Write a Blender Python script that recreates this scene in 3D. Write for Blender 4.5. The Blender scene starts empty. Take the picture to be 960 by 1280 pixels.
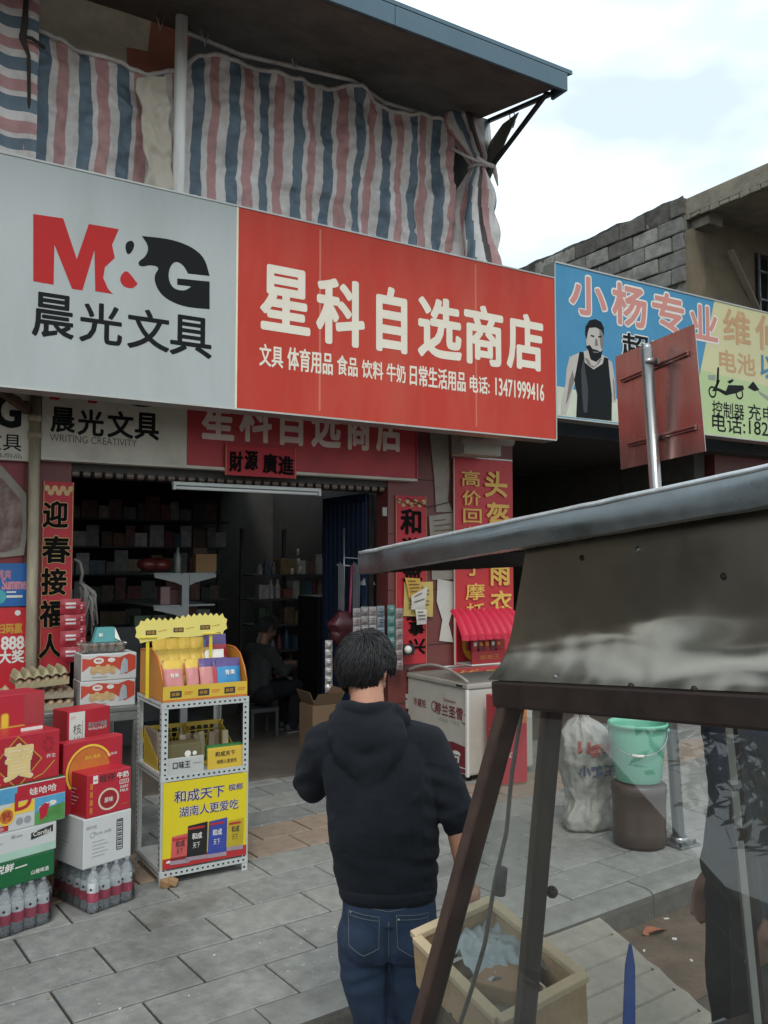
import bpy, bmesh, math, random
from mathutils import Vector, Matrix, noise
from mathutils.bvhtree import BVHTree
random.seed(7)
PI = math.pi
SC = bpy.context.scene
COL = SC.collection
V3 = Vector

# ------------------------------------------------------------------ camera, sky, sun, exposure
CAM_H = 1.75
YAW, PITCH, FPX = math.radians(31.2), math.radians(3.35), 1075.0
cam_d = bpy.data.cameras.new("camera")
cam = bpy.data.objects.new("camera", cam_d)
COL.objects.link(cam)
cam.location = (0, 0, CAM_H)
cam.rotation_euler = (PI / 2 + PITCH, 0, -YAW)
cam_d.sensor_fit = 'HORIZONTAL'
cam_d.sensor_width = 36.0
cam_d.lens = FPX / 960 * 36.0
cam_d.clip_start = 0.05
cam_d.clip_end = 2000
SC.camera = cam

SUN_EL, SUN_AZ = math.radians(52), math.radians(205)   # azimuth measured clockwise from +Y
world = bpy.data.worlds.new("World")
SC.world = world
world.use_nodes = True
wt = world.node_tree
wt.nodes.clear()
wo = wt.nodes.new("ShaderNodeOutputWorld")
bg = wt.nodes.new("ShaderNodeBackground")
sky = wt.nodes.new("ShaderNodeTexSky")
sky.sky_type = 'NISHITA'
sky.sun_disc = False
sky.sun_elevation = SUN_EL
sky.sun_rotation = SUN_AZ
sky.air_density = 1.0
sky.dust_density = 2.5
sky.ozone_density = 1.0
tc = wt.nodes.new("ShaderNodeTexCoord")
mp = wt.nodes.new("ShaderNodeMapping")
mp.inputs['Scale'].default_value = (1.0, 1.0, 2.2)
mp.inputs['Location'].default_value = (0.35, 0.2, 0.1)
nz = wt.nodes.new("ShaderNodeTexNoise")
nz.inputs['Scale'].default_value = 2.6
nz.inputs['Detail'].default_value = 4
nz.inputs['Roughness'].default_value = 0.52
rp = wt.nodes.new("ShaderNodeValToRGB")
rp.color_ramp.elements[0].position = 0.40
rp.color_ramp.elements[0].color = (0.50, 0.50, 0.50, 1)
rp.color_ramp.elements[1].position = 0.62
rp.color_ramp.elements[1].color = (1, 1, 1, 1)
mx = wt.nodes.new("ShaderNodeMixRGB")
mx.inputs['Color2'].default_value = (8.5, 9.6, 9.9, 1)     # cloud
wt.links.new(tc.outputs['Generated'], mp.inputs['Vector'])
wt.links.new(mp.outputs['Vector'], nz.inputs['Vector'])
wt.links.new(nz.outputs['Fac'], rp.inputs['Fac'])
wt.links.new(rp.outputs['Color'], mx.inputs['Fac'])
wt.links.new(sky.outputs['Color'], mx.inputs['Color1'])
wt.links.new(mx.outputs['Color'], bg.inputs['Color'])
bg.inputs['Strength'].default_value = 0.10
wt.links.new(bg.outputs['Background'], wo.inputs['Surface'])

sun_d = bpy.data.lights.new("sun", 'SUN')
sun_d.energy = 0.9
sun_d.angle = math.radians(14)
sun_d.color = (1.0, 0.96, 0.9)
sun = bpy.data.objects.new("sun", sun_d)
COL.objects.link(sun)
sd = V3((math.sin(SUN_AZ) * math.cos(SUN_EL), math.cos(SUN_AZ) * math.cos(SUN_EL), math.sin(SUN_EL)))
sun.rotation_euler = sd.to_track_quat('Z', 'Y').to_euler()
sun.location = sd * 30

SC.view_settings.view_transform = 'Standard'
SC.view_settings.look = 'None'
SC.view_settings.gamma = 1
SC.view_settings.use_curve_mapping = False
SC.view_settings.exposure = 0.70
SC.render.engine = 'CYCLES'
SC.cycles.max_bounces = 8
SC.cycles.transparent_max_bounces = 24
SC.cycles.use_denoising = True

# ------------------------------------------------------------------ a pixel of the 960x1280 photograph as a point in the place
_F = V3((math.sin(YAW) * math.cos(PITCH), math.cos(YAW) * math.cos(PITCH), math.sin(PITCH)))
_R = V3((math.cos(YAW), -math.sin(YAW), 0))
_U = _R.cross(_F)
_C = V3((0, 0, CAM_H))
def ray(x, y): return _F + _R * ((x - 480) / FPX) + _U * ((640 - y) / FPX)
def P(x, y, X=None, Y=None, z=None, d=None):
    r = ray(x, y)
    if X is not None: t = X / r.x
    elif Y is not None: t = Y / r.y
    elif z is not None: t = (z - CAM_H) / r.z
    else: t = d
    return _C + r * t
def Ppl(x, y, o, n):
    r = ray(x, y)
    return _C + r * ((o - _C).dot(n) / r.dot(n))

# ------------------------------------------------------------------ materials
def lin(c):
    c /= 255.0
    return c / 12.92 if c <= 0.04045 else ((c + 0.055) / 1.055) ** 2.4
def hexc(h):
    h = h.lstrip('#')
    return tuple(lin(int(h[i:i + 2], 16)) for i in (0, 2, 4)) + (1,)
MATS = {}
def mat(name, color, rough=0.6, metal=0.0, var=0.12, scale=6.0, bump=0.0, bscale=60.0, dirt=None, dirt_amt=0.0, dirt_scale=2.5,
        spec=0.5, trans=0.0, rvar=0.0, stretch=None, speck=0.0):
    if name in MATS: return MATS[name]
    m = bpy.data.materials.new(name)
    m.use_nodes = True
    nt = m.node_tree
    b = nt.nodes['Principled BSDF']
    col = hexc(color) if isinstance(color, str) else tuple(color) + (1,)
    b.inputs['Roughness'].default_value = rough
    b.inputs['Metallic'].default_value = metal
    b.inputs['Specular IOR Level'].default_value = spec
    t = nt.nodes.new('ShaderNodeTexCoord')
    vec = t.outputs['Object']
    if stretch:
        mpn = nt.nodes.new('ShaderNodeMapping'); mpn.inputs['Scale'].default_value = stretch
        nt.links.new(vec, mpn.inputs['Vector']); vec = mpn.outputs['Vector']
    n = nt.nodes.new('ShaderNodeTexNoise')
    n.inputs['Scale'].default_value = scale; n.inputs['Detail'].default_value = 6; n.inputs['Roughness'].default_value = 0.65
    nt.links.new(vec, n.inputs['Vector'])
    mr = nt.nodes.new('ShaderNodeMapRange')
    mr.inputs['From Min'].default_value = 0.3; mr.inputs['From Max'].default_value = 0.7
    mr.inputs['To Min'].default_value = 1 - var; mr.inputs['To Max'].default_value = 1 + var
    nt.links.new(n.outputs['Fac'], mr.inputs['Value'])
    mul = nt.nodes.new('ShaderNodeMixRGB'); mul.blend_type = 'MULTIPLY'; mul.inputs['Fac'].default_value = 1
    mul.inputs['Color1'].default_value = col
    nt.links.new(mr.outputs['Result'], mul.inputs['Color2'])
    out = mul.outputs['Color']
    if dirt:
        n2 = nt.nodes.new('ShaderNodeTexNoise'); n2.inputs['Scale'].default_value = dirt_scale; n2.inputs['Detail'].default_value = 8
        n2.inputs['Roughness'].default_value = 0.7
        nt.links.new(vec, n2.inputs['Vector'])
        r2 = nt.nodes.new('ShaderNodeMapRange'); r2.inputs['From Min'].default_value = 0.45; r2.inputs['From Max'].default_value = 0.75
        r2.inputs['To Min'].default_value = 0; r2.inputs['To Max'].default_value = dirt_amt
        nt.links.new(n2.outputs['Fac'], r2.inputs['Value'])
        mm = nt.nodes.new('ShaderNodeMixRGB'); mm.inputs['Color2'].default_value = hexc(dirt)
        nt.links.new(r2.outputs['Result'], mm.inputs['Fac']); nt.links.new(out, mm.inputs['Color1'])
        out = mm.outputs['Color']
    if speck:
        n4 = nt.nodes.new('ShaderNodeTexNoise'); n4.inputs['Scale'].default_value = 38; n4.inputs['Detail'].default_value = 2
        nt.links.new(vec, n4.inputs['Vector'])
        r4 = nt.nodes.new('ShaderNodeMapRange'); r4.inputs['From Min'].default_value = 0.69; r4.inputs['From Max'].default_value = 0.73
        r4.inputs['To Max'].default_value = speck
        nt.links.new(n4.outputs['Fac'], r4.inputs['Value'])
        m4 = nt.nodes.new('ShaderNodeMixRGB'); m4.inputs['Color2'].default_value = (.42, .41, .38, 1)
        nt.links.new(r4.outputs['Result'], m4.inputs['Fac']); nt.links.new(out, m4.inputs['Color1']); out = m4.outputs['Color']
        n5 = nt.nodes.new('ShaderNodeTexNoise'); n5.inputs['Scale'].default_value = 1.1; n5.inputs['Detail'].default_value = 9; n5.inputs['Roughness'].default_value = .72
        nt.links.new(vec, n5.inputs['Vector'])
        r5 = nt.nodes.new('ShaderNodeMapRange'); r5.inputs['From Min'].default_value = 0.5; r5.inputs['From Max'].default_value = 0.72; r5.inputs['To Max'].default_value = .8
        nt.links.new(n5.outputs['Fac'], r5.inputs['Value'])
        m5 = nt.nodes.new('ShaderNodeMixRGB'); m5.inputs['Color2'].default_value = (.062, .058, .052, 1)
        nt.links.new(r5.outputs['Result'], m5.inputs['Fac']); nt.links.new(out, m5.inputs['Color1']); out = m5.outputs['Color']
    nt.links.new(out, b.inputs['Base Color'])
    if rvar:
        r3 = nt.nodes.new('ShaderNodeMapRange'); r3.inputs['From Min'].default_value = 0.3; r3.inputs['From Max'].default_value = 0.7
        r3.inputs['To Min'].default_value = max(0.02, rough - rvar); r3.inputs['To Max'].default_value = rough + rvar
        nt.links.new(n.outputs['Fac'], r3.inputs['Value']); nt.links.new(r3.outputs['Result'], b.inputs['Roughness'])
    if bump:
        nb = nt.nodes.new('ShaderNodeTexNoise'); nb.inputs['Scale'].default_value = bscale; nb.inputs['Detail'].default_value = 4
        nt.links.new(vec, nb.inputs['Vector'])
        bp = nt.nodes.new('ShaderNodeBump'); bp.inputs['Strength'].default_value = bump; bp.inputs['Distance'].default_value = 0.01
        nt.links.new(nb.outputs['Fac'], bp.inputs['Height']); nt.links.new(bp.outputs['Normal'], b.inputs['Normal'])
    if trans:
        tr = nt.nodes.new('ShaderNodeBsdfTranslucent'); nt.links.new(out, tr.inputs['Color'])
        ms = nt.nodes.new('ShaderNodeMixShader'); ms.inputs['Fac'].default_value = trans
        nt.links.new(b.outputs['BSDF'], ms.inputs[1]); nt.links.new(tr.outputs['BSDF'], ms.inputs[2])
        nt.links.new(ms.outputs['Shader'], nt.nodes['Material Output'].inputs['Surface'])
    MATS[name] = m
    return m
def glass(name, tint=(0.93, 0.95, 0.94), ior=1.5, dust=0.04, rough=0.01, dust_col=(0.5, 0.5, 0.47)):
    if name in MATS: return MATS[name]
    m = bpy.data.materials.new(name); m.use_nodes = True
    nt = m.node_tree; nt.nodes.clear()
    o = nt.nodes.new('ShaderNodeOutputMaterial')
    tr = nt.nodes.new('ShaderNodeBsdfTransparent'); tr.inputs['Color'].default_value = tuple(tint) + (1,)
    gl = nt.nodes.new('ShaderNodeBsdfGlossy'); gl.inputs['Roughness'].default_value = rough
    df = nt.nodes.new('ShaderNodeBsdfDiffuse'); df.inputs['Color'].default_value = tuple(dust_col) + (1,)
    fr = nt.nodes.new('ShaderNodeFresnel'); fr.inputs['IOR'].default_value = ior
    t = nt.nodes.new('ShaderNodeTexCoord')
    n = nt.nodes.new('ShaderNodeTexNoise'); n.inputs['Scale'].default_value = 3; n.inputs['Detail'].default_value = 7
    nt.links.new(t.outputs['Object'], n.inputs['Vector'])
    r = nt.nodes.new('ShaderNodeMapRange'); r.inputs['From Min'].default_value = .3; r.inputs['From Max'].default_value = .75
    r.inputs['To Min'].default_value = dust * .4; r.inputs['To Max'].default_value = dust * 1.6
    nt.links.new(n.outputs['Fac'], r.inputs['Value'])
    m1 = nt.nodes.new('ShaderNodeMixShader'); m2 = nt.nodes.new('ShaderNodeMixShader')
    nt.links.new(r.outputs['Result'], m1.inputs['Fac']); nt.links.new(tr.outputs[0], m1.inputs[1]); nt.links.new(df.outputs[0], m1.inputs[2])
    nt.links.new(fr.outputs[0], m2.inputs['Fac']); nt.links.new(m1.outputs[0], m2.inputs[1]); nt.links.new(gl.outputs[0], m2.inputs[2])
    nt.links.new(m2.outputs[0], o.inputs['Surface'])
    MATS[name] = m
    return m

# ------------------------------------------------------------------ mesh builder
WM = {}                                   # world matrix of every object built here
def ortho(d):
    d = d.normalized()
    a = V3((0, 0, 1)) if abs(d.z) < 0.9 else V3((1, 0, 0))
    s = d.cross(a).normalized()
    return s, s.cross(d).normalized()
class MB:
    def __init__(s): s.v = []; s.f = []; s.m = []; s.s = []; s.ml = []
    def mi(s, m):
        if m not in s.ml: s.ml.append(m)
        return s.ml.index(m)
    def face(s, pts, m, smooth=False):
        b = len(s.v); s.v.extend(V3(p) for p in pts); s.f.append(tuple(range(b, b + len(pts)))); s.m.append(s.mi(m)); s.s.append(smooth)
    def mesh(s, vs, fs, m, smooth=False):
        b = len(s.v); s.v.extend(V3(p) for p in vs); k = s.mi(m) if not isinstance(m, list) else None
        for i, f in enumerate(fs):
            s.f.append(tuple(b + j for j in f)); s.m.append(k if k is not None else s.mi(m[i])); s.s.append(smooth)
    def box(s, c, size, m, rot=None, bev=0.0):
        c = V3(c); h = V3(size) / 2; R_ = rot or Matrix.Identity(3)
        if bev <= 0:
            vs = [c + R_ @ V3((h.x * i, h.y * j, h.z * k)) for i in (-1, 1) for j in (-1, 1) for k in (-1, 1)]
            s.mesh(vs, [(0, 1, 3, 2), (4, 6, 7, 5), (0, 4, 5, 1), (2, 3, 7, 6), (0, 2, 6, 4), (1, 5, 7, 3)], m)
            return
        bm = bmesh.new()
        bmesh.ops.create_cube(bm, size=1)
        for v in bm.verts: v.co = V3((v.co.x * size[0], v.co.y * size[1], v.co.z * size[2]))
        bmesh.ops.bevel(bm, geom=bm.edges[:], offset=bev, segments=2, affect='EDGES', profile=0.6)
        bm.verts.ensure_lookup_table()
        s.mesh([c + R_ @ v.co for v in bm.verts], [[v.index for v in f.verts] for f in bm.faces], m)
        bm.free()
    def box2(s, lo, hi, m, bev=0.0):
        lo, hi = V3(lo), V3(hi); s.box((lo + hi) / 2, hi - lo, m, None, bev)
    def bar(s, p0, p1, w, d, m, side=None, bev=0.0):
        p0, p1 = V3(p0), V3(p1); z = (p1 - p0).normalized()
        if side is None: a, b = ortho(z)
        else:
            a = V3(side); a = (a - z * a.dot(z)).normalized(); b = z.cross(a)
        R_ = Matrix((a, b, z)).transposed()
        s.box((p0 + p1) / 2, (w, d, (p1 - p0).length), m, R_, bev)
    def loft(s, rings, m, smooth=True, caps=True, closed=True):
        n = len(rings[0]); b = len(s.v); k = s.mi(m) if not callable(m) else None
        for r in rings: s.v.extend(V3(p) for p in r)
        for i in range(len(rings) - 1):
            for j in range(n if closed else n - 1):
                j2 = (j + 1) % n
                s.f.append((b + i * n + j, b + i * n + j2, b + (i + 1) * n + j2, b + (i + 1) * n + j))
                s.m.append(k if k is not None else s.mi(m(i, j))); s.s.append(smooth)
        if caps and closed:
            kk = k if k is not None else s.mi(m(0, 0))
            s.f.append(tuple(b + j for j in reversed(range(n)))); s.m.append(kk); s.s.append(False)
            s.f.append(tuple(b + (len(rings) - 1) * n + j for j in range(n))); s.m.append(kk); s.s.append(False)
    def tube(s, path, r, m, seg=10, caps=True, smooth=True):
        path = [V3(p) for p in path]; n = len(path); rs = r if isinstance(r, (list, tuple)) else [r] * n
        a = None; rings = []
        for i, p in enumerate(path):
            d = (path[min(i + 1, n - 1)] - path[max(i - 1, 0)])
            if d.length < 1e-9: d = V3((0, 0, 1))
            d.normalize()
            if a is None: a, _ = ortho(d)
            a = (a - d * a.dot(d)); a = a.normalized() if a.length > 1e-6 else ortho(d)[0]
            bb = d.cross(a)
            rings.append([p + (a * math.cos(2 * PI * k / seg) + bb * math.sin(2 * PI * k / seg)) * rs[i] for k in range(seg)])
        s.loft(rings, m, smooth, caps)
    def cyl(s, p0, p1, r, m, seg=16, r1=None): s.tube([p0, p1], [r, r if r1 is None else r1], m, seg)
    def ball(s, c, r, m, seg=12, rings=8, R_=None):
        c = V3(c); r = V3((r, r, r)) if not hasattr(r, '__len__') else V3(r); R_ = R_ or Matrix.Identity(3)
        rr = []
        for i in range(rings + 1):
            t = PI * (0.02 + 0.96 * i / rings)
            rr.append([c + R_ @ V3((r.x * math.sin(t) * math.cos(2 * PI * j / seg), r.y * math.sin(t) * math.sin(2 * PI * j / seg), -r.z * math.cos(t))) for j in range(seg)])
        s.loft(rr, m)
    def lathe(s, prof, o, m, seg=24, caps=True, smooth=True, M=None):
        o = V3(o); M = M or Matrix.Identity(3)
        s.loft([[o + M @ V3((r * math.cos(2 * PI * j / seg), r * math.sin(2 * PI * j / seg), z)) for j in range(seg)] for r, z in prof], m, smooth, caps)
    def grid(s, fn, nu, nv, m, smooth=True):
        b = len(s.v)
        for i in range(nu + 1):
            for j in range(nv + 1): s.v.append(V3(fn(i / nu, j / nv)))
        for i in range(nu):
            for j in range(nv):
                a = b + i * (nv + 1) + j
                s.f.append((a, a + nv + 1, a + nv + 2, a + 1)); mm = m(i, j) if callable(m) else m
                s.m.append(s.mi(mm)); s.s.append(smooth)
    def prism(s, pts, off, m, m_side=None):
        pts = [V3(p) for p in pts]; off = V3(off); n = len(pts)
        s.face(pts, m); s.face([p + off for p in reversed(pts)], m_side or m)
        for i in range(n):
            j = (i + 1) % n
            s.face([pts[j], pts[i], pts[i] + off, pts[j] + off], m_side or m)
    def build(s, name, parent=None, at=None, local=False):
        me = bpy.data.meshes.new(name)
        Mw = Matrix.Identity(4)
        if parent is not None: Mw = WM[parent.name]
        elif at is not None: Mw = Matrix.Translation(V3(at))
        elif s.v:
            lo = V3([min(p[i] for p in s.v) for i in range(3)]); hi = V3([max(p[i] for p in s.v) for i in range(3)])
            Mw = Matrix.Translation(V3(((lo.x + hi.x) / 2, (lo.y + hi.y) / 2, lo.z)))
        inv = Matrix.Identity(4) if local else Mw.inverted()
        me.from_pydata([tuple(inv @ p) for p in s.v], [], s.f)
        for m in s.ml: me.materials.append(m)
        me.polygons.foreach_set('material_index', s.m)
        me.polygons.foreach_set('use_smooth', s.s)
        me.update()
        o = bpy.data.objects.new(name, me)
        COL.objects.link(o)
        if parent is not None: o.parent = parent; WM[o.name] = Mw
        else: o.matrix_world = Mw; WM[o.name] = Mw
        return o
def tag(o, label=None, cat=None, group=None, kind=None):
    if label: o['label'] = label
    if cat: o['category'] = cat
    if group: o['group'] = group
    if kind: o['kind'] = kind
    return o
def thing(name, label, cat, loc=(0, 0, 0), rz=0.0, group=None):
    o = bpy.data.objects.new(name, None); COL.objects.link(o)
    o.empty_display_size = 0.1
    o.location = loc; o.rotation_euler = (0, 0, rz)
    WM[o.name] = Matrix.Translation(V3(loc)) @ Matrix.Rotation(rz, 4, 'Z')
    return tag(o, label, cat, group)
def copy_tree(root, loc, rz, label=None):
    r = root.copy(); COL.objects.link(r); r.location = loc; r.rotation_euler = (0, 0, rz)
    WM[r.name] = Matrix.Translation(V3(loc)) @ Matrix.Rotation(rz, 4, 'Z')
    if label: r['label'] = label
    for ch in list(root.children):
        c = ch.copy(); COL.objects.link(c); c.parent = r
        for g in ch.children:
            d = g.copy(); COL.objects.link(d); d.parent = c
    return r
def nz3(x, y, z, s=1.0): return noise.noise(V3((x * s, y * s, z * s)))

# ------------------------------------------------------------------ flat lettering and flat figures on a plane
_G = {}
def glyph(t, bold):
    k = (t, bold)
    if k not in _G:
        c = bpy.data.curves.new('t', 'FONT'); c.body = t; c.size = 1; c.offset = bold; c.resolution_u = 3
        o = bpy.data.objects.new('t', c)
        me = o.to_mesh()
        vs = [(v.co.x, v.co.y) for v in me.vertices]; fs = [tuple(p.vertices) for p in me.polygons]
        o.to_mesh_clear(); bpy.data.objects.remove(o); bpy.data.curves.remove(c)
        xs = [v[0] for v in vs] or [0, 1]; ys = [v[1] for v in vs] or [0, 1]
        _G[k] = (vs, fs, min(xs), max(xs), min(ys), max(ys))
    return _G[k]
class Fr:
    """a flat face: origin o, unit vectors ex (right) and ez (up) as read from the front; n points to the reader"""
    def __init__(s, o, ex, ez=(0, 0, 1)):
        s.o = V3(o); s.ex = V3(ex).normalized(); s.ez = V3(ez).normalized(); s.n = s.ex.cross(s.ez).normalized()
    def pt(s, u, v, off=0.0): return s.o + s.ex * u + s.ez * v + s.n * off
    def px(s, x, y):
        d = Ppl(x, y, s.o, s.n) - s.o
        return d.dot(s.ex), d.dot(s.ez)
    def poly(s, mb, pts, m, off=0.001): mb.face([s.pt(u, v, off) for u, v in pts], m)
    def polypx(s, mb, pts, m, off=0.001): s.poly(mb, [s.px(*p) for p in pts], m, off)
    def rect(s, mb, u0, v0, u1, v1, m, off=0.001): s.poly(mb, [(u0, v0), (u1, v0), (u1, v1), (u0, v1)], m, off)
    def rectpx(s, mb, x0, y0, x1, y1, m, off=0.001):
        xm, ym = (x0 + x1) / 2, (y0 + y1) / 2
        s.rect(mb, s.px(x0, ym)[0], s.px(xm, y1)[1], s.px(x1, ym)[0], s.px(xm, y0)[1], m, off)
    def disc(s, mb, u, v, r, m, off=0.001, ry=None, seg=24, a0=0, a1=2 * PI):
        ry = ry or r
        s.poly(mb, [(u + r * math.cos(a0 + (a1 - a0) * i / seg), v + ry * math.sin(a0 + (a1 - a0) * i / seg)) for i in range(seg)], m, off)
    def ring(s, mb, u, v, r, w, m, off=0.001, seg=28, a0=0.0, a1=2 * PI):
        for i in range(seg):
            a, b = a0 + (a1 - a0) * i / seg, a0 + (a1 - a0) * (i + 1) / seg
            s.poly(mb, [(u + q * math.cos(t), v + q * math.sin(t)) for q, t in ((r, a), (r, b), (r - w, b), (r - w, a))][::-1], m, off)
    def line(s, mb, pts, w, m, off=0.001):
        for (a, b), (c, d) in zip(pts[:-1], pts[1:]):
            L = math.hypot(c - a, d - b) or 1e-6; nx, ny = -(d - b) / L * w / 2, (c - a) / L * w / 2
            s.poly(mb, [(a + nx, b + ny), (a - nx, b - ny), (c - nx, d - ny), (c + nx, d + ny)], m, off)
    def text(s, mb, t, u0, v0, w, h, m, bold=0.0, off=0.0015, shear=0.0, rot=0.0):
        vs, fs, x0, x1, y0, y1 = glyph(t, 0)
        if w is None: w = (x1 - x0) * h / max(1e-6, y1 - y0)
        if h is None: h = (y1 - y0) * w / max(1e-6, x1 - x0)
        r = bold * h * .85; n = 0 if r == 0 else (6 if bold < .03 else 12)      # heavy strokes: shifted layers of the thin glyph
        for k in range(-1, n):
            dx = r * (1 + (0 if k < 0 else math.cos(2 * PI * k / n))); dy = r * (1 + (0 if k < 0 else math.sin(2 * PI * k / n)))
            out = []
            for x, y in vs:
                a = dx + (x - x0) / max(1e-6, x1 - x0) * (w - 2 * r); b = dy + (y - y0) / max(1e-6, y1 - y0) * (h - 2 * r)
                a += shear * b
                out.append(s.pt(u0 + a, v0 + b, off + 4e-5 * (k + 1)))
            mb.mesh(out, fs, m)
    def textpx(s, mb, t, x0, y0, x1, y1, m, bold=0.0, off=0.0015, grow=0.0):
        xm, ym = (x0 + x1) / 2, (y0 + y1) / 2
        u0, u1 = s.px(x0, ym)[0] - grow, s.px(x1, ym)[0] + grow
        v0, v1 = s.px(xm, y1)[1] - grow, s.px(xm, y0)[1] + grow
        s.text(mb, t, u0, v0, u1 - u0, v1 - v0, m, bold, off)

# ------------------------------------------------------------------ ground: road, kerb, paved sidewalk
A5 = math.radians(5)
EU, EV = V3((math.cos(A5), math.sin(A5), 0)), V3((-math.sin(A5), math.cos(A5), 0))
def G(u, v, z=0.0): return EU * u + EV * v + V3((0, 0, z))
m_road = mat('asphalt', (0.052, 0.047, 0.042), .9, var=.3, scale=30, bump=.4, bscale=160, dirt='6b5442', dirt_amt=.85, dirt_scale=.9)
m_slab = [mat('granite_paver_%s' % 'abc'[k], c, .78, var=.22, scale=14, bump=.25, bscale=120, dirt='8d8d86', dirt_amt=.35, dirt_scale=9, rvar=.15, speck=.8)
          for k, c in enumerate(((.205, .206, .193), (.226, .225, .208), (.182, .184, .174)))]
m_tan = mat('tan_paver', (.255, .195, .145), .8, var=.2, scale=14, bump=.25, bscale=120, dirt='6d6258', dirt_amt=.4, dirt_scale=5)
m_grout = mat('grout', (.022, .021, .02), .95, var=.2)
m_kerb = mat('kerb_stone', (.18, .18, .168), .8, var=.2, scale=12, bump=.3, bscale=110, dirt='5c574e', dirt_amt=.5, dirt_scale=4)

mb = MB(); mb.face([(-300, -300, -.15), (300, -300, -.15), (300, 300, -.15), (-300, 300, -.15)], m_road)
tag(mb.build('road', at=(0, 0, -.15)), kind='structure')

mb = MB()
mb.face([G(-16, 3.1, -.012), G(14, 3.1, -.012), G(14, 8.5, -.012), G(-16, 8.5, -.012)], m_grout)
def slab(u0, u1, v0, v1, m):
    g = .0058
    dz = [random.uniform(-.0018, .0018) for _ in range(4)]
    c = [(u0 + g, v0 + g), (u1 - g, v0 + g), (u1 - g, v1 - g), (u0 + g, v1 - g)]
    b = .004
    top = [G(u + (b if i in (0, 3) else -b), v + (b if i < 2 else -b), dz[i]) for i, (u, v) in enumerate(c)]
    mid = [G(u, v, dz[i] - b) for i, (u, v) in enumerate(c)]
    low = [G(u, v, -.03) for u, v in c]
    mb.mesh(top + mid + low, [(0, 1, 2, 3)] + [(4 + i, 4 + (i + 1) % 4, (i + 1) % 4, i) for i in range(4)] + [(8 + i, 8 + (i + 1) % 4, 4 + (i + 1) % 4, 4 + i) for i in range(4)], m)
L = .546
v = 3.12; k = 0
while v < 7.6:
    if abs(v - 4.66) < .1:
        for r in range(2):
            u = -4.0 + (r % 2) * .18
            while u < 9.5:
                slab(u, u + .36, v + r * .268, v + (r + 1) * .268, m_tan); u += .36
        v += .536; continue
    u = 1.86 - L * 11 + (k % 2) * L / 2
    while u < 9.5:
        slab(u, u + L, v, v + .308, random.choice(m_slab)); u += L
    v += .308; k += 1
tag(mb.build('sidewalk', at=(0, 4.5, 0)), kind='structure')

m_kface = mat('splashed_kerb_face', (.085, .078, .068), .9, var=.3, scale=9, bump=.3, bscale=90, dirt='3a3129', dirt_amt=.7, dirt_scale=3)
mb = MB()
u = 1.65 - 1.145 * 14
while u < 13:
    prof = [(3.118, -.02), (3.118, 0), (3.0, 0), (2.97, -.006), (2.952, -.022), (2.945, -.05), (2.94, -.2), (3.118, -.2)]
    dz = random.uniform(-.004, .002)
    mb.loft([[G(uu, a, b + dz) for a, b in prof] for uu in (u + .004, u + 1.141)], lambda i, j: m_kface if 4 <= j <= 6 else m_kerb, smooth=False)
    u += 1.145
tag(mb.build('kerb', at=(0, 3, -.15)), kind='structure')

m_gut = mat('gutter_dirt', (.095, .066, .044), .85, var=.4, scale=5, bump=.5, bscale=70, dirt='2f2721', dirt_amt=.7, dirt_scale=1.7)
mb = MB(); mb.grid(lambda u, w: G(-6 + 16 * u, 2.30 + .64 * w + .06 * nz3(u * 30, 1, 2) * (1 - w), -.146 + .006 * nz3(u * 60, w * 4, 0) * w + .004 * w), 160, 8, m_gut)
tag(mb.build('gutter', at=(2, 2.8, -.15)), kind='structure')
# stone ramp leaning on the kerb
m_ramp = mat('ramp_stone', (.23, .215, .178), .85, var=.18, scale=9, bump=.35, bscale=70, dirt='6b6455', dirt_amt=.55, dirt_scale=4)
mb = MB()
nr = 6; v0, v1 = 2.935, 2.03; z0, z1 = -.03, -.11
random.seed(3)
for i in range(nr):
    a, b = v0 + (v1 - v0) * i / nr, v0 + (v1 - v0) * (i + 1) / nr
    za, zb = z0 + (z1 - z0) * i / nr, z0 + (z1 - z0) * (i + 1) / nr
    ur0, ur1 = 3.49 - .30 * i / nr * 1.0, 3.49 - .30 * (i + 1) / nr
    n = 10
    for j in range(n):
        e = [2.3 + (ur0 - 2.3) * j / n, 2.3 + (ur0 - 2.3) * (j + 1) / n]
        f = [2.3 + (ur1 - 2.3) * j / n, 2.3 + (ur1 - 2.3) * (j + 1) / n]
        g = .02
        mb.face([G(f[0], b + g, zb), G(f[1], b + g, zb), G(e[1], a, za), G(e[0], a, za)], m_ramp)
        mb.face([G(f[0], b + g, zb), G(f[0], b + g * .5, zb - .02), G(f[1], b + g * .5, zb - .02), G(f[1], b + g, zb)], m_ramp)
        mb.face([G(f[0], b + g * .5, zb - .02), G(f[0], b, zb), G(f[1], b, zb), G(f[1], b + g * .5, zb - .02)], m_ramp)
n = 14
ed = [G(3.49 - .3 * i / n + random.uniform(-.006, .012), v0 + (v1 - v0) * i / n, z0 + (z1 - z0) * i / n) for i in range(n + 1)]
for a, b in zip(ed[:-1], ed[1:]):
    mb.face([a, b, V3((b.x + .02, b.y - .005, -.16)), V3((a.x + .02, a.y, -.16))][::-1], m_ramp)
    q = [V3((p.x - .03, p.y, p.z - .001)) for p in (a, b)]
    mb.face([a, q[0], q[1], b], m_ramp)
fe = [G(2.3 + .89 * i / n, v1 + random.uniform(-.03, .012), z1 - .004) for i in range(n + 1)]
for a, b in zip(fe[:-1], fe[1:]):
    mb.face([a, b, b + EV * .05, a + EV * .05], m_ramp)
    mb.face([V3((a.x, a.y - .02, -.16)), V3((b.x, b.y - .02, -.16)), b, a], m_ramp)
tag(mb.build('stone_ramp'), 'ribbed pale stone ramp slab leading up to the kerb', 'ramp')
random.seed(11)

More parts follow.
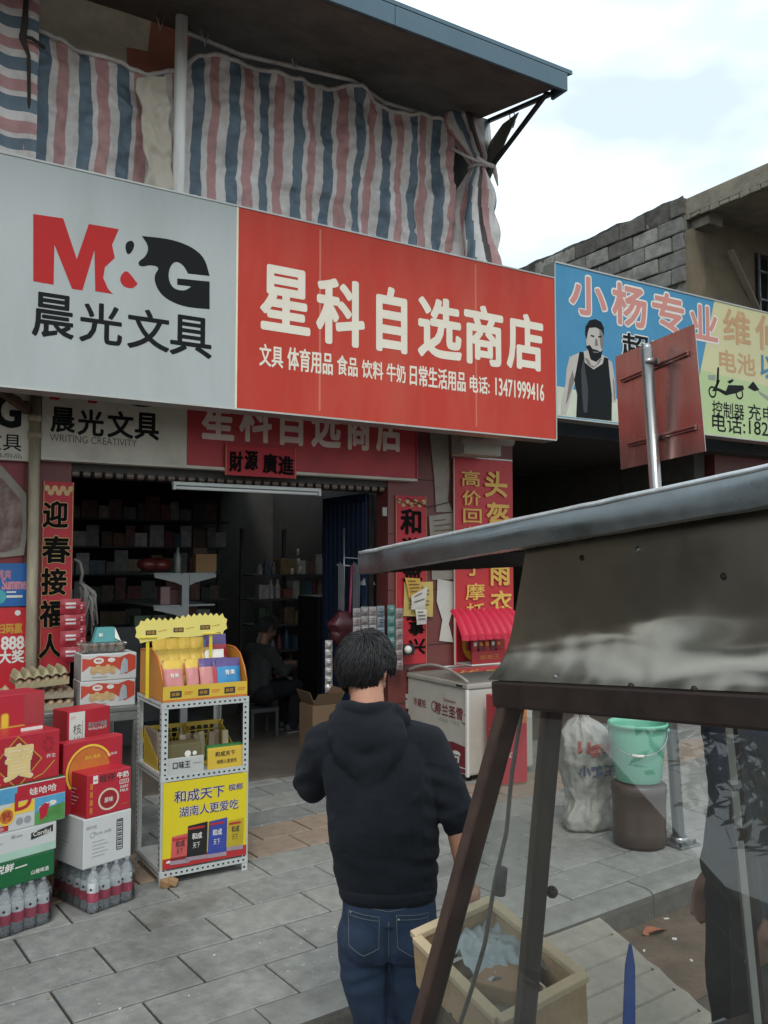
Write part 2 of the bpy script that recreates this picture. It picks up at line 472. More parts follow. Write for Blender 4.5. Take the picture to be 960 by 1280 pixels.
# ------------------------------------------------------------------ the shop building
m_plaster = mat('old_plaster', '8d867a', .9, var=.15, scale=3, bump=.2, bscale=60, dirt='4a4238', dirt_amt=.6)
m_redtile = mat('red_brown_wall', '6a3430', .55, var=.15, scale=5, bump=.1, bscale=40, dirt='33201c', dirt_amt=.5)
m_dark = mat('shaded_interior', (.045, .043, .04), .9, var=.2)  # shade of the rooms put into the wall and ceiling colour
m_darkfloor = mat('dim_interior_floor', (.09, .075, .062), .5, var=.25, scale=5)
m_conc = mat('grey_concrete', '77736a', .9, var=.2, scale=5, bump=.3, bscale=50, dirt='3c3831', dirt_amt=.7, dirt_scale=1.6)
m_metal_dark = mat('dark_painted_steel', (.03, .03, .032), .45, .6, var=.2, rvar=.15)
m_steel = mat('steel_grey', '9b9d9c', .35, .8, var=.1, scale=12, rvar=.12, dirt='5a5148', dirt_amt=.4)
bld = thing('shop_building', 'two storey shop building with dark open storefront under striped curtains', 'building', (2.6, 6.6, 0))
# floor, ceiling, walls of the room
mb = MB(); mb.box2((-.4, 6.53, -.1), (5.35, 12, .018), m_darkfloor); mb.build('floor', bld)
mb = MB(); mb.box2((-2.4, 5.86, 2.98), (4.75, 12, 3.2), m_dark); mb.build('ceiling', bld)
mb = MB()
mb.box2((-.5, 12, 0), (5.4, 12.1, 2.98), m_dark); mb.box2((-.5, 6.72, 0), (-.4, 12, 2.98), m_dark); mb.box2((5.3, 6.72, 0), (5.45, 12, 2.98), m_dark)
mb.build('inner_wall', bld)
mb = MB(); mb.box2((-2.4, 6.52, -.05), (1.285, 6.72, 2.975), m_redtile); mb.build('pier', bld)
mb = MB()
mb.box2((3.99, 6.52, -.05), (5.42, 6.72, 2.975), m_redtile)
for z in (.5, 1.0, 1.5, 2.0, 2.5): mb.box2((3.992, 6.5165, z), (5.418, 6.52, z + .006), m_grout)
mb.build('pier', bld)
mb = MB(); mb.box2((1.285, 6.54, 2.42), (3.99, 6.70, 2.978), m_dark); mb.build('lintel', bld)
# upper storey: back wall, side wall, dark sheet added for the shade by the bundle
mb = MB()
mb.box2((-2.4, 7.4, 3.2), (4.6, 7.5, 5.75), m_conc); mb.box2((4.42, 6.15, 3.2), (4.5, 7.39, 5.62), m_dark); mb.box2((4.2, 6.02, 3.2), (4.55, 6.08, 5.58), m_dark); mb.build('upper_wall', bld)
# rolled shutter with its row of slat ends
m_slat = mat('shutter_slat', '5d5047', .4, .5, var=.2, dirt='40352c', dirt_amt=.6, dirt_scale=12)
mb = MB()
for i in range(34):
    x = 1.29 + i * .0795
    mb.box2((x, 6.535, 2.375), (x + .06, 6.60, 2.43), m_slat, .02)
mb.cyl((1.29, 6.60, 2.42), (3.98, 6.60, 2.42), .05, m_metal_dark, 12)
mb.build('roller_shutter', bld)
# blue door leaf folded into the room on the right
m_bluedoor = mat('blue_door_paint', (.012, .024, .055), .5, var=.2)
d0, d1 = P(478, 605, Y=6.72), P(425, 605, Y=7.3)
mb = MB()
mb.bar((3.94, 6.74, 1.2), (3.94, 6.74, 2.36), .03, .05, m_metal_dark)
mb.box2((3.9, 6.76, .02), (3.93, 7.62, 2.38), m_bluedoor)
for i in range(9): mb.box2((3.89, 6.80 + i * .09, .1), (3.90, 6.83 + i * .09, 2.3), m_bluedoor)
mb.build('door', bld)
# canopy roof over the upper floor: soffit, front board
m_soffit = mat('dark_soffit', (.10, .085, .07), .85, var=.35, scale=2.5, dirt='232120', dirt_amt=.8, dirt_scale=1.3)  # dark base with darker blotches
m_fascia = mat('blue_grey_sheet', '4a616d', .45, .3, var=.08, scale=4, dirt='39454b', dirt_amt=.3, rvar=.1)
ye = 4.75
zr_t, zr_b = 5.466, 5.358
mb = MB()
mb.prism([(-3, ye + .03, zr_b + .01), (4.42, ye + .03, zr_b + .01), (4.66, 7.5, 6.05), (-3, 7.5, 6.05)], (0, 0, .04), m_soffit)
mb.build('soffit', bld)
mb = MB()
mb.prism([(-3, ye - .02, zr_t + .03), (4.56, ye - .02, zr_t + .03), (4.74, 7.5, 6.2), (-3, 7.5, 6.2)], (0, 0, .03), m_fascia)
roof = mb.build('roof', bld)
mb = MB()
x = -3.0
for x1 in (-1.2, .9, 2.95, 4.506):
    mb.box2((x + .002, ye - .025, zr_b - .01), (x1 - .002, ye + .0, zr_t + .02), m_fascia, .004); x = x1
mb.box2((4.48, ye + .002, zr_b - .008), (4.506, ye + .14, zr_t + .018), m_fascia, .003)
mb.build('fascia_board', roof)
mb = MB()
a, b = P(690, 116, Y=ye + .1), P(598, 160, Y=5.9)
mb.bar(P(692, 116, Y=4.85), P(600, 156, Y=5.95), .03, .03, m_metal_dark)
mb.bar(P(684, 116, Y=4.88), P(617, 205, Y=5.75), .03, .03, m_metal_dark)
mb.build('strut', bld)

# light switch and tube lamp
mb = MB(); mb.box2((3.94, 6.525, 2.16), (3.985, 6.545, 2.24), mat('white_plastic', '8f8d87', .4, var=.05), .004); mb.build('light_switch', bld)
m_tubew = mat('unlit_tube', 'd7dad8', .3, var=.04)
tl = thing('tube_lamp', 'long unlit white tube lamp hanging under the shop lintel', 'lamp', (2.66, 6.5, 2.33))
mb = MB(); mb.box2((2.03, 6.47, 2.345), (3.30, 6.53, 2.372), mat('lamp_housing', 'b9bcba', .4, var=.08), .004)
for x in (2.03, 3.28): mb.box2((x, 6.475, 2.31), (x + .022, 6.515, 2.347), mat('lamp_housing', 'b9bcba'), .003)
mb.build('housing', tl)
mb = MB(); mb.cyl((2.05, 6.495, 2.327), (3.28, 6.495, 2.327), .013, m_tubew, 12); mb.build('tube', tl)
for x in (2.25, 3.05): mb = MB(); mb.cyl((x, 6.5, 2.37), (x, 6.56, 2.43), .003, m_metal_dark, 6); mb.build('hanger', tl)

# ------------------------------------------------------------------ neighbour building on the right (block gable, concrete roof, dim shop)
m_block = mat('concrete_block', '6f6d68', .95, var=.35, scale=7, bump=.6, bscale=45, dirt='2c2a27', dirt_amt=.85, dirt_scale=1.6)
m_blocks = [m_block] + [mat('concrete_block_' + n, c, .95, var=.35, scale=7, bump=.7, bscale=45, dirt='2c2a27', dirt_amt=.85, dirt_scale=1.6) for n, c in (('pale', '827f78'), ('dark', '595650'))]
m_mortar = mat('dark_mortar', '45423d', .95, var=.25, scale=8, bump=.5, bscale=60)
m_stucco = mat('brown_stucco', '6d6250', .9, var=.18, scale=3, bump=.25, bscale=60, dirt='3d362c', dirt_amt=.6, dirt_scale=1.3)
m_slabedge = mat('weathered_slab', '7d7668', .9, var=.2, scale=5, bump=.4, bscale=40, dirt='2f2d29', dirt_amt=.8, dirt_scale=2)
nb = thing('repair_building', 'grey block house with bare concrete roof slab behind the blue sign', 'building', (9.5, 8, 0))
XG = 8.1
mb = MB()
mb.box2((XG + .02, 6.55, -.1), (XG + .2, 13, 5.93), m_mortar)
random.seed(5)
for r in range(30):
    y = 6.56 - (r % 2) * .2; z = .0 + r * .2
    while y < 12.8:
        w = .39
        zz = z
        if z < 3.0: y += .4; continue
        y0 = max(y, 6.56)
        mb.box((XG + random.uniform(-.014, .02), (y0 + y + w) / 2, zz + .095), (.1, y + w - y0, .185 + random.uniform(-.012, .006) + (random.uniform(-.06, .02) if r == 29 else 0)), random.choice(m_blocks),
               Matrix.Rotation(random.uniform(-.02, .02), 3, 'X'), .016)
        y += .4
mb.build('wall', nb)
mb = MB()
def smear(u, w):
    y, z = 6.56 + 6 * u, 3.0 + 3.02 * w
    k = nz3(y, z, 3, 1.3) + .7 * nz3(y, z, 7, 3.2) + .9 * max(0, (z - 5.35) / .6) - .25
    return (XG - .03 + .028 - .07 * max(-.35, min(.75, k)) - .012 * nz3(y, z, 1, 14), y, z + .03 * nz3(y, 2, 0, 4) * (1 if w > .98 else 0))
mb.grid(smear, 240, 120, mat('rough_render', '4b4842', .95, var=.35, scale=6, bump=.6, bscale=40, dirt='262421', dirt_amt=.8, dirt_scale=2))
mb.build('mortar', nb)
mb = MB()
mb.box2((XG - .02, 3.6, 5.78), (14, 6.9, 5.98), m_slabedge, .01)
for i in range(24):   # broken lip under the slab edge
    yy = 3.7 + i * .13
    mb.box((XG + .01, yy, 5.775 - .02), (.06, .12, .04 + .03 * random.random()), m_slabedge, Matrix.Rotation(random.uniform(-.1, .1), 3, 'X'), .008)
mb.box2((XG + .06, 6.3, 5.62), (XG + .3, 6.62, 5.775), m_slabedge, .01)
mb.build('roof', nb)
mb = MB(); mb.box2((XG + .21, 6.5, 3.25), (9.25, 6.7, 5.778), m_stucco); mb.box2((9.25, 6.5, 3.25), (14, 6.7, 4.55), m_stucco); mb.box2((9.25, 6.5, 5.55), (14, 6.7, 5.778), m_stucco)
mb.box2((XG - .03, 6.48, 3.2), (XG + .2, 6.72, 5.60), m_stucco)
mb.build('wall', nb)
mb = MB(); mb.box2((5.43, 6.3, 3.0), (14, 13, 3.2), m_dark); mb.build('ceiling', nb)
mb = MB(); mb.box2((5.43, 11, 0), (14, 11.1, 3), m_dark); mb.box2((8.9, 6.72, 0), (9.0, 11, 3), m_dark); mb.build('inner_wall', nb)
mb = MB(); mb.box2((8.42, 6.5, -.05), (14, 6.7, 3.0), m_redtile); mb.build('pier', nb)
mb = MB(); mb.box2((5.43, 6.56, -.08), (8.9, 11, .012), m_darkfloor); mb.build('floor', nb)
win = MB()
for i in range(8):
    win.bar((9.28 + i * .14, 6.46, 4.58), (9.28 + i * .14 + (.06 if i % 3 == 1 else 0), 6.46, 5.52), .022, .022, m_steel)
for z in (4.7, 4.95, 5.3): win.bar((9.25, 6.44, z), (10.6, 6.44, z), .022, .022, m_steel)
w_ = win.build('window', nb)
mb = MB(); mb.box2((9.25, 6.6, 4.55), (14, 6.62, 5.55), mat('dark_window_glass', (.02, .02, .022), .15, var=.1)); mb.build('pane', w_)
m_oldwood = mat('old_plank_wood', '8c8271', .85, var=.2, scale=4, bump=.3, stretch=(1, 1, .2))
mb = MB(); a, b = P(913, 313, Y=6.38), P(940, 372, Y=6.46)
mb.bar(a, b + (b - a) * .3, .07, .025, m_oldwood)
tag(mb.build('plank'), 'weathered wooden plank leaning by the barred upper window', 'plank')

# shop row carrying on to the left, seen in the glass of the cart only
nl = thing('corner_house', 'plain plaster house at the end of the shop row', 'building', (-3.4, 9, 0))
mb = MB(); mb.box2((-4.2, 7.6, -.1), (-2.41, 12, 3.4), m_plaster); mb.build('wall', nl)
mb = MB(); mb.prism([(-4.21, 7.6, 2.55), (-7.3, 7.6, 1.4), (-9, 7.6, .77), (-9, 7.6, -.1), (-4.21, 7.6, -.1)], (0, 3, 0), m_conc); mb.build('sky_blocker', nl)  # sloped block added to cut the sky mirrored in the cart glass
mb = MB(); mb.box2((-4.4, 7.3, 3.4), (-2.41, 12.2, 3.55), m_conc); mb.build('roof', nl)

# ------------------------------------------------------------------ white pipe and rusty pipes
m_wpipe = mat('white_pipe_paint', 'eeeeea', .4, var=.06, scale=3, dirt='8d8a80', dirt_amt=.35, dirt_scale=4, stretch=(6, 6, .5))
mb = MB(); mb.cyl(P(222, 260, Y=5.78) - V3((0, 0, .6)), P(228, 0, Y=5.78) + V3((0, 0, .5)), .043, m_wpipe, 20)
tag(mb.build('white_pipe'), 'white round pipe standing in front of the striped curtain', 'pipe')
m_tpipe = mat('tan_pipe_paint', '9a8f79', .55, var=.15, scale=5, dirt='4a3d2f', dirt_amt=.7, dirt_scale=3, stretch=(3, 3, .6))
pp = thing('drain_pipe', 'dirty tan drain pipe beside the red couplet with the welcome spring characters', 'pipe', (1.0, 6.42, 0))
mb = MB(); mb.cyl((1.028, 6.42, 0), (1.01, 6.42, 3.0), .037, m_tpipe, 18); mb.build('pipe_body', pp)
mb = MB()
for z in (2.74, 2.62): mb.cyl((1.012, 6.42, z), (1.012, 6.42, z + .05), .046, m_tpipe, 18)
mb.box2((.95, 6.47, 2.6), (1.08, 6.52, 2.72), mat('rusty_iron', '4b372a', .8, .2, var=.25), .004)
mb.build('clamp', pp)
mb = MB(); mb.bar(P(-14, 478, Y=6.2), P(34, 512, Y=6.3), .07, .05, mat('rusty_iron', '4b372a'), bev=.006)
mb.bar(P(30, 505, Y=6.3), P(34, 514, Y=6.45), .05, .05, mat('rusty_iron', '4b372a'))
tag(mb.build('iron_bracket'), 'rusty iron bracket poking out below the big sign by the drain pipe', 'bracket')

# ------------------------------------------------------------------ striped curtains on the upper floor
m_sr = mat('tarp_red', 'c79896', .55, var=.14, scale=5, bump=.8, bscale=16, dirt='7d5f58', dirt_amt=.55, dirt_scale=3, trans=.12)
m_sb = mat('tarp_blue', '6b7d8b', .55, var=.14, scale=5, bump=.8, bscale=16, dirt='3a4048', dirt_amt=.5, dirt_scale=3, trans=.12)
m_sw = mat('tarp_white', 'e6e0dc', .55, var=.1, scale=5, bump=.8, bscale=16, dirt='8d7f76', dirt_amt=.7, dirt_scale=3, trans=.12)
m_canvas = mat('tan_canvas', 'd6ccb6', .8, var=.14, scale=4, bump=.4, bscale=18, dirt='5b4a3c', dirt_amt=.55, dirt_scale=1.7, trans=.1)
m_rust = mat('red_brown_canvas', 'b0705f', .8, var=.15, scale=4, bump=.4, bscale=18, trans=.1)
def interp(tab, x):
    for (a, b), (c, d) in zip(tab[:-1], tab[1:]):
        if x <= c: return b + (d - b) * max(0, (x - a) / (c - a))
    return tab[-1][1]
top_t = [(.8, 5.3), (.95, 5.26), (1.2, 5.22), (1.6, 5.2), (1.86, 5.28), (2.0, 5.46), (2.5, 5.50), (3.05, 5.52), (3.28, 5.6), (3.5, 5.50), (3.8, 5.50), (4.0, 5.56), (4.3, 5.54)]
pat = [(0, m_sw), (.035, m_sb), (.118, m_sw), (.160, m_sr), (.235, m_sw)]
def stripe(x):
    t = (x - .05) % .266; r = m_sw
    for a, mm in pat:
        if t >= a: r = mm
    return r
X0, X1 = .80, 4.27
def curt(u, w):
    x = X0 + (X1 - X0) * u; zt = interp(top_t, x) + .012 * nz3(x, 1, 0, 6); z = 3.7 + (zt - 3.7) * w
    s = 1 - .4 * w
    y = 5.9 + .045 * s * math.sin(x * 13 + 2.5 * nz3(x, z, 0, .8)) * (0.6 + nz3(x, z, 3, 1)) + .06 * nz3(x, z * .6, 5, 1.6) + .045 * nz3(x, z * .8, 9, 4.5) + .022 * nz3(x * 1.3, z * 1.6, 9, 10) + .008 * nz3(x, z, 4, 26) - .05 * abs(nz3(x + .4 * z, z, 12, 3.2)) - .03 * abs(nz3(x - .5 * z, z, 15, 6.5)) + .03
    # diagonal pull folds under the tied corner
    dgn = (x - 1.1) * .75 + (z - 5.2)
    if x < 1.9: y -= .05 * math.exp(-(dgn / .05) ** 2) * (1.9 - x) / .8
    d2 = (x - 3.3) * 1.2 + (z - 5.6)
    if x > 3.3: y -= .045 * math.exp(-(d2 / .06) ** 2) * max(0, 1 - (x - 3.3) / .7)
    xs = x + .045 * nz3(x * .6, z, 2, 1.3) + .012 * nz3(x, z, 7, 6) - (.05 * (1 - w) if x > 3.9 else 0)
    return (xs, y, z)
NU = int((X1 - X0) / .0117)
mb = MB()
mb.grid(curt, NU, 90, lambda i, j: stripe(X0 + (i + .5) / NU * (X1 - X0)))
hem = [V3(curt(i / 120, 1.0)) + V3((0, -.012, .005 * math.sin(i))) for i in range(121)]
mb.tube(hem, .017, m_sw, 6)
cur = tag(mb.build('striped_curtain'), 'long red white and blue striped tarp hung above the shop signs', 'tarp')
# dull canvas patch on it
cp = thing('canvas_sheet', 'dull tan and rust canvas slung under the roof above the curtain', 'canvas', (1.4, 5.95, 5.2))
q = [P(36, -40, Y=6.05), P(240, 40, Y=6.05), P(236, 108, Y=5.98), P(36, 62, Y=5.98)]
def sag(u, w):
    a = q[3].lerp(q[2], u); b = q[0].lerp(q[1], u); p = a.lerp(b, w)
    return p + V3((0, .08 * math.sin(w * PI) + .03 * nz3(p.x, p.z, 1, 4), -.05 * math.sin(u * PI)))
mb = MB(); mb.grid(sag, 30, 14, lambda i, j: m_canvas if i < 18 or (i < 22 and j > 7) else m_rust); mb.build('cloth', cp)
mb = MB(); mb.tube([P(232, 40, Y=5.97), P(300, 68, Y=5.92), P(370, 84, Y=5.9), P(440, 100, Y=5.9), P(480, 128, Y=5.92), P(560, 152, Y=5.95)], .018, m_sw, 6)
for x, y in ((200, 26), (256, 46), (368, 74)): mb.tube([P(x - 4, y - 8, Y=5.9), P(x, y + 12, Y=5.86), P(x + 5, y - 6, Y=5.9)], .008, m_sw, 5)
mb.build('rope', cp)
mb = MB()
pz = [P(170, 100, Y=5.80), P(206, 98, Y=5.80), P(216, 246, Y=5.80), P(184, 246, Y=5.80)]
mb.grid(lambda u, w: pz[3].lerp(pz[2], u).lerp(pz[0].lerp(pz[1], u), w) + V3((.02 * nz3(w * 6, u, 4), -.03 - .05 * nz3(u * 3, w * 5, 2) - .03 * abs(nz3(u * 2, w * 9, 8)), 0)), 20, 60, mat('beige_tarp', 'c9bfae', .6, var=.15, scale=5, bump=.8, bscale=16, dirt='8a7c68', dirt_amt=.6, trans=.1))
tag(mb.build('canvas_strip'), 'narrow plain beige canvas strip between stripes beside the white pipe', 'canvas')
# left curtain with level stripes
mb = MB()
def curl(u, w):
    x = -.6 + 1.48 * u; z = 3.7 + 2.1 * w
    return (x, 5.82 + .05 * nz3(x, z, 1, 2) + .03 * math.sin(x * 22 + z) - .10 * math.exp(-((z - 5.15) / .12) ** 2) * 0, z - .10 * u + .02 * nz3(x, z, 7, 4))
mb.grid(curl, 60, 180, lambda i, j: stripe(j * .01167 + .1))
tag(mb.build('striped_curtain'), 'striped tarp with level stripes beside the dark rope', 'tarp')
mb = MB()
mb.tube([P(33, -10, Y=5.76), P(31, 30, Y=5.75), P(28, 48, Y=5.75), P(36, 70, Y=5.78), P(37, 190, Y=5.82)], [.014, .02, .022, .012, .01], mat('dark_rope', '3b3631', .9, var=.2), 8)
mb.tube([P(24, 44, Y=5.74), P(40, 48, Y=5.74), P(56, 60, Y=5.78)], .012, mat('dark_rope', '3b3631'), 6)
tag(mb.build('rope'), 'dark rope knotted round the curtain with level stripes', 'rope')
# gathered bundle at the right end
tb = thing('tied_curtain', 'striped tarp gathered and knotted into a bundle under the roof corner', 'tarp', (4.5, 5.85, 4.2))
prof = [(4.0, 4.50, .30, .10), (4.3, 4.50, .27, .10), (4.55, 4.49, .24, .10), (4.8, 4.47, .19, .09), (5.0, 4.47, .14, .08), (5.12, 4.49, .09, .07), (5.2, 4.51, .055, .05),
        (5.28, 4.50, .10, .07), (5.4, 4.46, .16, .08), (5.52, 4.43, .2, .08), (5.62, 4.42, .22, .06)]
rings = []
ns = 120
for zi in range(61):
    z = 4.0 + 1.62 * zi / 60
    cx = interp([(p[0], p[1]) for p in prof], z); rx = interp([(p[0], p[2]) for p in prof], z); ry = interp([(p[0], p[3]) for p in prof], z)
    amp = min(1, rx / .2)
    rg = []
    for k in range(ns):
        t = 2 * PI * k / ns
        f = 1 + amp * (.16 * math.sin(5 * t + 5 * nz3(z, 0, 0, 1.9)) + .75 * nz3(math.cos(t) * 1.6, math.sin(t) * 1.6, z * 2.3) + .08 * nz3(math.cos(t) * 6, math.sin(t) * 6, z * 6))
        rg.append((cx + rx * f * math.cos(t), 5.86 + ry * f * math.sin(t) * 1.3, z))
    rings.append(rg)
seq = []
for i in range(40):
    seq += [[m_sw, m_sr, m_sw, m_sb, m_sw, mat('tarp_dark', '4c4340', .7, var=.2), m_sr, m_sw, m_sb, m_sw][(i // 2) % 10]] * (3)
mb = MB(); mb.loft(rings, lambda i, j: seq[(j + i // 6) % 120], True); mb.build('cloth', tb)
mb = MB()
mb.tube([(4.51 + .075 * math.cos(t / 10 * 2 * PI), 5.86 + .09 * math.sin(t / 10 * 2 * PI), 5.2 + .01 * math.sin(t)) for t in range(21)], .013, m_sw, 6)
mb.tube([(4.42, 5.76, 5.23), (4.5, 5.75, 5.2), (4.6, 5.75, 5.19), (4.64, 5.77, 5.12), (4.66, 5.77, 5.04)], [.02, .016, .025, .018, .006], m_sw, 8)
mb.tube([(4.2, 5.84, 5.3), (4.32, 5.8, 5.24), (4.45, 5.76, 5.2)], .012, m_sw, 6)
mb.build('knot', tb)
a = [P(690, 118, Y=4.9), P(640, 150, Y=5.45), P(618, 205, Y=5.75), P(612, 238, Y=5.8), P(600, 200, Y=5.8), P(604, 160, Y=5.85)]
mb = MB()
tri = [P(648, 140, Y=5.4), P(634, 170, Y=5.55), P(622, 200, Y=5.7), P(607, 235, Y=5.82), P(603, 205, Y=5.86), P(612, 178, Y=5.82), P(628, 155, Y=5.6)]
mb.prism(tri, (.015, .01, 0), mat('tarp_grey_green', '5d5f58', .7, var=.2))
mb.prism([P(596, 160, Y=5.9), P(612, 152, Y=5.9), P(614, 178, Y=5.86), P(603, 200, Y=5.86)], (.015, .01, 0), m_sw)
mb.build('flap', tb)
mb = MB(); mb.tube([P(638, 152, Y=5.5), P(637, 142, Y=5.5), P(640, 136, Y=5.5), P(643, 142, Y=5.5), P(644, 152, Y=5.5), P(641, 160, Y=5.5)], .005, m_steel, 6); mb.build('hook', tb)
mb = MB()
mb.grid(lambda u, w: (4.60 + .1 * u + .02 * math.sin(w * 9), 6.0 + .03 * nz3(u * 3, w * 4, 0), 4.2 + .75 * w - .1 * u), 8, 20, mat('bright_blue_tarp', '2c6f96', .5, var=.15, trans=.1))
tag(mb.build('blue_tarp'), 'sliver of bright blue tarp behind the tied striped bundle', 'tarp')

# ------------------------------------------------------------------ shop signs
SX = V3((1, 0, 0))
m_sgnw = mat('sign_white_film', 'a5aaa9', .5, var=.04, scale=2, spec=.25, dirt='8c918e', dirt_amt=.5, dirt_scale=1.6, stretch=(1.4, 1, .35))
m_sgnr = mat('sign_red_film', 'b0382b', .5, var=.06, scale=2, spec=.2, dirt='b8624f', dirt_amt=.4, dirt_scale=1.6, stretch=(1.4, 1, .35))
m_cream = mat('sign_cream_letters', 'd6cfbf', .55, var=.04, spec=.2)
m_lred = mat('sign_logo_red', 'a82222', .55, var=.04, spec=.2)
m_lblk = mat('sign_black_letters', '121416', .6, var=.06, spec=.15)
m_alu = mat('sign_edge_metal', 'a9a9a4', .4, .5, var=.08, dirt='6d675d', dirt_amt=.4)
m_streak = mat('sign_faded_streak', 'bb5f4c', .5, var=.1, stretch=(1, 1, .3))
YS = 5.6
big = thing('shop_sign', 'large white and red shop sign with bold cream characters across the storefront', 'sign', (2.8, 5.7, 2.82))
mb = MB()
mb.box2((-1.6, YS, 2.82), (2.190, YS + .16, 4.25), m_sgnw)
mb.box2((2.193, YS, 2.82), (5.145, YS + .16, 4.25), m_sgnr)
fr = Fr((0, YS, 0), SX)
fr.rect(mb, 2.180, 2.82, 2.194, 4.25, mat('sign_pale_edge', 'd8d0b4', .5))
for x in (2.83, 4.27): fr.rect(mb, x, 2.86, x + .016, 4.22, m_streak, .0008)
mb.build('panel', big)
mb = MB()
mb.box2((-1.6, YS - .006, 4.25), (5.15, YS + .165, 4.262), m_alu)
mb.box2((-1.6, YS - .006, 2.808), (5.15, YS + .165, 2.82), m_alu)
mb.box2((5.1465, YS - .004, 2.82), (5.158, YS + .165, 4.25), m_alu)
mb.build('frame', big)
mb = MB()
T = lambda *a, **k: fr.textpx(mb, *a, **k)
def half(pts): return [(x / 2, y / 2) for x, y in pts]
fr.polypx(mb, half([(83, 535), (158, 546), (192, 648), (222, 560), (297, 573), (280, 612), (287, 645), (262, 668), (258, 695), (270, 722), (282, 735), (238, 728), (236, 625), (206, 726), (180, 722), (136, 612), (134, 712), (83, 703)]), m_lred, .0012)
def chaikin(p, keep, n=2):
    p = [(q, q in keep) for q in p]
    for _ in range(n):
        o = []
        for i, (q, k) in enumerate(p):
            if k: o.append((q, True)); continue
            a, b = p[i - 1][0], p[(i + 1) % len(p)][0]
            o += [((q[0] * .75 + a[0] * .25, q[1] * .75 + a[1] * .25), False), ((q[0] * .75 + b[0] * .25, q[1] * .75 + b[1] * .25), False)]
        p = o
    return [q for q, _ in p]
fr.polypx(mb, half(chaikin([(318, 674), (344, 710), (332, 722), (310, 718), (299, 702), (303, 686)], ((344, 710),))), m_lred, .0012)
fr.polypx(mb, half(chaikin([(315, 606), (330, 600), (337, 612), (330, 630), (319, 638), (313, 622)], ())), m_lblk, .0012)
fr.polypx(mb, half(chaikin([(354, 590), (425, 597), (480, 617), (512, 645), (524, 690), (470, 684), (458, 662), (438, 652), (424, 668), (420, 695), (432, 722), (462, 728), (478, 716), (443, 712), (443, 696), (524, 704), (524, 773), (462, 768), (415, 748), (392, 722), (384, 690), (400, 668), (375, 662), (352, 668), (343, 656), (366, 640), (372, 615)], ((354, 590), (524, 690), (470, 684), (478, 716), (443, 712), (443, 696), (524, 704), (524, 773)))), m_lblk, .0012)
for c, b in zip('晨光文具', ((40, 367, 93, 423), (99, 379, 153, 430), (159, 387, 212, 438), (212, 395, 265, 446))): T(c, *b, m_lblk, .022)
for c, b in zip('星科自选商店', ((325, 334, 388, 416), (395, 348, 456, 432), (470, 359, 509, 441), (522, 372, 577, 449), (580, 382, 629, 457), (633, 392, 679, 463))): T(c, *b, m_cream, .034)
for c, b in (('文具', (324, 431, 354, 459)), ('体育用品', (359, 437, 416, 466)), ('食品', (421, 445, 447, 470)), ('饮料', (452, 451, 479, 474)), ('牛奶', (483, 455, 507, 478)),
             ('日常生活用品', (512, 460, 582, 486)), ('电话:', (587, 470, 612, 492)), ('13471999416', (619, 476, 680, 498))): T(c, *b, m_cream, .022)
mb.build('lettering', big)
mb = MB()
for x in (-.8, 1.2, 3.2, 5.0): mb.box2((x, YS + .162, 3.3), (x + .05, 5.88, 3.35), m_metal_dark); mb.box2((x, YS + .162, 3.02), (x + .05, 5.86, 3.06), m_metal_dark)
mb.build('bracket', big)

# old sign on the wall behind
YO = 6.44
m_osw = mat('old_sign_white', 'bdb8ab', .6, var=.06, scale=3, dirt='6f675a', dirt_amt=.5, dirt_scale=2)
m_osr = mat('old_sign_red', 'a93238', .55, var=.08, scale=3, dirt='6a2626', dirt_amt=.5)
m_oscr = mat('old_sign_letters', 'd2beb4', .6, var=.06)
old = thing('old_sign', 'older faded shop sign on the wall half hidden behind the big sign', 'sign', (2.6, 6.46, 2.5))
fr = Fr((0, YO, 0), SX)
mb = MB(); mb.box2((1.058, YO, 2.50), (2.118, 6.52, 3.3), m_osw); mb.box2((2.12, YO, 2.50), (4.235, 6.52, 3.3), m_osr); mb.build('panel', old)
mb = MB(); mb.box2((1.055, YO - .02, 2.475), (4.24, 6.52, 2.498), m_osw, .003); mb.box2((4.237, YO - .01, 2.5), (4.25, 6.52, 3.3), m_osr); mb.build('frame', old)
mb = MB()
for c, b in zip('晨光文具', ((63, 509, 94, 541), (97, 512, 130, 545), (134, 514, 167, 548), (168, 516, 199, 550))): T(c, *b, m_lblk, .032)
T('WRITING CREATIVITY', 62, 546, 171, 555, mat('old_sign_grey', '55504a', .6), .0)
T('M', 62, 458, 122, 502, m_lred, .05); T('G', 140, 458, 198, 508, m_lblk, .05)
for c, b in zip('星科自选商店', ((252, 489, 293, 550), (299, 493, 340, 553), (350, 497, 379, 557), (389, 501, 426, 560), (433, 504, 463, 563), (470, 507, 502, 565))): T(c, *b, m_oscr, .03)
mb.build('lettering', old)
old2 = thing('old_sign', 'older faded sign piece cut off by the drain pipe', 'sign', (.8, 6.46, 2.5))
mb = MB(); mb.box2((-.8, YO, 2.46), (.985, 6.52, 3.3), m_osw); mb.build('panel', old2)
mb = MB(); T('G', -8, 492, 27, 535, m_lblk, .05); T('文具', -22, 541, 27, 563, m_lblk, .01); T('文具用品', -20, 566, 27, 572, mat('old_sign_grey', '55504a', .6)); mb.build('lettering', old2)

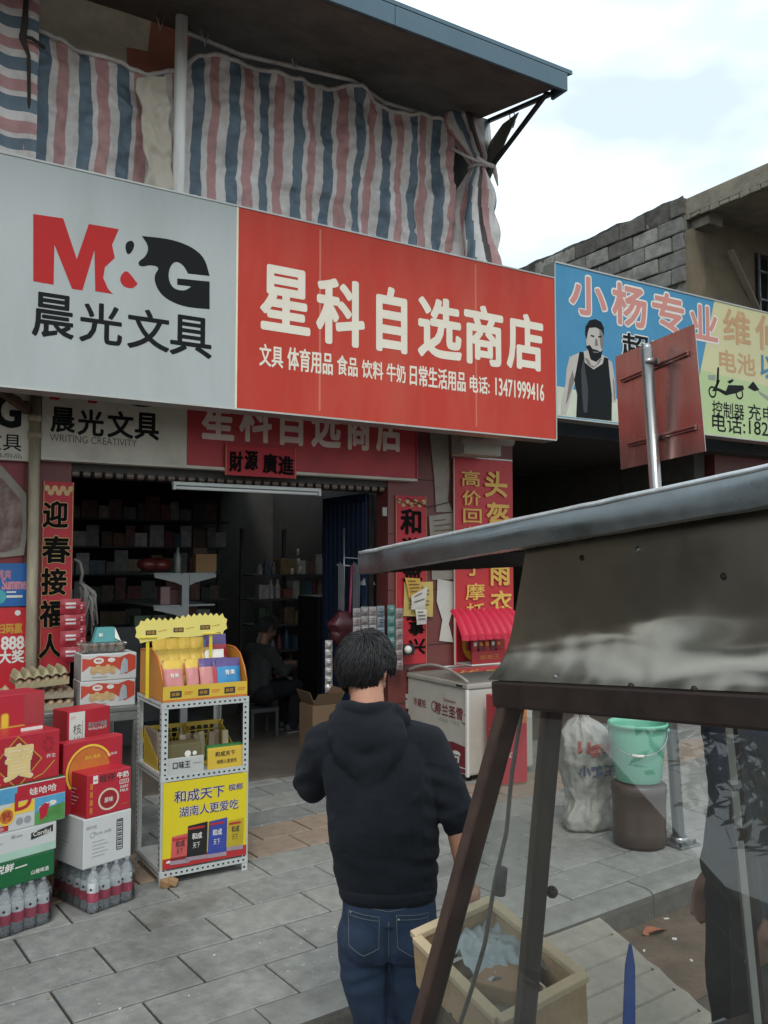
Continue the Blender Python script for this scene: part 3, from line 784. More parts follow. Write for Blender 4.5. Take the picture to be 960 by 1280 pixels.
# paper strips with calligraphy
m_cred = mat('couplet_red_paper', 'a8202c', .6, var=.1, scale=5, bump=.15, bscale=12)
m_cink = mat('couplet_black_ink', '0d0a09', .7, var=.1, spec=.1)
m_cgold = mat('couplet_gold_rim', 'a8865a', .4, .3, var=.1)
def couplet(label, chars, boxes, x0, y0, x1, y1, Y, cat='couplet', tops=None):
    f = Fr((0, Y, 0), SX)
    t = thing('paper_couplet', label, cat, P((x0 + x1) / 2, y1, Y=Y))
    a = f.px(x0, (y0 + y1) / 2)[0]; b = f.px(x1, (y0 + y1) / 2)[0]; lo = f.px((x0 + x1) / 2, y1)[1]; hi = f.px((x0 + x1) / 2, y0)[1]
    m_ = MB()
    m_.grid(lambda u, w: f.pt(a + (b - a) * u, lo + (hi - lo) * w, .004 + .003 * nz3(u * 2, w * 6, x0)), 6, 30, m_cred)
    m_.build('paper', t)
    m_ = MB()
    f.rect(m_, a + .005, lo, a + .009, hi, m_cgold, .009); f.rect(m_, b - .009, lo, b - .005, hi, m_cgold, .009)
    if tops:
        for k in range(7): f.disc(m_, a + (b - a) * (.12 + .13 * k), hi - .05 - .03 * (k % 2), .022, m_cgold, .009, seg=10)
    for c, bx in zip(chars, boxes):
        if x0 < 200: f.textpx(m_, c, *bx, m_cgold, .06, off=.0092, grow=.006)
        f.textpx(m_, c, *bx, m_cink, .038, off=.0102)
    m_.build('lettering', t)
    return t
couplet('tall red couplet with black brush characters beside the tan drain pipe', '迎春接福人',
        ((53, 626, 85, 660), (52, 670, 88, 704), (51, 710, 83, 744), (49, 750, 80, 784), (48, 792, 76, 822)), 51, 602, 90, 842, 6.515, tops=True)
couplet('tall red couplet with black brush characters above the freezer', '和谐盛世家事兴',
        ((500, 636, 526, 668), (501, 672, 526, 694), (503, 698, 527, 726), (505, 730, 528, 756), (507, 758, 529, 776), (510, 776, 530, 794), (510, 798, 531, 818)), 494, 620, 533, 830, 6.512, tops=True)
couplet('small red paper strip with four brush characters stuck on the old sign edge', '財源廣進',
        ((286, 564, 303, 590), (305, 563, 322, 588), (328, 567, 346, 592), (347, 570, 367, 594)), 281, 558, 370, 596, YO - .022, cat='paper strip')

# red banner with yellow characters
m_bred = mat('banner_red', 'b3262a', .5, var=.06, scale=3)
m_byel = mat('banner_yellow', 'cfa24a', .5, var=.08)
ban = thing('hanging_banner', 'tall red banner with two columns of yellow characters on the wall', 'banner', P(606, 830, Y=6.47))
f = Fr((0, 6.47, 0), SX)
a, b = f.px(568, 690)[0], f.px(641, 690)[0]
mb = MB(); mb.grid(lambda u, w: (a + (b - a) * u, 6.47 - .006 * math.sin(u * PI) - .008 * nz3(u * 2, w * 4, 2), .78 + (2.73 - .78) * w), 8, 30, m_bred)
mb.build('cloth', ban)
mb = MB(); mb.box2((a - .01, 6.478, 2.72), (b + .01, 6.5, 2.745), m_alu); mb.box2((a - .006, 6.462, .78), (a, 6.478, 2.72), mat('banner_hem', 'c9a9a0', .6)); mb.build('rod', ban)
mb = MB()
F2 = Fr((0, 6.452, 0), SX)
for c, bx in zip('头盔手套雨衣', ((606, 589, 634, 622), (608, 628, 637, 662), (609, 666, 637, 694), (610, 690, 637, 704), (612, 700, 638, 732), (613, 738, 640, 764))): F2.textpx(mb, c, *bx, m_byel, .035, off=.001)
for c, bx in zip('高价回收二手摩托', ((577, 588, 600, 608), (578, 613, 601, 632), (579, 636, 602, 654), (580, 658, 602, 676), (581, 680, 603, 690), (581, 692, 604, 720), (582, 729, 606, 750), (583, 754, 607, 772))): F2.textpx(mb, c, *bx, m_byel, .022, off=.001)
mb.build('lettering', ban)

# papers on the right pier
m_ypap = mat('yellow_paper', 'b9913c', .8, var=.1, scale=4); m_ypap2 = mat('yellow_paper_pale', 'b59f5c', .8, var=.1, scale=4)
m_wpap = mat('white_paper', 'b6b2aa', .85, var=.08, scale=5); m_gink = mat('grey_print', '5a4a33', .8)
m_peel = mat('peeling_paper', '8f877c', .9, var=.15, scale=6, dirt='5f554b', dirt_amt=.5, dirt_scale=5)
def sheet(name, label, cat, pts, Y, m, lines=0, group=None, ml=None):
    f_ = Fr((0, Y, 0), SX); m_ = MB()
    q = [f_.pt(*f_.px(*p), 0) for p in pts]
    if len(q) == 4: m_.grid(lambda u, w: q[3].lerp(q[2], u).lerp(q[0].lerp(q[1], u), w) + V3((0, -.006 * math.sin(w * 3) - .006 * nz3(u * 3, w * 3, pts[0][0]), 0)), 5, 8, m)
    else: m_.prism(q, (0, .002, 0), m)
    if lines and len(q) == 4:
        for i in range(lines):
            w0 = .85 - .7 * i / lines
            e = .7 if i % 3 else .5
            A = q[3].lerp(q[2], .15).lerp(q[0].lerp(q[1], .15), w0); B = q[3].lerp(q[2], .15 + e).lerp(q[0].lerp(q[1], .15 + e), w0)
            m_.bar(A + V3((0, -.013, 0)), B + V3((0, -.013, 0)), .008, .001, ml or m_gink, (0, 0, 1))
    return tag(m_.build(name), label, cat, group)
sheet('paper_notice', 'pale yellow notice sheet taped over the couplet above the freezer', 'notice', ((505, 728), (541, 727), (541, 771), (504, 770)), 6.495, m_ypap2, 7)
sheet('paper_notice', 'orange yellow flyer pinned over the paler yellow notice', 'notice', ((506, 722), (525, 723), (527, 745), (511, 748)), 6.475, m_ypap, 4)
sheet('paper_receipt', 'torn white receipt hanging from the yellow notices', 'receipt', ((514, 745), (534, 733), (531, 762), (514, 762)), 6.46, m_wpap, 2)
sheet('paper_receipt', 'small white receipt hanging lowest below the yellow notices', 'receipt', ((519, 762), (533, 762), (533, 780), (521, 781)), 6.45, m_wpap, 3)
sheet('torn_paper', 'long pale strip of old paper glued high under the big sign', 'paper', ((537, 540), (560, 542), (562, 595), (560, 625), (566, 640), (545, 640), (543, 600)), 6.508, m_peel)
sheet('torn_paper', 'grey square notice faded on the wall beside the red banner', 'paper', ((536, 645), (566, 641), (570, 688), (538, 690)), 6.506, m_peel, 5)
sheet('torn_paper', 'grey square sheet glued below the cart roof edge on the pier', 'paper', ((538, 700), (570, 700), (571, 724), (540, 725)), 6.506, m_peel, 2)
sheet('torn_paper', 'ragged white shred of torn paper beside the red banner above the freezer', 'paper', ((547, 724), (567, 727), (572, 745), (566, 762), (561, 780), (567, 803), (549, 801), (553, 775), (546, 752)), 6.506, m_wpap)
for k in range(3): pass
mb = MB(); mb.tube([P(508, 622, Y=6.49), P(535, 634, Y=6.49), P(560, 628, Y=6.49), P(574, 618, Y=6.47)], .004, m_metal_dark, 6)
mb.tube([P(496, 624, Y=6.49), P(512, 632, Y=6.49), P(530, 628, Y=6.49)], .003, m_metal_dark, 6)
tag(mb.build('cable'), 'thin black cable sagging across the top of the couplet above the freezer', 'cable')
mb = MB()
mb.box2(P(572, 556, Y=6.3) - V3((0, .1, .09)), P(618, 556, Y=6.3) + V3((0, .1, .09)), mat('pale_plaster_box', 'a39e92', .8, var=.1), .01)
mb.cyl(P(575, 548, Y=6.1), P(640, 553, Y=6.1), .04, m_plaster, 12)
tag(mb.build('pipe_box'), 'pale boxed pipe end above the red banner', 'pipe box')

# posters and boards on the left pier
m_pblue = mat('poster_blue', '1f5d9e', .35, var=.25, scale=4); m_pred = mat('poster_red', 'b3202a', .4, var=.08, scale=4)
m_pwhite = mat('print_white', 'd0cdc6', .5, var=.03); m_pgold = mat('print_gold', 'b7872f', .5, var=.1); m_ppink = mat('print_pink', 'c07f8c', .5)
m_pteal = mat('print_teal', '3f9ba0', .5, var=.2)
YP = 6.50
f = Fr((0, YP, 0), SX)
po = thing('poster', 'glossy blue poster with pink lettering above the red prize poster', 'poster', P(10, 762, Y=YP))
mb = MB(); f.rectpx(mb, -40, 704, 38, 758, m_pblue, .004); mb.build('sheet', po)
mb = MB(); f.textpx(mb, 'Summer', 2, 722, 37, 737, m_ppink, .04, off=.006); f.textpx(mb, '清爽', -4, 712, 14, 724, m_ppink, .02, off=.006); f.disc(mb, *f.px(-2, 746), .05, m_pteal, .005); f.rectpx(mb, 8, 744, 28, 747, m_pwhite, .006); f.rectpx(mb, 8, 739, 20, 741, m_pwhite, .006); mb.build('lettering', po)
po = thing('poster', 'red prize poster with white 888 lettering behind the egg trays', 'poster', P(10, 900, Y=YP))
mb = MB(); f.rectpx(mb, -40, 760, 38, 905, m_pred, .004); mb.build('sheet', po)
mb = MB()
f.textpx(mb, '888', 1, 795, 30, 812, m_pwhite, .05, off=.006); f.textpx(mb, '元', 30, 800, 36, 808, m_pwhite, .02, off=.006)
f.textpx(mb, '大奖!', -2, 812, 34, 829, m_pwhite, .04, off=.006)
f.textpx(mb, '扫码赢', -4, 779, 28, 792, m_pgold, .04, off=.006)
f.disc(mb, *f.px(22, 766), .02, m_pwhite, .006, seg=8)
mb.build('lettering', po)
mb = MB(); mb.box2((-2.4, 6.505, 0), (.96, 6.519, 2.455), mat('red_board', '7d2026', .5, var=.1, dirt='4e1c1c', dirt_amt=.4)); tag(mb.build('red_board'), 'plain red wall board behind the posters and the drain pipe', 'board')
sheet('old_notice_board', 'peeling whitish board with torn grey paper above the blue poster', 'board', ((-30, 575), (2, 582), (33, 617), (33, 672), (30, 694), (-30, 700)), 6.485, m_peel)
sheet('torn_paper', 'crumbled reddish grey paper layer on the peeling board', 'paper', ((-30, 590), (2, 597), (26, 625), (28, 660), (24, 684), (8, 690), (-30, 691)), 6.480, mat('mottled_paper', '6d5550', .9, var=.35, scale=9, dirt='a39c92', dirt_amt=.7, dirt_scale=8))

# blue repair shop sign
m_bl = mat('sign_sky_blue', '2a789f', .4, var=.08, scale=1.6, dirt='4f8fae', dirt_amt=.3)
m_ye = mat('sign_pale_yellow', 'b9b48a', .45, var=.06, scale=1.6)
m_gr = mat('sign_pale_green', '9fb27e', .45, var=.06, scale=1.6)
m_pk = mat('sign_salmon', 'b97a70', .45, var=.05); m_tanl = mat('sign_tan_letters', 'ae8a62', .5); m_skin_print = mat('print_skin', 'aaa39d', .5, var=.04, scale=9)
m_skin_dark = mat('print_skin_dark', '6d655f', .5, var=.1)
YB = 5.72
rs = thing('repair_sign', 'blue and yellow repair shop sign with a man in a tank top', 'sign', (6.9, 5.8, 3.05))
fr = Fr((0, YB, 0), SX)
zb, zt = fr.px(698, 521)[1], fr.px(692, 328)[1]
xl = fr.px(695, 425)[0]; xr = 10.4
mb = MB(); mb.box2((xl, YB, zb), (xr, YB + .14, zt), m_bl); mb.build('panel', rs)
mb = MB()
mb.box2((xl - .004, YB - .008, zt), (xr, YB + .15, zt + .015), m_alu); mb.box2((xl - .012, YB - .006, zb), (xl - .001, YB + .15, zt), m_alu); mb.box2((xl - .004, YB - .006, zb - .012), (xr, YB + .15, zb), m_alu)
mb.build('frame', rs)
mb = MB()
def q2(x, y): return fr.px(660 + x * .3125, 300 + y * .3125)
u1 = q2(745, 250)[0]
fr.poly(mb, [(u1, zt), q2(690, 520), (q2(650, 760)[0], zb), (xr, zb), (xr, zt)], m_ye, .001)
fr.poly(mb, [q2(690, 520), (q2(650, 760)[0], zb), (xr, zb), (xr, zb + .5)], m_gr, .0013)
fr.poly(mb, [(xl + .004, q2(125, 585)[1]), (xl + .004, zb + .01), (q2(420, 700)[0], zb + .01), (q2(420, 640)[0], q2(420, 650)[1])], mat('sign_pale_cream', 'b7bba8', .45), .0013)
def pp_(pts, m, off): fr.poly(mb, [q2(*p) for p in pts], m, off)
pp_([(205, 450), (165, 468), (153, 520), (148, 580), (134, 640), (130, 700), (152, 702), (166, 640), (188, 570), (215, 500)], m_skin_print, .002)
pp_([(305, 468), (335, 488), (347, 560), (352, 650), (335, 650), (322, 570), (300, 520)], m_skin_print, .002)
pp_([(215, 448), (240, 440), (290, 455), (320, 472), (310, 510), (262, 540), (205, 500)], m_skin_print, .002)
pp_([(205, 448), (222, 448), (226, 490), (262, 518), (298, 495), (304, 468), (320, 474), (326, 540), (335, 620), (334, 724), (192, 709), (196, 620), (184, 560), (196, 500)], m_lblk, .0025)
uc, vc = q2(265, 400)
fr.disc(mb, uc, vc, .107, m_skin_print, .0024, ry=.19)
pp_([(232, 425), (240, 442), (250, 478), (272, 488), (292, 470), (297, 440), (288, 448), (275, 440), (258, 436), (246, 420)], m_lblk, .0029)
pp_([(228, 375), (230, 345), (245, 322), (268, 316), (292, 328), (303, 352), (303, 385), (294, 362), (270, 350), (244, 352), (238, 372), (234, 400)], m_lblk, .0029)
for a_, b_ in (((250, 385), (264, 389)), ((280, 391), (294, 388))): pp_([a_, (b_[0], b_[1] + 1), (b_[0], b_[1] - 6), (a_[0], a_[1] - 6)], m_lblk, .0029)
pp_([(268, 395), (276, 396), (280, 424), (266, 424)], m_skin_dark, .0027)
pp_([(258, 446), (282, 448), (280, 452), (260, 450)], m_skin_dark, .0032)
pp_([(165, 560), (178, 520), (186, 560), (160, 640), (150, 660)], m_skin_dark, .0021)
pp_([(225, 470), (240, 476), (252, 500), (262, 505), (272, 500), (285, 478), (296, 474), (285, 492), (262, 512), (238, 496)], m_skin_dark, .0023)
pp_([(284, 352), (300, 362), (302, 400), (298, 440), (290, 430), (286, 400)], m_skin_dark, .00245)
pp_([(222, 470), (228, 520), (240, 600), (236, 690), (222, 690), (214, 600), (212, 520)], mat('print_tank_light', '2b2d31', .6), .0027)
pp_([(338, 540), (345, 570), (349, 640), (343, 640)], m_skin_dark, .0021)
mb.build('print', rs)
mb = MB()
for c, b in zip('小杨专业', ((712, 346, 758, 395), (765, 356, 808, 408), (815, 367, 855, 415), (862, 382, 897, 425))):
    T(c, *b, m_pwhite, .07, off=.002, grow=.018); T(c, *b, m_pk, .035, off=.003)
for c, b in zip('维修', ((904, 388, 938, 431), (944, 396, 985, 440))): T(c, *b, m_tanl, .03, off=.003)
for c, b in (('电池', (899, 440, 944, 467)),): T(c, *b, m_tanl, .025, off=.003)
T('以', 950, 444, 972, 474, mat('print_blue', '2f6f8f', .5), .03, off=.003)
T('旧', 976, 448, 998, 477, m_lred, .03, off=.003)
T('超威', 777, 421, 845, 452, m_pwhite, .06, off=.002, grow=.012); T('超威', 777, 421, 845, 452, m_lblk, .03, off=.003)
T('控制器', 890, 503, 930, 523, m_lblk, .01, off=.003); T('充电器', 935, 508, 985, 528, m_lblk, .01, off=.003)
T('电话:182', 890, 520, 960, 543, m_lblk, .012, off=.003)
mb.build('lettering', rs)
mb = MB()   # printed scooter
u, v = q2(737, 608); fr.ring(mb, u, v, .062, .02, m_lblk, .003, 20)
u2, v2 = q2(845, 615); fr.ring(mb, u2, v2, .062, .02, m_lblk, .003, 20)
pp_([(735, 605), (760, 560), (768, 560), (756, 590), (790, 605), (800, 580), (860, 582), (864, 598), (835, 612), (790, 622), (760, 604)], m_lblk, .0028)
pp_([(796, 566), (818, 556), (822, 564), (806, 576)], m_lblk, .0028)
pp_([(752, 575), (757, 510), (764, 508), (762, 575)], m_lblk, .0028)
pp_([(718, 540), (750, 540), (748, 562), (722, 560)], mat('print_grey', '7f857c', .5), .0027)
pp_([(878, 590), (900, 565), (925, 600), (905, 605)], m_lblk, .0028)
pp_([(915, 600), (965, 628), (1000, 660), (1000, 672), (930, 620)], mat('print_grey', '7f857c', .5), .0027)
mb.build('picture', rs)
mb = MB()
for x in (5.6, 7.2, 8.8): mb.box2((x, YB + .142, 3.12), (x + .05, 6.5, 3.16), m_metal_dark)
mb.build('bracket', rs)

# ------------------------------------------------------------------ traffic sign seen from behind, leaning post
m_post = mat('galvanised_post', '9a9c9d', .32, .85, var=.1, scale=6, rvar=.1, stretch=(3, 3, .6), dirt='63605b', dirt_amt=.4)
m_plate = mat('red_brown_plate', 'b08680', .24, .7, var=.12, scale=3, rvar=.1, stretch=(2, 2, .4), dirt='5d3634', dirt_amt=.5, dirt_scale=2)
ts = thing('road_sign', 'brownish red back of a road sign plate on a leaning grey post', 'road sign', (4.40, 3.72, 0))
pb_ = V3((4.40, 3.72, 0)); pt_ = P(808, 436, d=5.42)
pd = (pt_ - pb_).normalized()
mb = MB(); mb.cyl(pb_ + V3((0, 0, .01)), pt_, .037, m_post, 24); mb.box2((4.31, 3.63, 0.002), (4.49, 3.81, .014), m_post, .002)
for i in (-1, 1):
    for j in (-1, 1): mb.cyl((4.40 + .065 * i, 3.72 + .065 * j, .012), (4.40 + .065 * i, 3.72 + .065 * j, .035), .009, m_metal_dark, 8)
mb.cyl((4.40, 3.72, .014), (4.40, 3.72, .05), .05, m_post, 16)
mb.build('post', ts)
e_ = V3((.18, .98, 0)).normalized(); nn = V3((-e_.y, e_.x, 0))          # plate direction, normal towards us
po_ = P(818, 510, d=5.42) - nn * .055
cn = [Ppl(x, y, po_, nn) for x, y in ((769, 446), (868, 405), (882, 564), (776, 587))]
mb = MB(); mb.prism(cn[::-1], -nn * .004, m_plate, m_alu)
mb.build('plate', ts)
for (xa, ya, xb, yb) in ((777, 476, 860, 441), (786, 556, 870, 534)):
    a, b = Ppl(xa, ya, po_ + nn * .012, nn), Ppl(xb, yb, po_ + nn * .012, nn)
    mb = MB(); mb.bar(a, b, .03, .016, m_plate, (0, 0, 1), .003); mb.bar(a + nn * .009, b + nn * .009, .008, .012, mat('plate_channel_dark', '4e2c2a', .5, .3), (0, 0, 1)); mb.build('rail', ts)
for y in (452, 546):
    c = P(809 + (y - 436) * .063, y, d=5.42)
    mb = MB(); mb.cyl(c - pd * .018, c + pd * .018, .042, m_post, 20); mb.bar(c - nn * .05 + e_ * .04, c - nn * .05 - e_ * .04, .036, .012, m_post, pd); mb.build('clamp', ts)
mb = MB(); mb.ball(pt_, .037, m_post, 16, 8); mb.build('cap', ts)

# ------------------------------------------------------------------ cartons and packs on the pavement
def zat(y, A, x=None):
    """height of the photo row y at the ground position of A"""
    r = ray(x if x is not None else 480, y)
    d = (V3((A.x, A.y, 0)) - V3((0, 0, 0))).dot(V3((math.sin(YAW), math.cos(YAW), 0)))
    t = d / V3((r.x, r.y, 0)).dot(V3((math.sin(YAW), math.cos(YAW), 0)))
    return CAM_H + r.z * t
RB = math.radians(19)
RX = V3((math.cos(RB), math.sin(RB), 0)); RY = V3((-math.sin(RB), math.cos(RB), 0))
m_kraft = mat('kraft_card', '8f6f4d', .8, var=.08, scale=5, bump=.1)
m_cwhite = mat('carton_white', 'b9bab8', .55, var=.04, scale=4); m_cred = mat('carton_red', 'a81e2e', .42, var=.06, scale=4)
m_cred2 = mat('carton_deep_red', '8e1a22', .42, var=.06, scale=4); m_cgreen = mat('carton_green', '0f5a30', .45, var=.08, scale=4)
m_pblack = mat('print_black', '2a2a2c', .5); m_pgrey = mat('print_grey_line', '8a8c8e', .5); m_pyel = mat('print_yellow', 'd8b53a', .45, var=.06); m_psky = mat('print_sky', '4f93b8', .45, var=.2, scale=9)
m_pgreen = mat('print_green', '4f8a48', .5, var=.3, scale=12); m_porange = mat('print_orange', 'b8692b', .45, var=.15, scale=9)
class Carton:
    """box standing at base corner A (front, right or left bottom), turned by rz; local x right, y back, z up"""
    def __init__(s, name, label, cat, A, w, d, h, m, rz=RB, right=True, group=None, m_side=None, bev=.006):
        ex = V3((math.cos(rz), math.sin(rz), 0))
        A = V3(A)
        if right: A = A - ex * w
        s.name, s.label, s.cat, s.group = name, label, cat, group
        s.A, s.rz, s.w, s.d, s.h = A, rz, w, d, h
        s.mb = MB()
        R_ = Matrix.Rotation(rz, 3, 'Z')
        s.mb.box(A + R_ @ V3((w / 2, d / 2, h / 2)), (w, d, h), m, R_, bev)
        s.f = Fr(A + R_ @ V3((0, 0, 0)), ex)
        s.R = R_
        s.left = Fr(A + R_ @ V3((0, d, 0)), R_ @ V3((0, -1, 0)))
        s.top = Fr(A + V3((0, 0, h)), ex, R_ @ V3((0, 1, 0)))
        if m_side:
            s.left.rect(s.mb, .003, .003, d - .003, h - .003, m_side, .0006)
    def done(s):
        for k in range(5): s.left.rect(s.mb, s.d * .2, s.h * (.25 + .09 * k), s.d * (.45 + .1 * ((k * 7) % 3)), s.h * (.25 + .09 * k) + .005, m_pgrey, .0012)
        s.top.rect(s.mb, .004, s.d * .5 - .022, s.w - .004, s.d * .5 + .022, mat('packing_tape', 'a08a66', .25, var=.1), .0009) if s.cat == 'carton' else None
        return tag(s.mb.build(s.name, at=s.A), s.label, s.cat, s.group)
def hand_slot(c):
    pass

# drinking water in shrink film
m_bot = glass('bottle_plastic', (.95, .97, .98), 1.3, .24, .06, (.85, .88, .9))
m_lab_w = mat('bottle_label_white', 'cfd2d2', .4, var=.04); m_lab_r = mat('bottle_label_red', 'b0425a', .4, var=.12, scale=20)
m_film = glass('shrink_film', (.97, .98, .98), 1.25, .02, .10, (.8, .8, .8))
m_cap = mat('bottle_cap', 'b8c0c4', .4)
bm_ = MB()
bprof = [(.026, 0), (.0312, .006), (.0312, .022), (.029, .027), (.0312, .032), (.0312, .055)]
bm_.lathe(bprof, (0, 0, 0), m_bot, 12, False)
bm_.lathe([(.0314, .052), (.0314, .098)], (0, 0, 0), m_lab_r, 12, False)
bm_.lathe([(.0315, .098), (.0315, .146)], (0, 0, 0), m_lab_w, 12, False)
bm_.lathe([(.0312, .146), (.0305, .158), (.026, .178), (.017, .195), (.0125, .203), (.0125, .21)], (0, 0, 0), m_bot, 12, False)
bm_.lathe([(.0145, .206), (.0145, .222), (.012, .224)], (0, 0, 0), m_cap, 10)
for a in range(4):
    t = a * PI / 2
    c = V3((.0318 * math.cos(t), .0318 * math.sin(t), .116)); tx = V3((-math.sin(t), math.cos(t), 0))
    bm_.face([c + tx * .008, c + V3((0, 0, .008)), c - tx * .008, c - V3((0, 0, .008))], m_pblack)
bproto = None
def water_pack(label, A, nx, ny):
    global bproto
    w = nx * .0635
    t = thing('water_pack', label, 'bottled water', A - RX * w, RB, 'shrink-wrapped water packs on the pavement')
    for i in range(nx):
        for j in range(ny):
            if bproto is None:
                o = bm_.build('bottle', t, local=True); bproto = o
            else:
                o = bproto.copy(); COL.objects.link(o); o.parent = t
            o.location = (.032 + i * .0635, .032 + j * .0635, .002); o.rotation_euler = (0, 0, random.uniform(0, 6))
    m_ = MB(); Mw = WM[t.name]
    def film(u, v_):   # closed band round the pack, tight over bottle shoulders
        return Mw @ V3((u, v_, 0))
    D = ny * .0635
    rg = []
    for z, ins in ((.002, .004), (.02, -.003), (.07, .001), (.13, -.003), (.17, .002), (.205, .018), (.226, .03)):
        lo, hx, hy = ins, w - ins, D - ins
        ring = []
        for (ax, ay, bx, by) in ((lo, lo, hx, lo), (hx, lo, hx, hy), (hx, hy, lo, hy), (lo, hy, lo, lo)):
            for k in range(8):
                f_ = k / 8
                ring.append(Mw @ V3((ax + (bx - ax) * f_ + .002 * math.sin(k * 3 + z * 40), ay + (by - ay) * f_ + .002 * math.cos(k * 2.3 + z * 50), z)))
        rg.append(ring)
    m_.loft(rg, m_film, True, True)
    m_.build('shrink_film', t)
    return t
A_w2 = P(168, 1125, z=0); A_w1 = P(64, 1153, z=0)
water_pack('pack of small water bottles under the white carton with a barcode strip', A_w2, 4, 6)
water_pack('pack of small water bottles under the dark green carton', A_w1, 6, 4)

# right column of cartons
h0 = .226
c = Carton('carton', 'plain white carton with a tall barcode strip standing on water bottles', 'carton', V3((A_w2.x, A_w2.y, h0)) - RX * .02 + RY * .01, .275, .36, .245, m_cwhite, m_side=mat('carton_shadow_white', 'a5a7a6', .55, var=.05))
f = c.f
u0, v0 = .19, .055
f.line(c.mb, [(u0, v0), (u0 + .033, v0), (u0 + .033, .205), (u0, .205), (u0, v0)], .005, m_pblack)
for i in range(12): f.rect(c.mb, u0 + .005, v0 + .008 + i * .0118, u0 + .028, v0 + .013 + i * .0118 + .003 * (i % 2), m_pblack)
for i in range(5): f.rect(c.mb, .05, .05 + i * .018, .05 + .07 + .02 * (i % 2), .053 + i * .018, m_pgrey)
f.text(c.mb, 'Pure milk', .06, .155, .1, .018, m_pgrey, .0); f.text(c.mb, '纯牛奶', .015, .19, .06, .018, m_pgrey); f.ring(c.mb, .05, .16, .014, .003, m_pgrey)
c.done()
z1 = h0 + .245
Ar = V3((A_w2.x, A_w2.y, z1)) - RX * .025 + RY * .012
c = Carton('milk_box', 'red milk gift box with tall back panel and yellow moon arc', 'gift box', Ar, .255, .2, .215, m_cred, m_side=m_cred2)
R_ = c.R
cb = Carton('x', '', '', Ar + RY * .14 + RX * .04, .345, .07, .36, m_cred, m_side=m_cred2)
c.mb.mesh(cb.mb.v, cb.mb.f, [cb.mb.ml[i] for i in cb.mb.m])
f = c.f
f.text(c.mb, '旺仔', .075, .165, .085, .036, m_pblack, .03); f.text(c.mb, '牛奶', .17, .167, .07, .032, m_pwhite, .04)
f.rect(c.mb, .035, .165, .062, .205, m_pwhite, .0008); f.text(c.mb, '一', .038, .18, .02, .004, m_cred, .03)
f.text(c.mb, 'DAIRY', .19, .115, .05, .014, m_pwhite, .02); f.text(c.mb, 'MILK', .19, .096, .05, .014, m_pwhite, .02)
f.line(c.mb, [(.188, .138), (.24, .138), (.24, .157), (.188, .157), (.188, .138)], .003, m_pwhite); f.text(c.mb, '复原乳', .193, .142, .042, .011, m_pwhite)
for i in range(4): f.rect(c.mb, .018, .02 + i * .04, .034, .05 + i * .04, m_porange)
f.disc(c.mb, .125, .075, .06, mat('print_pale', 'c9b7a0', .5), .0009, ry=.055); f.disc(c.mb, .125, .075, .05, m_cred2, .0012, ry=.045)   # plain round badge
f.text(c.mb, '原味', .1, .06, .05, .026, m_pwhite, .02, off=.0018)
f.text(c.mb, '190ml', .2, .03, .04, .01, m_porange)
g = cb.f
g.ring(c.mb, .15, .20, .135, .012, m_pyel, .0015, 30, math.radians(25), math.radians(215)); g.disc(c.mb, .15, .2, .118, m_porange, .001, seg=40)
g.rect(c.mb, .02, .275, .33, .2755, m_cred2, .002)
g.text(c.mb, '礼盒装', .25, .26, .06, .014, m_pwhite, off=.002)
g.text(c.mb, '送礼佳品', .12, .26, .09, .018, m_pyel, .02, off=.002)
c.done()
# walnut drink box behind, on a plain carton
Aw = P(137, 935, Y=4.98); Aw = V3((Aw.x, Aw.y, 0))
zb1 = zat(950, Aw); zt1 = zat(882, Aw)
c = Carton('carton', 'plain brown carton half hidden behind the red milk gift box', 'carton', Aw, .30, .16, zb1, m_kraft); c.done()
c = Carton('walnut_drink_box', 'slim red walnut drink box with a white character stripe', 'gift box', V3((Aw.x, Aw.y, zb1 + .001)), .262, .15, zt1 - zb1, m_cred, m_side=m_cred2)
f = c.f; H_ = c.h
f.rect(c.mb, .012, .005, .105, H_ - .01, m_pwhite)
for i, ch in enumerate('核桃乳'): f.text(c.mb, ch, .035, H_ - .13 - i * .068, .05, .055, m_pblack, .0)
f.text(c.mb, '六个', .02, H_ - .05, .03, .02, m_cred); f.line(c.mb, [(.09, H_ - .2), (.09, H_ - .06)], .004, m_pgrey)
f.text(c.mb, '养元六个核桃', .125, H_ - .105, .115, .03, m_pgrey, .03); f.text(c.mb, 'WALNUT', .125, H_ - .12, .115, .014, m_pwhite, .02)
f.disc(c.mb, .19, H_ - .26, .065, m_pwhite, .001, ry=.06); f.disc(c.mb, .19, H_ - .26, .058, m_porange, .0014, ry=.052)
f.rect(c.mb, .15, H_ - .27, .23, H_ - .255, m_pyel, .0018)
c.done()

# left column
zc = .226
gA = V3((A_w1.x, A_w1.y, zc)) + RX * .012 + RY * .004
hgreen = zat(1062, A_w1) - zc
c = Carton('carton', 'dark green carton standing on a water bottle pack', 'carton', gA, .40, .27, hgreen, m_cgreen); f = c.f
f.text(c.mb, '悦鲜', .10, .07, .09, .04, m_pwhite, .03, shear=.2); f.line(c.mb, [(.2, .08), (.26, .083)], .006, m_pwhite); f.text(c.mb, '山楂啤酒', .28, .028, .09, .022, m_pwhite, .02); c.done()
zg = zc + hgreen
hw = zat(1027, A_w1, 66) - zg
c = Carton('carton', 'pale white and mint carton on top of the dark green carton', 'carton', V3((gA.x, gA.y, zg)) + RX * .008, .40, .27, hw, m_cwhite); f = c.f
f.rect(c.mb, .004, .004, .396, hw * .3, mat('print_mint', '9dbbaa', .5), .0006)
f.poly(c.mb, [(.268, hw - .062), (.38, hw - .045), (.38, hw - .012), (.268, hw - .03)], m_pblack, .0012); f.text(c.mb, 'Cordial', .278, hw - .048, .09, .022, m_pwhite, .02, off=.002)
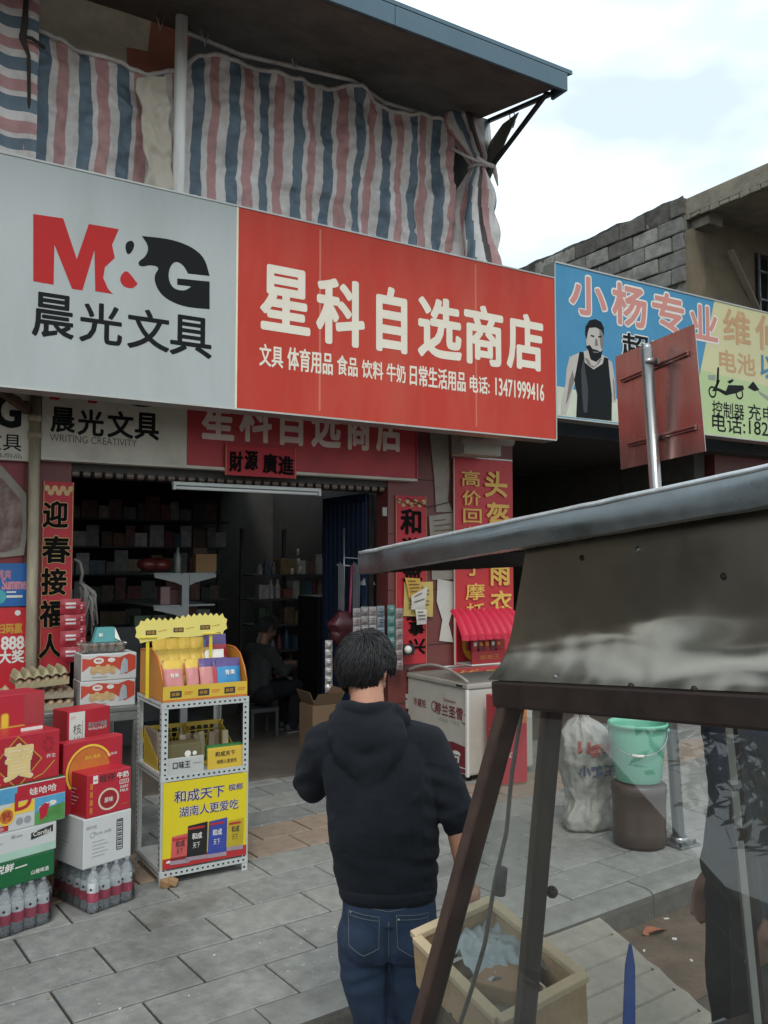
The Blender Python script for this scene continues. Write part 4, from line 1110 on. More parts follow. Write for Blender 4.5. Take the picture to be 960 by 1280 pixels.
f.rect(c.mb, .17, hw - .035, .19, hw - .02, m_pgrey); f.rect(c.mb, .195, hw - .033, .225, hw - .026, m_pgrey)
f.line(c.mb, [(.01, hw * .62), (.13, hw * .66)], .004, m_pgrey); f.line(c.mb, [(.01, hw * .5), (.1, hw * .55)], .003, m_pgrey)
c.done()
zw = zg + hw
hA = zat(973, A_w1, 76) - zw
AA = V3((gA.x, gA.y, zw)) + RX * .052
c = Carton('milk_box', 'colourful calcium milk box with big letters A and D', 'gift box', AA, .46, .27, hA, m_cwhite, m_side=m_cgreen); f = c.f
W = .46
f.rect(c.mb, W - .25, hA - .075, W - .003, hA - .004, m_cred, .0008); f.rect(c.mb, .003, hA - .075, W - .25, hA - .004, m_psky, .0008)
f.text(c.mb, '娃哈哈', W - .19, hA - .06, .14, .036, m_pwhite, .02, off=.0014)
f.rect(c.mb, W - .16, .045, W - .004, hA - .078, m_psky, .0008); f.poly(c.mb, [(W - .16, .004), (W - .004, .004), (W - .004, .085), (W - .08, .075), (W - .16, .06)], m_pgreen, .0011)
for q in ((W - .10, hA - .12), (W - .07, hA - .115), (W - .12, hA - .13)): f.disc(c.mb, *q, .022, m_pwhite, .0012, ry=.012, seg=14)
f.rect(c.mb, W - .275, .075, W - .162, hA - .078, m_pyel, .0009); f.text(c.mb, 'D', W - .262, .09, .085, .085, m_cred, .04, off=.0015)
f.text(c.mb, 'A', W - .44, .09, .095, .085, m_cred2, .04, off=.0015)
f.disc(c.mb, W - .30, .075, .042, m_pyel, .0016); f.disc(c.mb, W - .30, .075, .033, m_porange, .0019); f.text(c.mb, '钙', W - .322, .055, .044, .042, m_cred2, .02, off=.0023)
f.rect(c.mb, W - .42, .008, W - .29, .034, m_cred, .001); f.text(c.mb, '营养快乐', W - .40, .012, .09, .016, m_pwhite, off=.0015)
for q in (W - .235, W - .195): f.ring(c.mb, q, .04, .018, .018, m_pgrey, .001, 16)
f.poly(c.mb, [(W - .13, .02), (W - .10, .035), (W - .085, .09), (W - .11, .10), (W - .14, .08)], m_cred, .0014)
c.top.rect(c.mb, .003, .003, W - .003, .267, m_cgreen, .0006)
pts = [AA - RX * (W - .12) + RY * .1 + V3((0, 0, hA)), AA - RX * (W - .14) + RY * .1 + V3((0, 0, hA + .03)), AA - RX * (W - .30) + RY * .1 + V3((0, 0, hA + .03)), AA - RX * (W - .32) + RY * .1 + V3((0, 0, hA))]
c.mb.tube(pts, .008, m_cgreen, 6)
c.done()
zA = zw + hA
AB = V3((gA.x, gA.y, zA)) + RX * .026 + RY * .02
hB = zat(913, A_w1, 68) - zA
c = Carton('gift_box', 'red gift box with a gold diamond and treasure character', 'gift box', AB, .42, .22, hB, m_cred, m_side=m_cred2); f = c.f
W = .42
uc, vc = W - .215, hB * .45
f.poly(c.mb, [(uc - .125, vc), (uc, vc - .125), (uc + .125, vc), (uc, vc + .125)], m_pgold, .0008); f.poly(c.mb, [(uc - .117, vc), (uc, vc - .117), (uc + .117, vc), (uc, vc + .117)], m_cred2, .0012)
f.text(c.mb, '寶', uc - .07, vc - .085, .15, .175, m_pwhite, .045, off=.0016); f.text(c.mb, '寶', uc - .07, vc - .085, .15, .175, mat('print_pale_gold', 'd3b87c', .4), .025, off=.002)
for k in range(7): f.disc(c.mb, W - .06 + .022 * math.cos(k * .9), hB * .72 + .03 * math.sin(k * .9), .01, m_cred2, .001, seg=10)
f.line(c.mb, [(uc - .2, vc - .1), (uc - .08, vc - .09)], .006, m_pgold); f.line(c.mb, [(uc + .08, vc - .09), (uc + .13, vc - .075), (uc + .19, vc - .02)], .006, m_pgold)
f.text(c.mb, '养生', W - .07, .10, .05, .02, m_pwhite)
c.mb.bar(AB + V3((0, 0, hB + .004)) - RX * .16 + RY * .08, AB + V3((0, 0, hB + .004)) - RX * .05 + RY * .08, .02, .008, m_pwhite, (0, 0, 1))
c.done()
Asb = AB + RX * .045 + RY * .235
Asb = V3((Asb.x, Asb.y, 0))
zS1 = zat(863, Asb, 50)
c = Carton('carton', 'brown carton hidden under the tall dark red gift box', 'carton', V3((Asb.x, Asb.y, 0)), .40, .2, zA + .02, m_kraft); c.done()
c = Carton('gift_box', 'tall dark red gift box with a big gold character', 'gift box', V3((Asb.x, Asb.y, zA + .021)), .38, .18, zS1 - zA - .021, m_cred, m_side=m_cred2); f = c.f
W = .38
f.rect(c.mb, W - .115, .003, W - .003, c.h - .004, mat('carton_rose', '9c3238', .45), .0006)
f.text(c.mb, '士', W - .32, c.h - .30, .22, .21, m_pgold, .075, off=.001); f.text(c.mb, '士', W - .315, c.h - .295, .21, .20, m_pyel, .045, off=.0016)
c.done()

# steel table with eggs and juice boxes
m_tabl = mat('worn_steel_table', '8d8f8c', .4, .7, var=.15, scale=6, rvar=.15, dirt='5f5c55', dirt_amt=.5)
tb_ = thing('steel_table', 'low steel table carrying egg trays and red white boxes', 'table', (1.25, 5.55, 0))
tz = .885
mb = MB(); mb.box2((.45, 5.28, tz - .03), (1.49, 6.0, tz), m_tabl, .006); mb.box2((.46, 5.285, tz - .085), (1.48, 5.31, tz - .031), m_tabl, .004); mb.build('tabletop', tb_)
for x, y in ((1.455, 5.31), (.49, 5.31), (1.455, 5.95), (.49, 5.95)):
    mb = MB(); mb.box2((x - .022, y - .022, 0), (x + .022, y + .022, tz - .031), m_tabl, .004); mb.build('leg', tb_)
mb = MB(); mb.box2((.5, 5.96, .2), (1.44, 5.97, tz - .1), mat('table_back_panel', '56605c', .5, .3, var=.2)); mb.build('back_panel', tb_)
# juice boxes
m_juice = mat('carton_orange_red', 'b34330', .45, var=.08, scale=5)
Aj = P(169, 877, Y=5.31)
for k in range(2):
    hj = .158
    c = Carton('juice_box', ['lower orange red and white snack box beside the yellow rack', 'upper orange red and white snack box under the clear egg tray'][k], 'box', V3((Aj.x + .004 * k, 5.31, tz + .001 + k * (hj + .001))), .325, .2, hj, m_cwhite, rz=0, m_side=mat('carton_grey_side', '8f8d89', .6))
    f = c.f
    f.poly(c.mb, [(.005, .055), (.05, .09), (.12, .04), (.2, .075), (.26, .03), (.32, .06), (.32, hj - .02), (.28, hj - .005), (.22, hj - .025), (.1, hj - .012), (.05, hj - .03), (.005, hj - .022)], m_juice, .0008)
    for (a, b, r) in ((.1, .118, .03), (.175, .12, .022)): f.disc(c.mb, a, b, r, m_pwhite, .0013, ry=r * .6)
    f.text(c.mb, '酸奶', .085, .112, .032, .014, m_cred, .02, off=.0018)
    for i in range(5): f.disc(c.mb, .07 + i * .028, .06 + .01 * (i % 2), .02, mat('print_fruit', 'b79a6d', .5, var=.3, scale=30), .0014 + i * .0002, ry=.025, seg=12)
    f.poly(c.mb, [(.225, .03), (.275, .045), (.27, .115), (.25, .13), (.235, .10)], mat('print_grey_blue', '9aa7ad', .5, var=.2, scale=20), .0015); f.rect(c.mb, .06, .018, .15, .024, m_pgrey, .001)
    c.done()
# clear egg tray with teal tent card
m_clear = glass('clear_plastic', (.9, .92, .92), 1.45, .12, .08, (.6, .62, .62)); m_egg = mat('egg_shell', 'a08468', .5, var=.12, scale=8)
et = thing('egg_box', 'clear plastic egg box on the upper red white snack box', 'egg box', V3((Aj.x - .17, 5.4, tz + .32)))
zz = tz + .0015 + 2 * .159 + .002
mb = MB(); mb.box2((Aj.x - .31, 5.33, zz), (Aj.x - .06, 5.46, zz + .055), m_clear, .012); mb.box2((Aj.x - .32, 5.32, zz + .045), (Aj.x - .05, 5.47, zz + .062), m_clear, .006); mb.build('tray', et)
for i in range(5):
    for j in range(2):
        mb = MB(); mb.ball((Aj.x - .285 + i * .05, 5.36 + j * .07, zz + .032), (.02, .02, .027), m_egg, 12, 8); mb.build('egg', et)
mb = MB()
a0 = V3((Aj.x - .245, 5.36, zz + .063)); 
mb.prism([a0, a0 + V3((.15, 0, 0)), a0 + V3((.13, .03, .085)), a0 + V3((.03, .03, .085))], (0, .055, -.0), mat('teal_card', '3f8385', .5, var=.06))
mb.prism([a0 + V3((.13, -.003, .02)), a0 + V3((.165, -.003, .0)), a0 + V3((.135, .025, .083))], (0, .05, 0), m_pwhite)
f = Fr(a0 + V3((0, -.002, 0)), SX, V3((0, .33, .94))); f.text(mb, '鲜', .035, .03, .025, .025, m_pwhite, .02, off=.003)
tag(mb.build('tent_card'), 'teal folded tent card on the clear egg box', 'card')
# pulp egg trays
m_pulp = mat('paper_pulp', '8f8668', .9, var=.15, scale=10, bump=.4, bscale=60); m_pulp2 = mat('paper_pulp_grey', '8d8471', .9, var=.15, scale=10, bump=.4, bscale=60)
def egg_tray(label, x0, y0, z0, m, nx=6, ny=5, eggs=False, lid=False, tilt=0):
    p = .049
    t = thing('egg_tray', label, 'egg tray', (x0 + nx * p / 2, y0 + ny * p / 2, z0), 0, 'pulp egg trays on the steel table')
    def hf(x, y):
        return .5 + .25 * (math.cos(2 * PI * x / p) + math.cos(2 * PI * y / p))
    m_ = MB()
    m_.grid(lambda u, w: (x0 + u * nx * p, y0 + w * ny * p, z0 + .004 + .042 * hf(u * nx * p, w * ny * p) + u * nx * p * tilt), nx * 8, ny * 8, m)
    for i in range(nx * 4):   # scalloped front edge hanging down
        u = i / (nx * 4); u2 = (i + 1) / (nx * 4)
        a, b = x0 + u * nx * p, x0 + u2 * nx * p
        za, zb_ = z0 + .004 + .042 * hf(u * nx * p, 0) + (a - x0) * tilt, z0 + .004 + .042 * hf(u2 * nx * p, 0) + (b - x0) * tilt
        m_.face([(a, y0, z0 + (a - x0) * tilt + .0), (b, y0, z0 + (b - x0) * tilt), (b, y0, zb_), (a, y0, za)], m)
    m_.build('tray', t)
    if eggs:
        for i in range(nx):
            for j in (0, 1):
                m_ = MB(); m_.ball((x0 + (i + .5) * p, y0 + (j + .5) * p, z0 + .032 + (i + .5) * p * tilt), (.021, .021, .028), m_egg, 12, 8); m_.build('egg', t)
    if lid:
        m_ = MB()
        m_.grid(lambda u, w: (x0 + u * nx * p, y0 - .005 + w * ny * p, z0 + .055 + u * nx * p * tilt + .045 * (.5 - .5 * math.cos(2 * PI * u * nx)) ** .6 * (.3 + .7 * min(1, w * 6))), nx * 8, 20, m)
        m_.build('lid', t)
    return t
xl0 = P(46, 890, Y=5.36).x
egg_tray('bottom grey pulp egg tray of the stack on the steel table', xl0 - .09, 5.36, tz + .001, m_pulp2, eggs=True)
egg_tray('middle grey pulp egg tray full of eggs on the steel table', xl0 - .09, 5.36, tz + .068, m_pulp2, eggs=True)
xl1 = P(10, 850, Y=5.33).x
egg_tray('top yellowish pulp egg tray with ridged lid on the steel table', xl1 + .04, 5.33, tz + .135, m_pulp, eggs=True, lid=True, tilt=.06)
egg_tray('pulp egg tray at the photo edge behind the tall red gift box', xl1 - .27, 5.36, tz + .09, m_pulp, eggs=True)
mb = MB(); mb.box2((xl1 - .28, 5.37, tz + .001), (xl1 + .0, 5.62, tz + .088), m_kraft, .004); tag(mb.build('carton'), 'low kraft carton under the egg tray beside the tall red gift box', 'carton')

# hanging snack sachets, left
m_sach = mat('sachet_red', '8e2630', .35, var=.2, scale=14); m_sachw = mat('sachet_print', 'b8aeb0', .4, var=.2, scale=20)
def sachet_strip(label, x, y0, y1, Y, n, ms, w=.1):
    t = thing('sachet_strip', label, 'snack strip', P(x, y1, Y=Y), 0, 'hanging strips of snack sachets')
    a, b = P(x, y0, Y=Y), P(x, y1, Y=Y)
    for i in range(n):
        c0 = a.lerp(b, (i + .5) / n); h = (a - b).length / n * .48
        m_ = MB()
        def sf(u, w_): 
            k = math.sin(PI * u) * math.sin(PI * w_)
            return c0 + V3(((u - .5) * w, -.018 * k, (w_ - .5) * 2 * h)) + V3((0, .006 * nz3(u * 3, w_ * 3, i), 0))
        m_.grid(sf, 8, 8, lambda p, q: ms[1] if (2 <= p <= 5 and q in (3, 5)) else ms[0])
        m_.build('sachet', t)
    m_ = MB(); m_.tube([a + V3((0, .003, .06)), b + V3((0, .003, 0))], .002, m_metal_dark, 5); m_.build('string', t)
    return t
sachet_strip('red sachet strip hanging over the foot of the couplet beside the drain pipe', 88, 748, 828, 6.4, 4, (m_sach, m_sachw), .14)
sachet_strip('narrower red sachet strip beside the grey mop and the couplet beside the drain pipe', 98, 752, 826, 6.42, 5, (m_sach, m_sachw), .10)
# mop of pale strings
m_mop = mat('mop_string', '77736f', .9, var=.2, scale=10)
mp_ = thing('mop', 'grey string mop head hanging by the couplet beside the drain pipe', 'mop', P(108, 790, Y=6.6))
mb = MB()
top = P(100, 728, Y=6.6)
for i in range(26):
    e = P(100 + random.uniform(-6, 22), 752 + random.uniform(0, 44), Y=6.6 + random.uniform(-.06, .06))
    mid = top.lerp(e, .4) + V3((.05 + random.uniform(-.03, .03), random.uniform(-.03, .03), .02))
    mb.tube([top, mid, e], [.012, .013, .008], m_mop, 6)
mb.build('strings', mp_)
mb = MB(); mb.tube([P(92, 699, Y=6.6), P(100, 703, Y=6.6), P(103, 716, Y=6.6), P(100, 732, Y=6.6)], .012, m_mop, 8); mb.build('hook', mp_)

# ------------------------------------------------------------------ perforated display rack
m_rackw = mat('rack_white', 'b8bcba', .4, .2, var=.06, dirt='7b7a74', dirt_amt=.35); m_hole = mat('rack_hole', (.01, .01, .01), .9)
RA, RBp = P(199.5, 1109, z=0), P(309, 1087, z=0)
rx_ = (RBp - RA); rw = rx_.length; rang = math.atan2(rx_.y, rx_.x)
rk = thing('display_rack', 'white perforated snack rack with a yellow advert panel', 'rack', RA, rang)
Mr = WM[rk.name]; Rr = Mr.to_3x3()
def L_(x, y, z): return Mr @ V3((x, y, z))
ht = zat(880, RA, 198); hm = zat(974, RA, 199) + .012
rd = .47
def angle_post(x, y, sx, sy):
    m_ = MB(); w = .034
    m_.box(L_(x + sx * w / 2, y, ht / 2), (w, .003, ht), m_rackw, Rr); m_.box(L_(x, y + sy * w / 2, ht / 2), (.003, w, ht), m_rackw, Rr)
    n = int(ht / .03)
    for i in range(n):
        z = .02 + i * .03
        o_ = -.0022 if sy > 0 else .0022
        m_.box(L_(x + sx * .02, y + o_, z), (.011, .0012, .011), m_hole, Rr); m_.box(L_(x - sx * .0022, y + sy * .02, z), (.0012, .011, .011), m_hole, Rr)
    m_.build('post', rk)
for x, y, sx, sy in ((0, 0, 1, 1), (rw, 0, -1, 1), (0, rd, 1, -1), (rw, rd, -1, -1)): angle_post(x, y, sx, sy)
def rshelf(z):
    m_ = MB()
    m_.box(L_(rw / 2, rd / 2, z), (rw - .008, rd - .008, .006), m_rackw, Rr)
    m_.box(L_(rw / 2, -.003, z - .014), (rw, .003, .034), m_rackw, Rr); m_.box(L_(-.003, rd / 2, z - .014), (.003, rd, .034), m_rackw, Rr)
    for i in range(int(rw / .03)): m_.box(L_(.03 + i * .03, -.0052, z - .014), (.011, .0012, .009), m_hole, Rr)
    for i in range(int(rd / .03)): m_.box(L_(-.0052, .03 + i * .03, z - .014), (.0012, .011, .009), m_hole, Rr)
    m_.build('shelf', rk)
for z in (.075, hm, ht): rshelf(z)
m_adv = mat('advert_yellow', 'c8b51e', .4, var=.03); m_advr = mat('advert_red', 'a2272b', .4, var=.04); m_ink = mat('advert_ink', '3b2d55', .45)
mb = MB()
f = Fr(L_(.015, -.008, 0), Rr @ SX)
pw = rw - .02; pz0, pz1 = .09, hm - .035
mb.box(L_(rw / 2, -.006, (pz0 + pz1) / 2), (pw, .003, pz1 - pz0), m_adv, Rr)
f.rect(mb, -.004, pz0, pw - .006, pz0 + .055, m_advr)
hh = pz1 - pz0
for t_, a, b, w_, h_ in (('和成天下', .055, pz1 - .115, .29, .065), ('槟榔', .37, pz1 - .09, .085, .036)):
    f.text(mb, t_, a, b, w_, h_, m_pwhite, .06, off=.0012); f.text(mb, t_, a, b, w_, h_, m_ink, .022, off=.002)
f.text(mb, '湖南人更爱吃', .085, pz1 - .195, .345, .055, m_pwhite, .06, off=.0012); f.text(mb, '湖南人更爱吃', .085, pz1 - .195, .345, .055, m_ink, .016, off=.002)
for i, (cc, a, b, w_, h_, ci) in enumerate((('b8524f', .04, .115, .105, .15, m_pblack), ('1d1b1c', .13, .12, .115, .19, m_pwhite), ('33408a', .25, .115, .11, .20, m_pwhite), ('a79324', .365, .135, .095, .165, m_pblack))):
    mm = mat('pouch_%s' % ('rose', 'black', 'blue', 'olive')[i], cc, .35, var=.15, scale=12)
    f.poly(mb, [(a, b), (a + w_, b), (a + w_ + .004, b + h_), (a + .006, b + h_ - .008)], mm, .001 + .0004 * i)
    f.text(mb, '和成', a + w_ * .25, b + h_ * .55, w_ * .5, .035, ci, .02, off=.003); f.text(mb, '天下', a + w_ * .3, b + h_ * .3, w_ * .35, .03, ci, .0, off=.003)
    f.rect(mb, a + .01, b + h_ - .03, a + w_ - .015, b + h_ - .018, m_advr, .003)
    f.poly(mb, [(a - .004, b - .006), (a + w_, b - .01), (a + w_, b + .012), (a - .004, b + .015)], mat('advert_shade', '8d7d86', .5), .0028)
f.disc(mb, .03, pz0 + .028, .016, m_pwhite, .0016, a0=0, a1=PI, seg=12); f.text(mb, '湖南和成天下食品有限公司', .06, pz0 + .024, .2, .014, m_pwhite, .01, off=.0016)
mb.build('advert_panel', rk)
# top tray
m_tray = mat('tray_orange', 'b87a2a', .5, var=.08, scale=4); m_trayy = mat('tray_yellow', 'c4a234', .5, var=.06, scale=4)
tr_ = thing('snack_tray', 'yellow and orange cardboard counter tray on top of the rack', 'tray', L_(rw / 2, .2, ht + .004), rang)
mb = MB()
zt0 = ht + .0045
mb.box(L_(rw / 2, .012, zt0 + .042), (rw - .012, .004, .084), m_trayy, Rr); mb.box(L_(rw / 2, rd / 2, zt0 + .003), (rw - .012, rd - .02, .005), m_tray, Rr)
for x in (.008, rw - .008):
    pr = [(.012, 0), (.012, .084), (.05, .16), (.12, .235), (.2, .262), (.3, .265), (rd - .02, .255), (rd - .02, 0)]
    mb.prism([L_(x - .002, a, zt0 + b) for a, b in pr], Rr @ V3((.004, 0, 0)), m_tray)
    mb.tube([L_(x, a, zt0 + b) for a, b in pr[1:7]], .005, m_porange, 6)
mb.box(L_(rw / 2, rd - .02, zt0 + .13), (rw - .012, .004, .26), m_tray, Rr)
f = Fr(L_(.006, .0095, zt0), Rr @ SX)
for u in (.04, .20, .355): f.rect(mb, u, .022, u + .065, .058, m_pblack); f.text(mb, '槟榔', u + .008, .03, .045, .02, m_pgold, .01, off=.0018); f.rect(mb, u + .08, .045, u + .13, .05, m_porange); f.rect(mb, u + .08, .035, u + .12, .039, m_porange)
f.rect(mb, 0, .0, rw - .012, .012, m_porange, .0008)
mb.build('box', tr_)
# starburst header board on sticks
m_hdr = mat('header_pale_yellow', 'd3c36a', .5, var=.05)
hb = thing('header_board', 'pale yellow starburst price board on sticks above the rack', 'price board', L_(rw / 2, .2, zt0 + .1), rang)
fh = Fr(L_(0, .14, 0), Rr @ SX)
ua, va = fh.px(176, 790); ub, vb = fh.px(278, 780)
pts = []
n = 60
cx_, cz_ = (ua + ub) / 2, (va + vb) / 2
out = []
nn_ = 26
for i in range(nn_ + 1):
    u = ua + .02 + (ub - ua - .04) * i / nn_
    base = .062 + .018 * math.cos((i / nn_ - .5) * 2 * PI * 1.0) * -1 + .0
    wav = .012 * abs(math.cos(PI * 1.5 * (i / nn_)))
    out.append((u, va + (vb - va) * i / nn_ + .05 + wav + (.014 if i % 2 else -.004)))
nr_ = 8
for i in range(1, nr_):
    a = PI / 2 - PI * i / nr_; r = .058 + (.01 if i % 2 else -.004); out.append((ub - .02 + r * .8 * math.cos(a), vb + r * math.sin(a)))
for i in range(nn_ + 1):
    u = ub - .02 - (ub - ua - .04) * i / nn_; s_ = 1 - i / nn_
    out.append((u, va + (vb - va) * s_ - .045 - .012 * abs(math.cos(PI * 1.5 * s_))))
for i in range(1, nr_):
    a = -PI / 2 - PI * i / nr_; r = .058 + (.01 if i % 2 else -.004); out.append((ua + .02 + r * .8 * math.cos(a), va + r * math.sin(a)))
mb = MB(); mb.prism([fh.pt(u, v_, .0) for u, v_ in out], -fh.n * .004, m_hdr)
for k, x in enumerate((.22, .5, .78)):
    u = ua + (ub - ua) * (.12 + .33 * k); v_ = va + (vb - va) * (.12 + .33 * k)
    fh.rect(mb, u - .03, v_ - .022, u + .03, v_ + .004, m_pblack, .0012); fh.text(mb, '槟榔', u - .024, v_ - .018, .048, .018, m_pgold, .01, off=.002)
    fh.line(mb, [(u + .04, v_ - .005), (u + .09, v_ + .004)], .004, m_pgold, .0012)
mb.build('board', hb)
for x in (185, 264):
    mb = MB()
    u, v_ = fh.px(x, 797 if x < 200 else 792)
    mb.bar(fh.pt(u, v_ + .0, -.008), V3((fh.pt(u, 0).x, fh.pt(u, 0).y, zt0 + .012)), .018, .006, m_adv, Rr @ SX); mb.bar(fh.pt(u - .05, v_, -.008), fh.pt(u + .05, v_, -.008), .03, .006, m_adv, fh.n); mb.build('stick', hb)
# snack bags in the tray
def bag(label, x, y, w, h, ms, group, tilt=.25, rz=0.0, txt=None):
    t = MB()
    M_ = Mr @ Matrix.Translation((x, y, zt0 + .02 + max(0, y - .06) * .42)) @ Matrix.Rotation(rz, 4, 'Z') @ Matrix.Rotation(-tilt, 4, 'X')
    fk = lambda sgn: (lambda u, w_: M_ @ V3(((u - .5) * w * (1 - .04 * math.sin(w_ * PI)), sgn * .016 * (math.sin(PI * u) * math.sin(PI * min(1, w_ * 1.08))) ** .6 + .004 * nz3(u * 4 + x * 9, w_ * 4, y), w_ * h)))
    pick = lambda i, j: ms[1] if j >= 9 else (ms[2] if 3 <= j <= 6 and 2 <= i <= 7 and len(ms) > 2 else ms[0])
    t.grid(fk(-1), 10, 12, pick); t.grid(fk(1), 10, 12, ms[0])
    f_ = Fr(M_ @ V3((-w / 2, -.019, 0)), (M_.to_3x3() @ SX), (M_.to_3x3() @ V3((0, 0, 1))))
    if txt and w > .09: f_.text(t, txt, w * .3, h * .50, w * .42, None, m_pwhite, .02, off=.001)
    return tag(t.build('snack_bag', at=M_.translation), label, 'snack bag', group)
m_bagy = mat('bag_yellow', 'c9a73e', .35, var=.12, scale=14); m_bagp = mat('bag_pink', 'bd7a78', .35, var=.15, scale=14); m_bagr = mat('bag_red', 'a5283a', .35, var=.15, scale=14)
m_bagb = mat('bag_blue', '2779ab', .35, var=.12, scale=14); m_bagv = mat('bag_violet', '4d3d73', .35, var=.15, scale=14)
for i, x in enumerate((.09, .20, .285, .37)):
    bag('snack bag in the front row of the rack tray, yellow above a pink panel', x, .06, (.115, .075, .085, .1)[i], .205, (m_bagp if i < 3 else m_bagr, m_bagy if i < 2 else m_bagv), 'yellow and pink snack bags in the rack tray', .3, txt='青果')
bag('bright blue snack bag in the front corner of the rack tray', rw - .095, .045, .145, .20, (m_bagb, m_bagv), None, .28, txt='青果')
for i in range(5): bag('yellow snack bag in the second row of the rack tray', .07 + i * .065, .17, .085, .21, (m_bagy, m_bagy, m_porange), 'yellow snack bags in the second row', .3)
bag('pink and white snack bag behind the blue one', rw - .14, .14, .12, .21, (m_bagp, m_pwhite), None, .28)
bag('red and violet snack bag standing tallest in the rack tray', rw - .10, .22, .13, .26, (m_bagr, m_bagv), None, .25, txt='和成')
for i in range(4): bag('orange snack bag in the back row of the rack tray', .08 + i * .075, .28, .085, .215, (m_bagy, m_bagy, m_cred), 'orange snack bags in the back row', .25)
mb = MB(); mb.box(L_(rw / 2 + .02, rd - .06, zt0 + .25), (rw * .62, .02, .09), mat('grey_blue_board', '3f5d74', .5, var=.1), Rr @ Matrix.Rotation(-.3, 3, 'X'), .003)
tag(mb.build('price_card'), 'grey blue card strip standing behind the snack bags', 'card')
# middle shelf: perforated baskets with packets
m_bask = mat('basket_yellow', 'ab8f2b', .45, var=.08)
for k, (x0, x1) in enumerate(((.02, rw * .5), (rw * .5 + .01, rw - .02))):
    t = thing('basket', ['yellow perforated basket behind the pale grey carton on the rack', 'yellow perforated basket behind the yellow carton on the rack'][k], 'basket', L_((x0 + x1) / 2, .25, hm + .003), rang)
    mb = MB(); z0 = hm + .0035; y0, y1 = .13, .40; zh = .20
    mb.box(L_((x0 + x1) / 2, (y0 + y1) / 2, z0 + .002), (x1 - x0, y1 - y0, .004), m_bask, Rr)
    for zz_, dd in ((.03, .02), (.19, .025)):
        mb.box(L_((x0 + x1) / 2, y1, z0 + zz_), (x1 - x0, .006, dd), m_bask, Rr)
    nx_ = int((x1 - x0) / .02)
    for i in range(nx_ + 1): mb.box(L_(x0 + (x1 - x0) * i / nx_, y1, z0 + zh / 2), (.006, .005, zh), m_bask, Rr @ Matrix.Rotation(.18 if i % 2 else -.18, 3, 'Y'))
    for i in range(6): mb.box(L_((x0 + x1) / 2, y1, z0 + .03 + i * .03), (x1 - x0, .004, .006), m_bask, Rr)
    for x in (x0, x1):
        mb.prism([L_(x - .002, y0, z0), L_(x - .002, y0, z0 + .06), L_(x - .002, y1, z0 + zh), L_(x - .002, y1, z0)], Rr @ V3((.004, 0, 0)), m_bask)
    mb.build('body', t)
m_pack = mat('packet_brown', '7d6a4c', .45, var=.2, scale=14); m_pack2 = mat('packet_cream', 'a09272', .45, var=.2, scale=14)
for i in range(7):
    mb = MB(); x = rw * .36 + i * .043
    mb.box(L_(x, .2 + .03 * (i % 2), hm + .10), (.038, .03, .15), m_pack if i % 3 else m_pack2, Rr @ Matrix.Rotation(random.uniform(-.15, .15), 3, 'Y') @ Matrix.Rotation(-.2, 3, 'X'), .008)
    tag(mb.build('packet'), 'small brown packet standing in the middle rack basket', 'packet', 'brown packets in the rack basket')
mb = MB(); mb.box(L_(.14, .10, hm + .08), (.2, .12, .15), mat('box_olive', '5d5436', .6, var=.15), Rr, .004)
f = Fr(L_(.04, .0385, hm), Rr @ SX); f.disc(mb, .12, .1, .018, m_pwhite, .0015); f.disc(mb, .16, .1, .012, m_pwhite, .0015)
tag(mb.build('carton'), 'olive brown box behind the pale grey carton on the rack', 'carton')
mb = MB(); mb.box(L_(rw * .26, .016, hm + .045), (rw * .5 - .03, .02, .085), mat('box_pale_grey', 'a9aaa6', .5, var=.05), Rr, .003)
f = Fr(L_(.02, .005, hm), Rr @ SX); f.text(mb, '口味王', .045, .03, .1, .04, m_pblack, .02, off=.0015); f.rect(mb, .16, .05, .21, .055, m_pgrey)
tag(mb.build('carton'), 'pale grey display carton on the middle shelf of the rack', 'carton')
mb = MB(); mb.box(L_(rw * .745, .016, hm + .06), (rw * .5 - .03, .02, .115), m_trayy, Rr, .003); mb.box(L_(rw * .745, .05, hm + .085), (rw * .42, .05, .08), mat('box_green', '2f6b35', .5, var=.15), Rr, .003)
f = Fr(L_(rw * .5 + .015, .005, hm), Rr @ SX); f.text(mb, '和成天下', .04, .07, .12, .028, m_pblack, .02, off=.0015); f.text(mb, '湖南人更爱吃', .05, .03, .12, .022, m_pblack, .01, off=.0015)
tag(mb.build('carton'), 'yellow display carton on the middle shelf of the rack', 'carton')
# side cloth-like carton seen through the rack flank
mb = MB(); mb.box(L_(.03, .28, hm + .11), (.02, .26, .2), mat('box_faded_side', '75695c', .6, var=.25, scale=8), Rr, .004); tag(mb.build('carton'), 'faded flat carton slid along the flank of the white rack', 'carton')
mb = MB()
a = P(207, 1108, z=0)
mb.box(a + V3((.01, -.01, .022)), (.075, .05, .04), m_kraft, Matrix.Rotation(.5, 3, 'Z') @ Matrix.Rotation(.15, 3, 'X'), .006); mb.box(a + V3((.03, -.03, .03)), (.05, .04, .035), m_kraft, Matrix.Rotation(-.4, 3, 'Z') @ Matrix.Rotation(.4, 3, 'Y'), .006)
tag(mb.build('wood_block'), 'small broken tan wood block under the rack front foot', 'wood block')

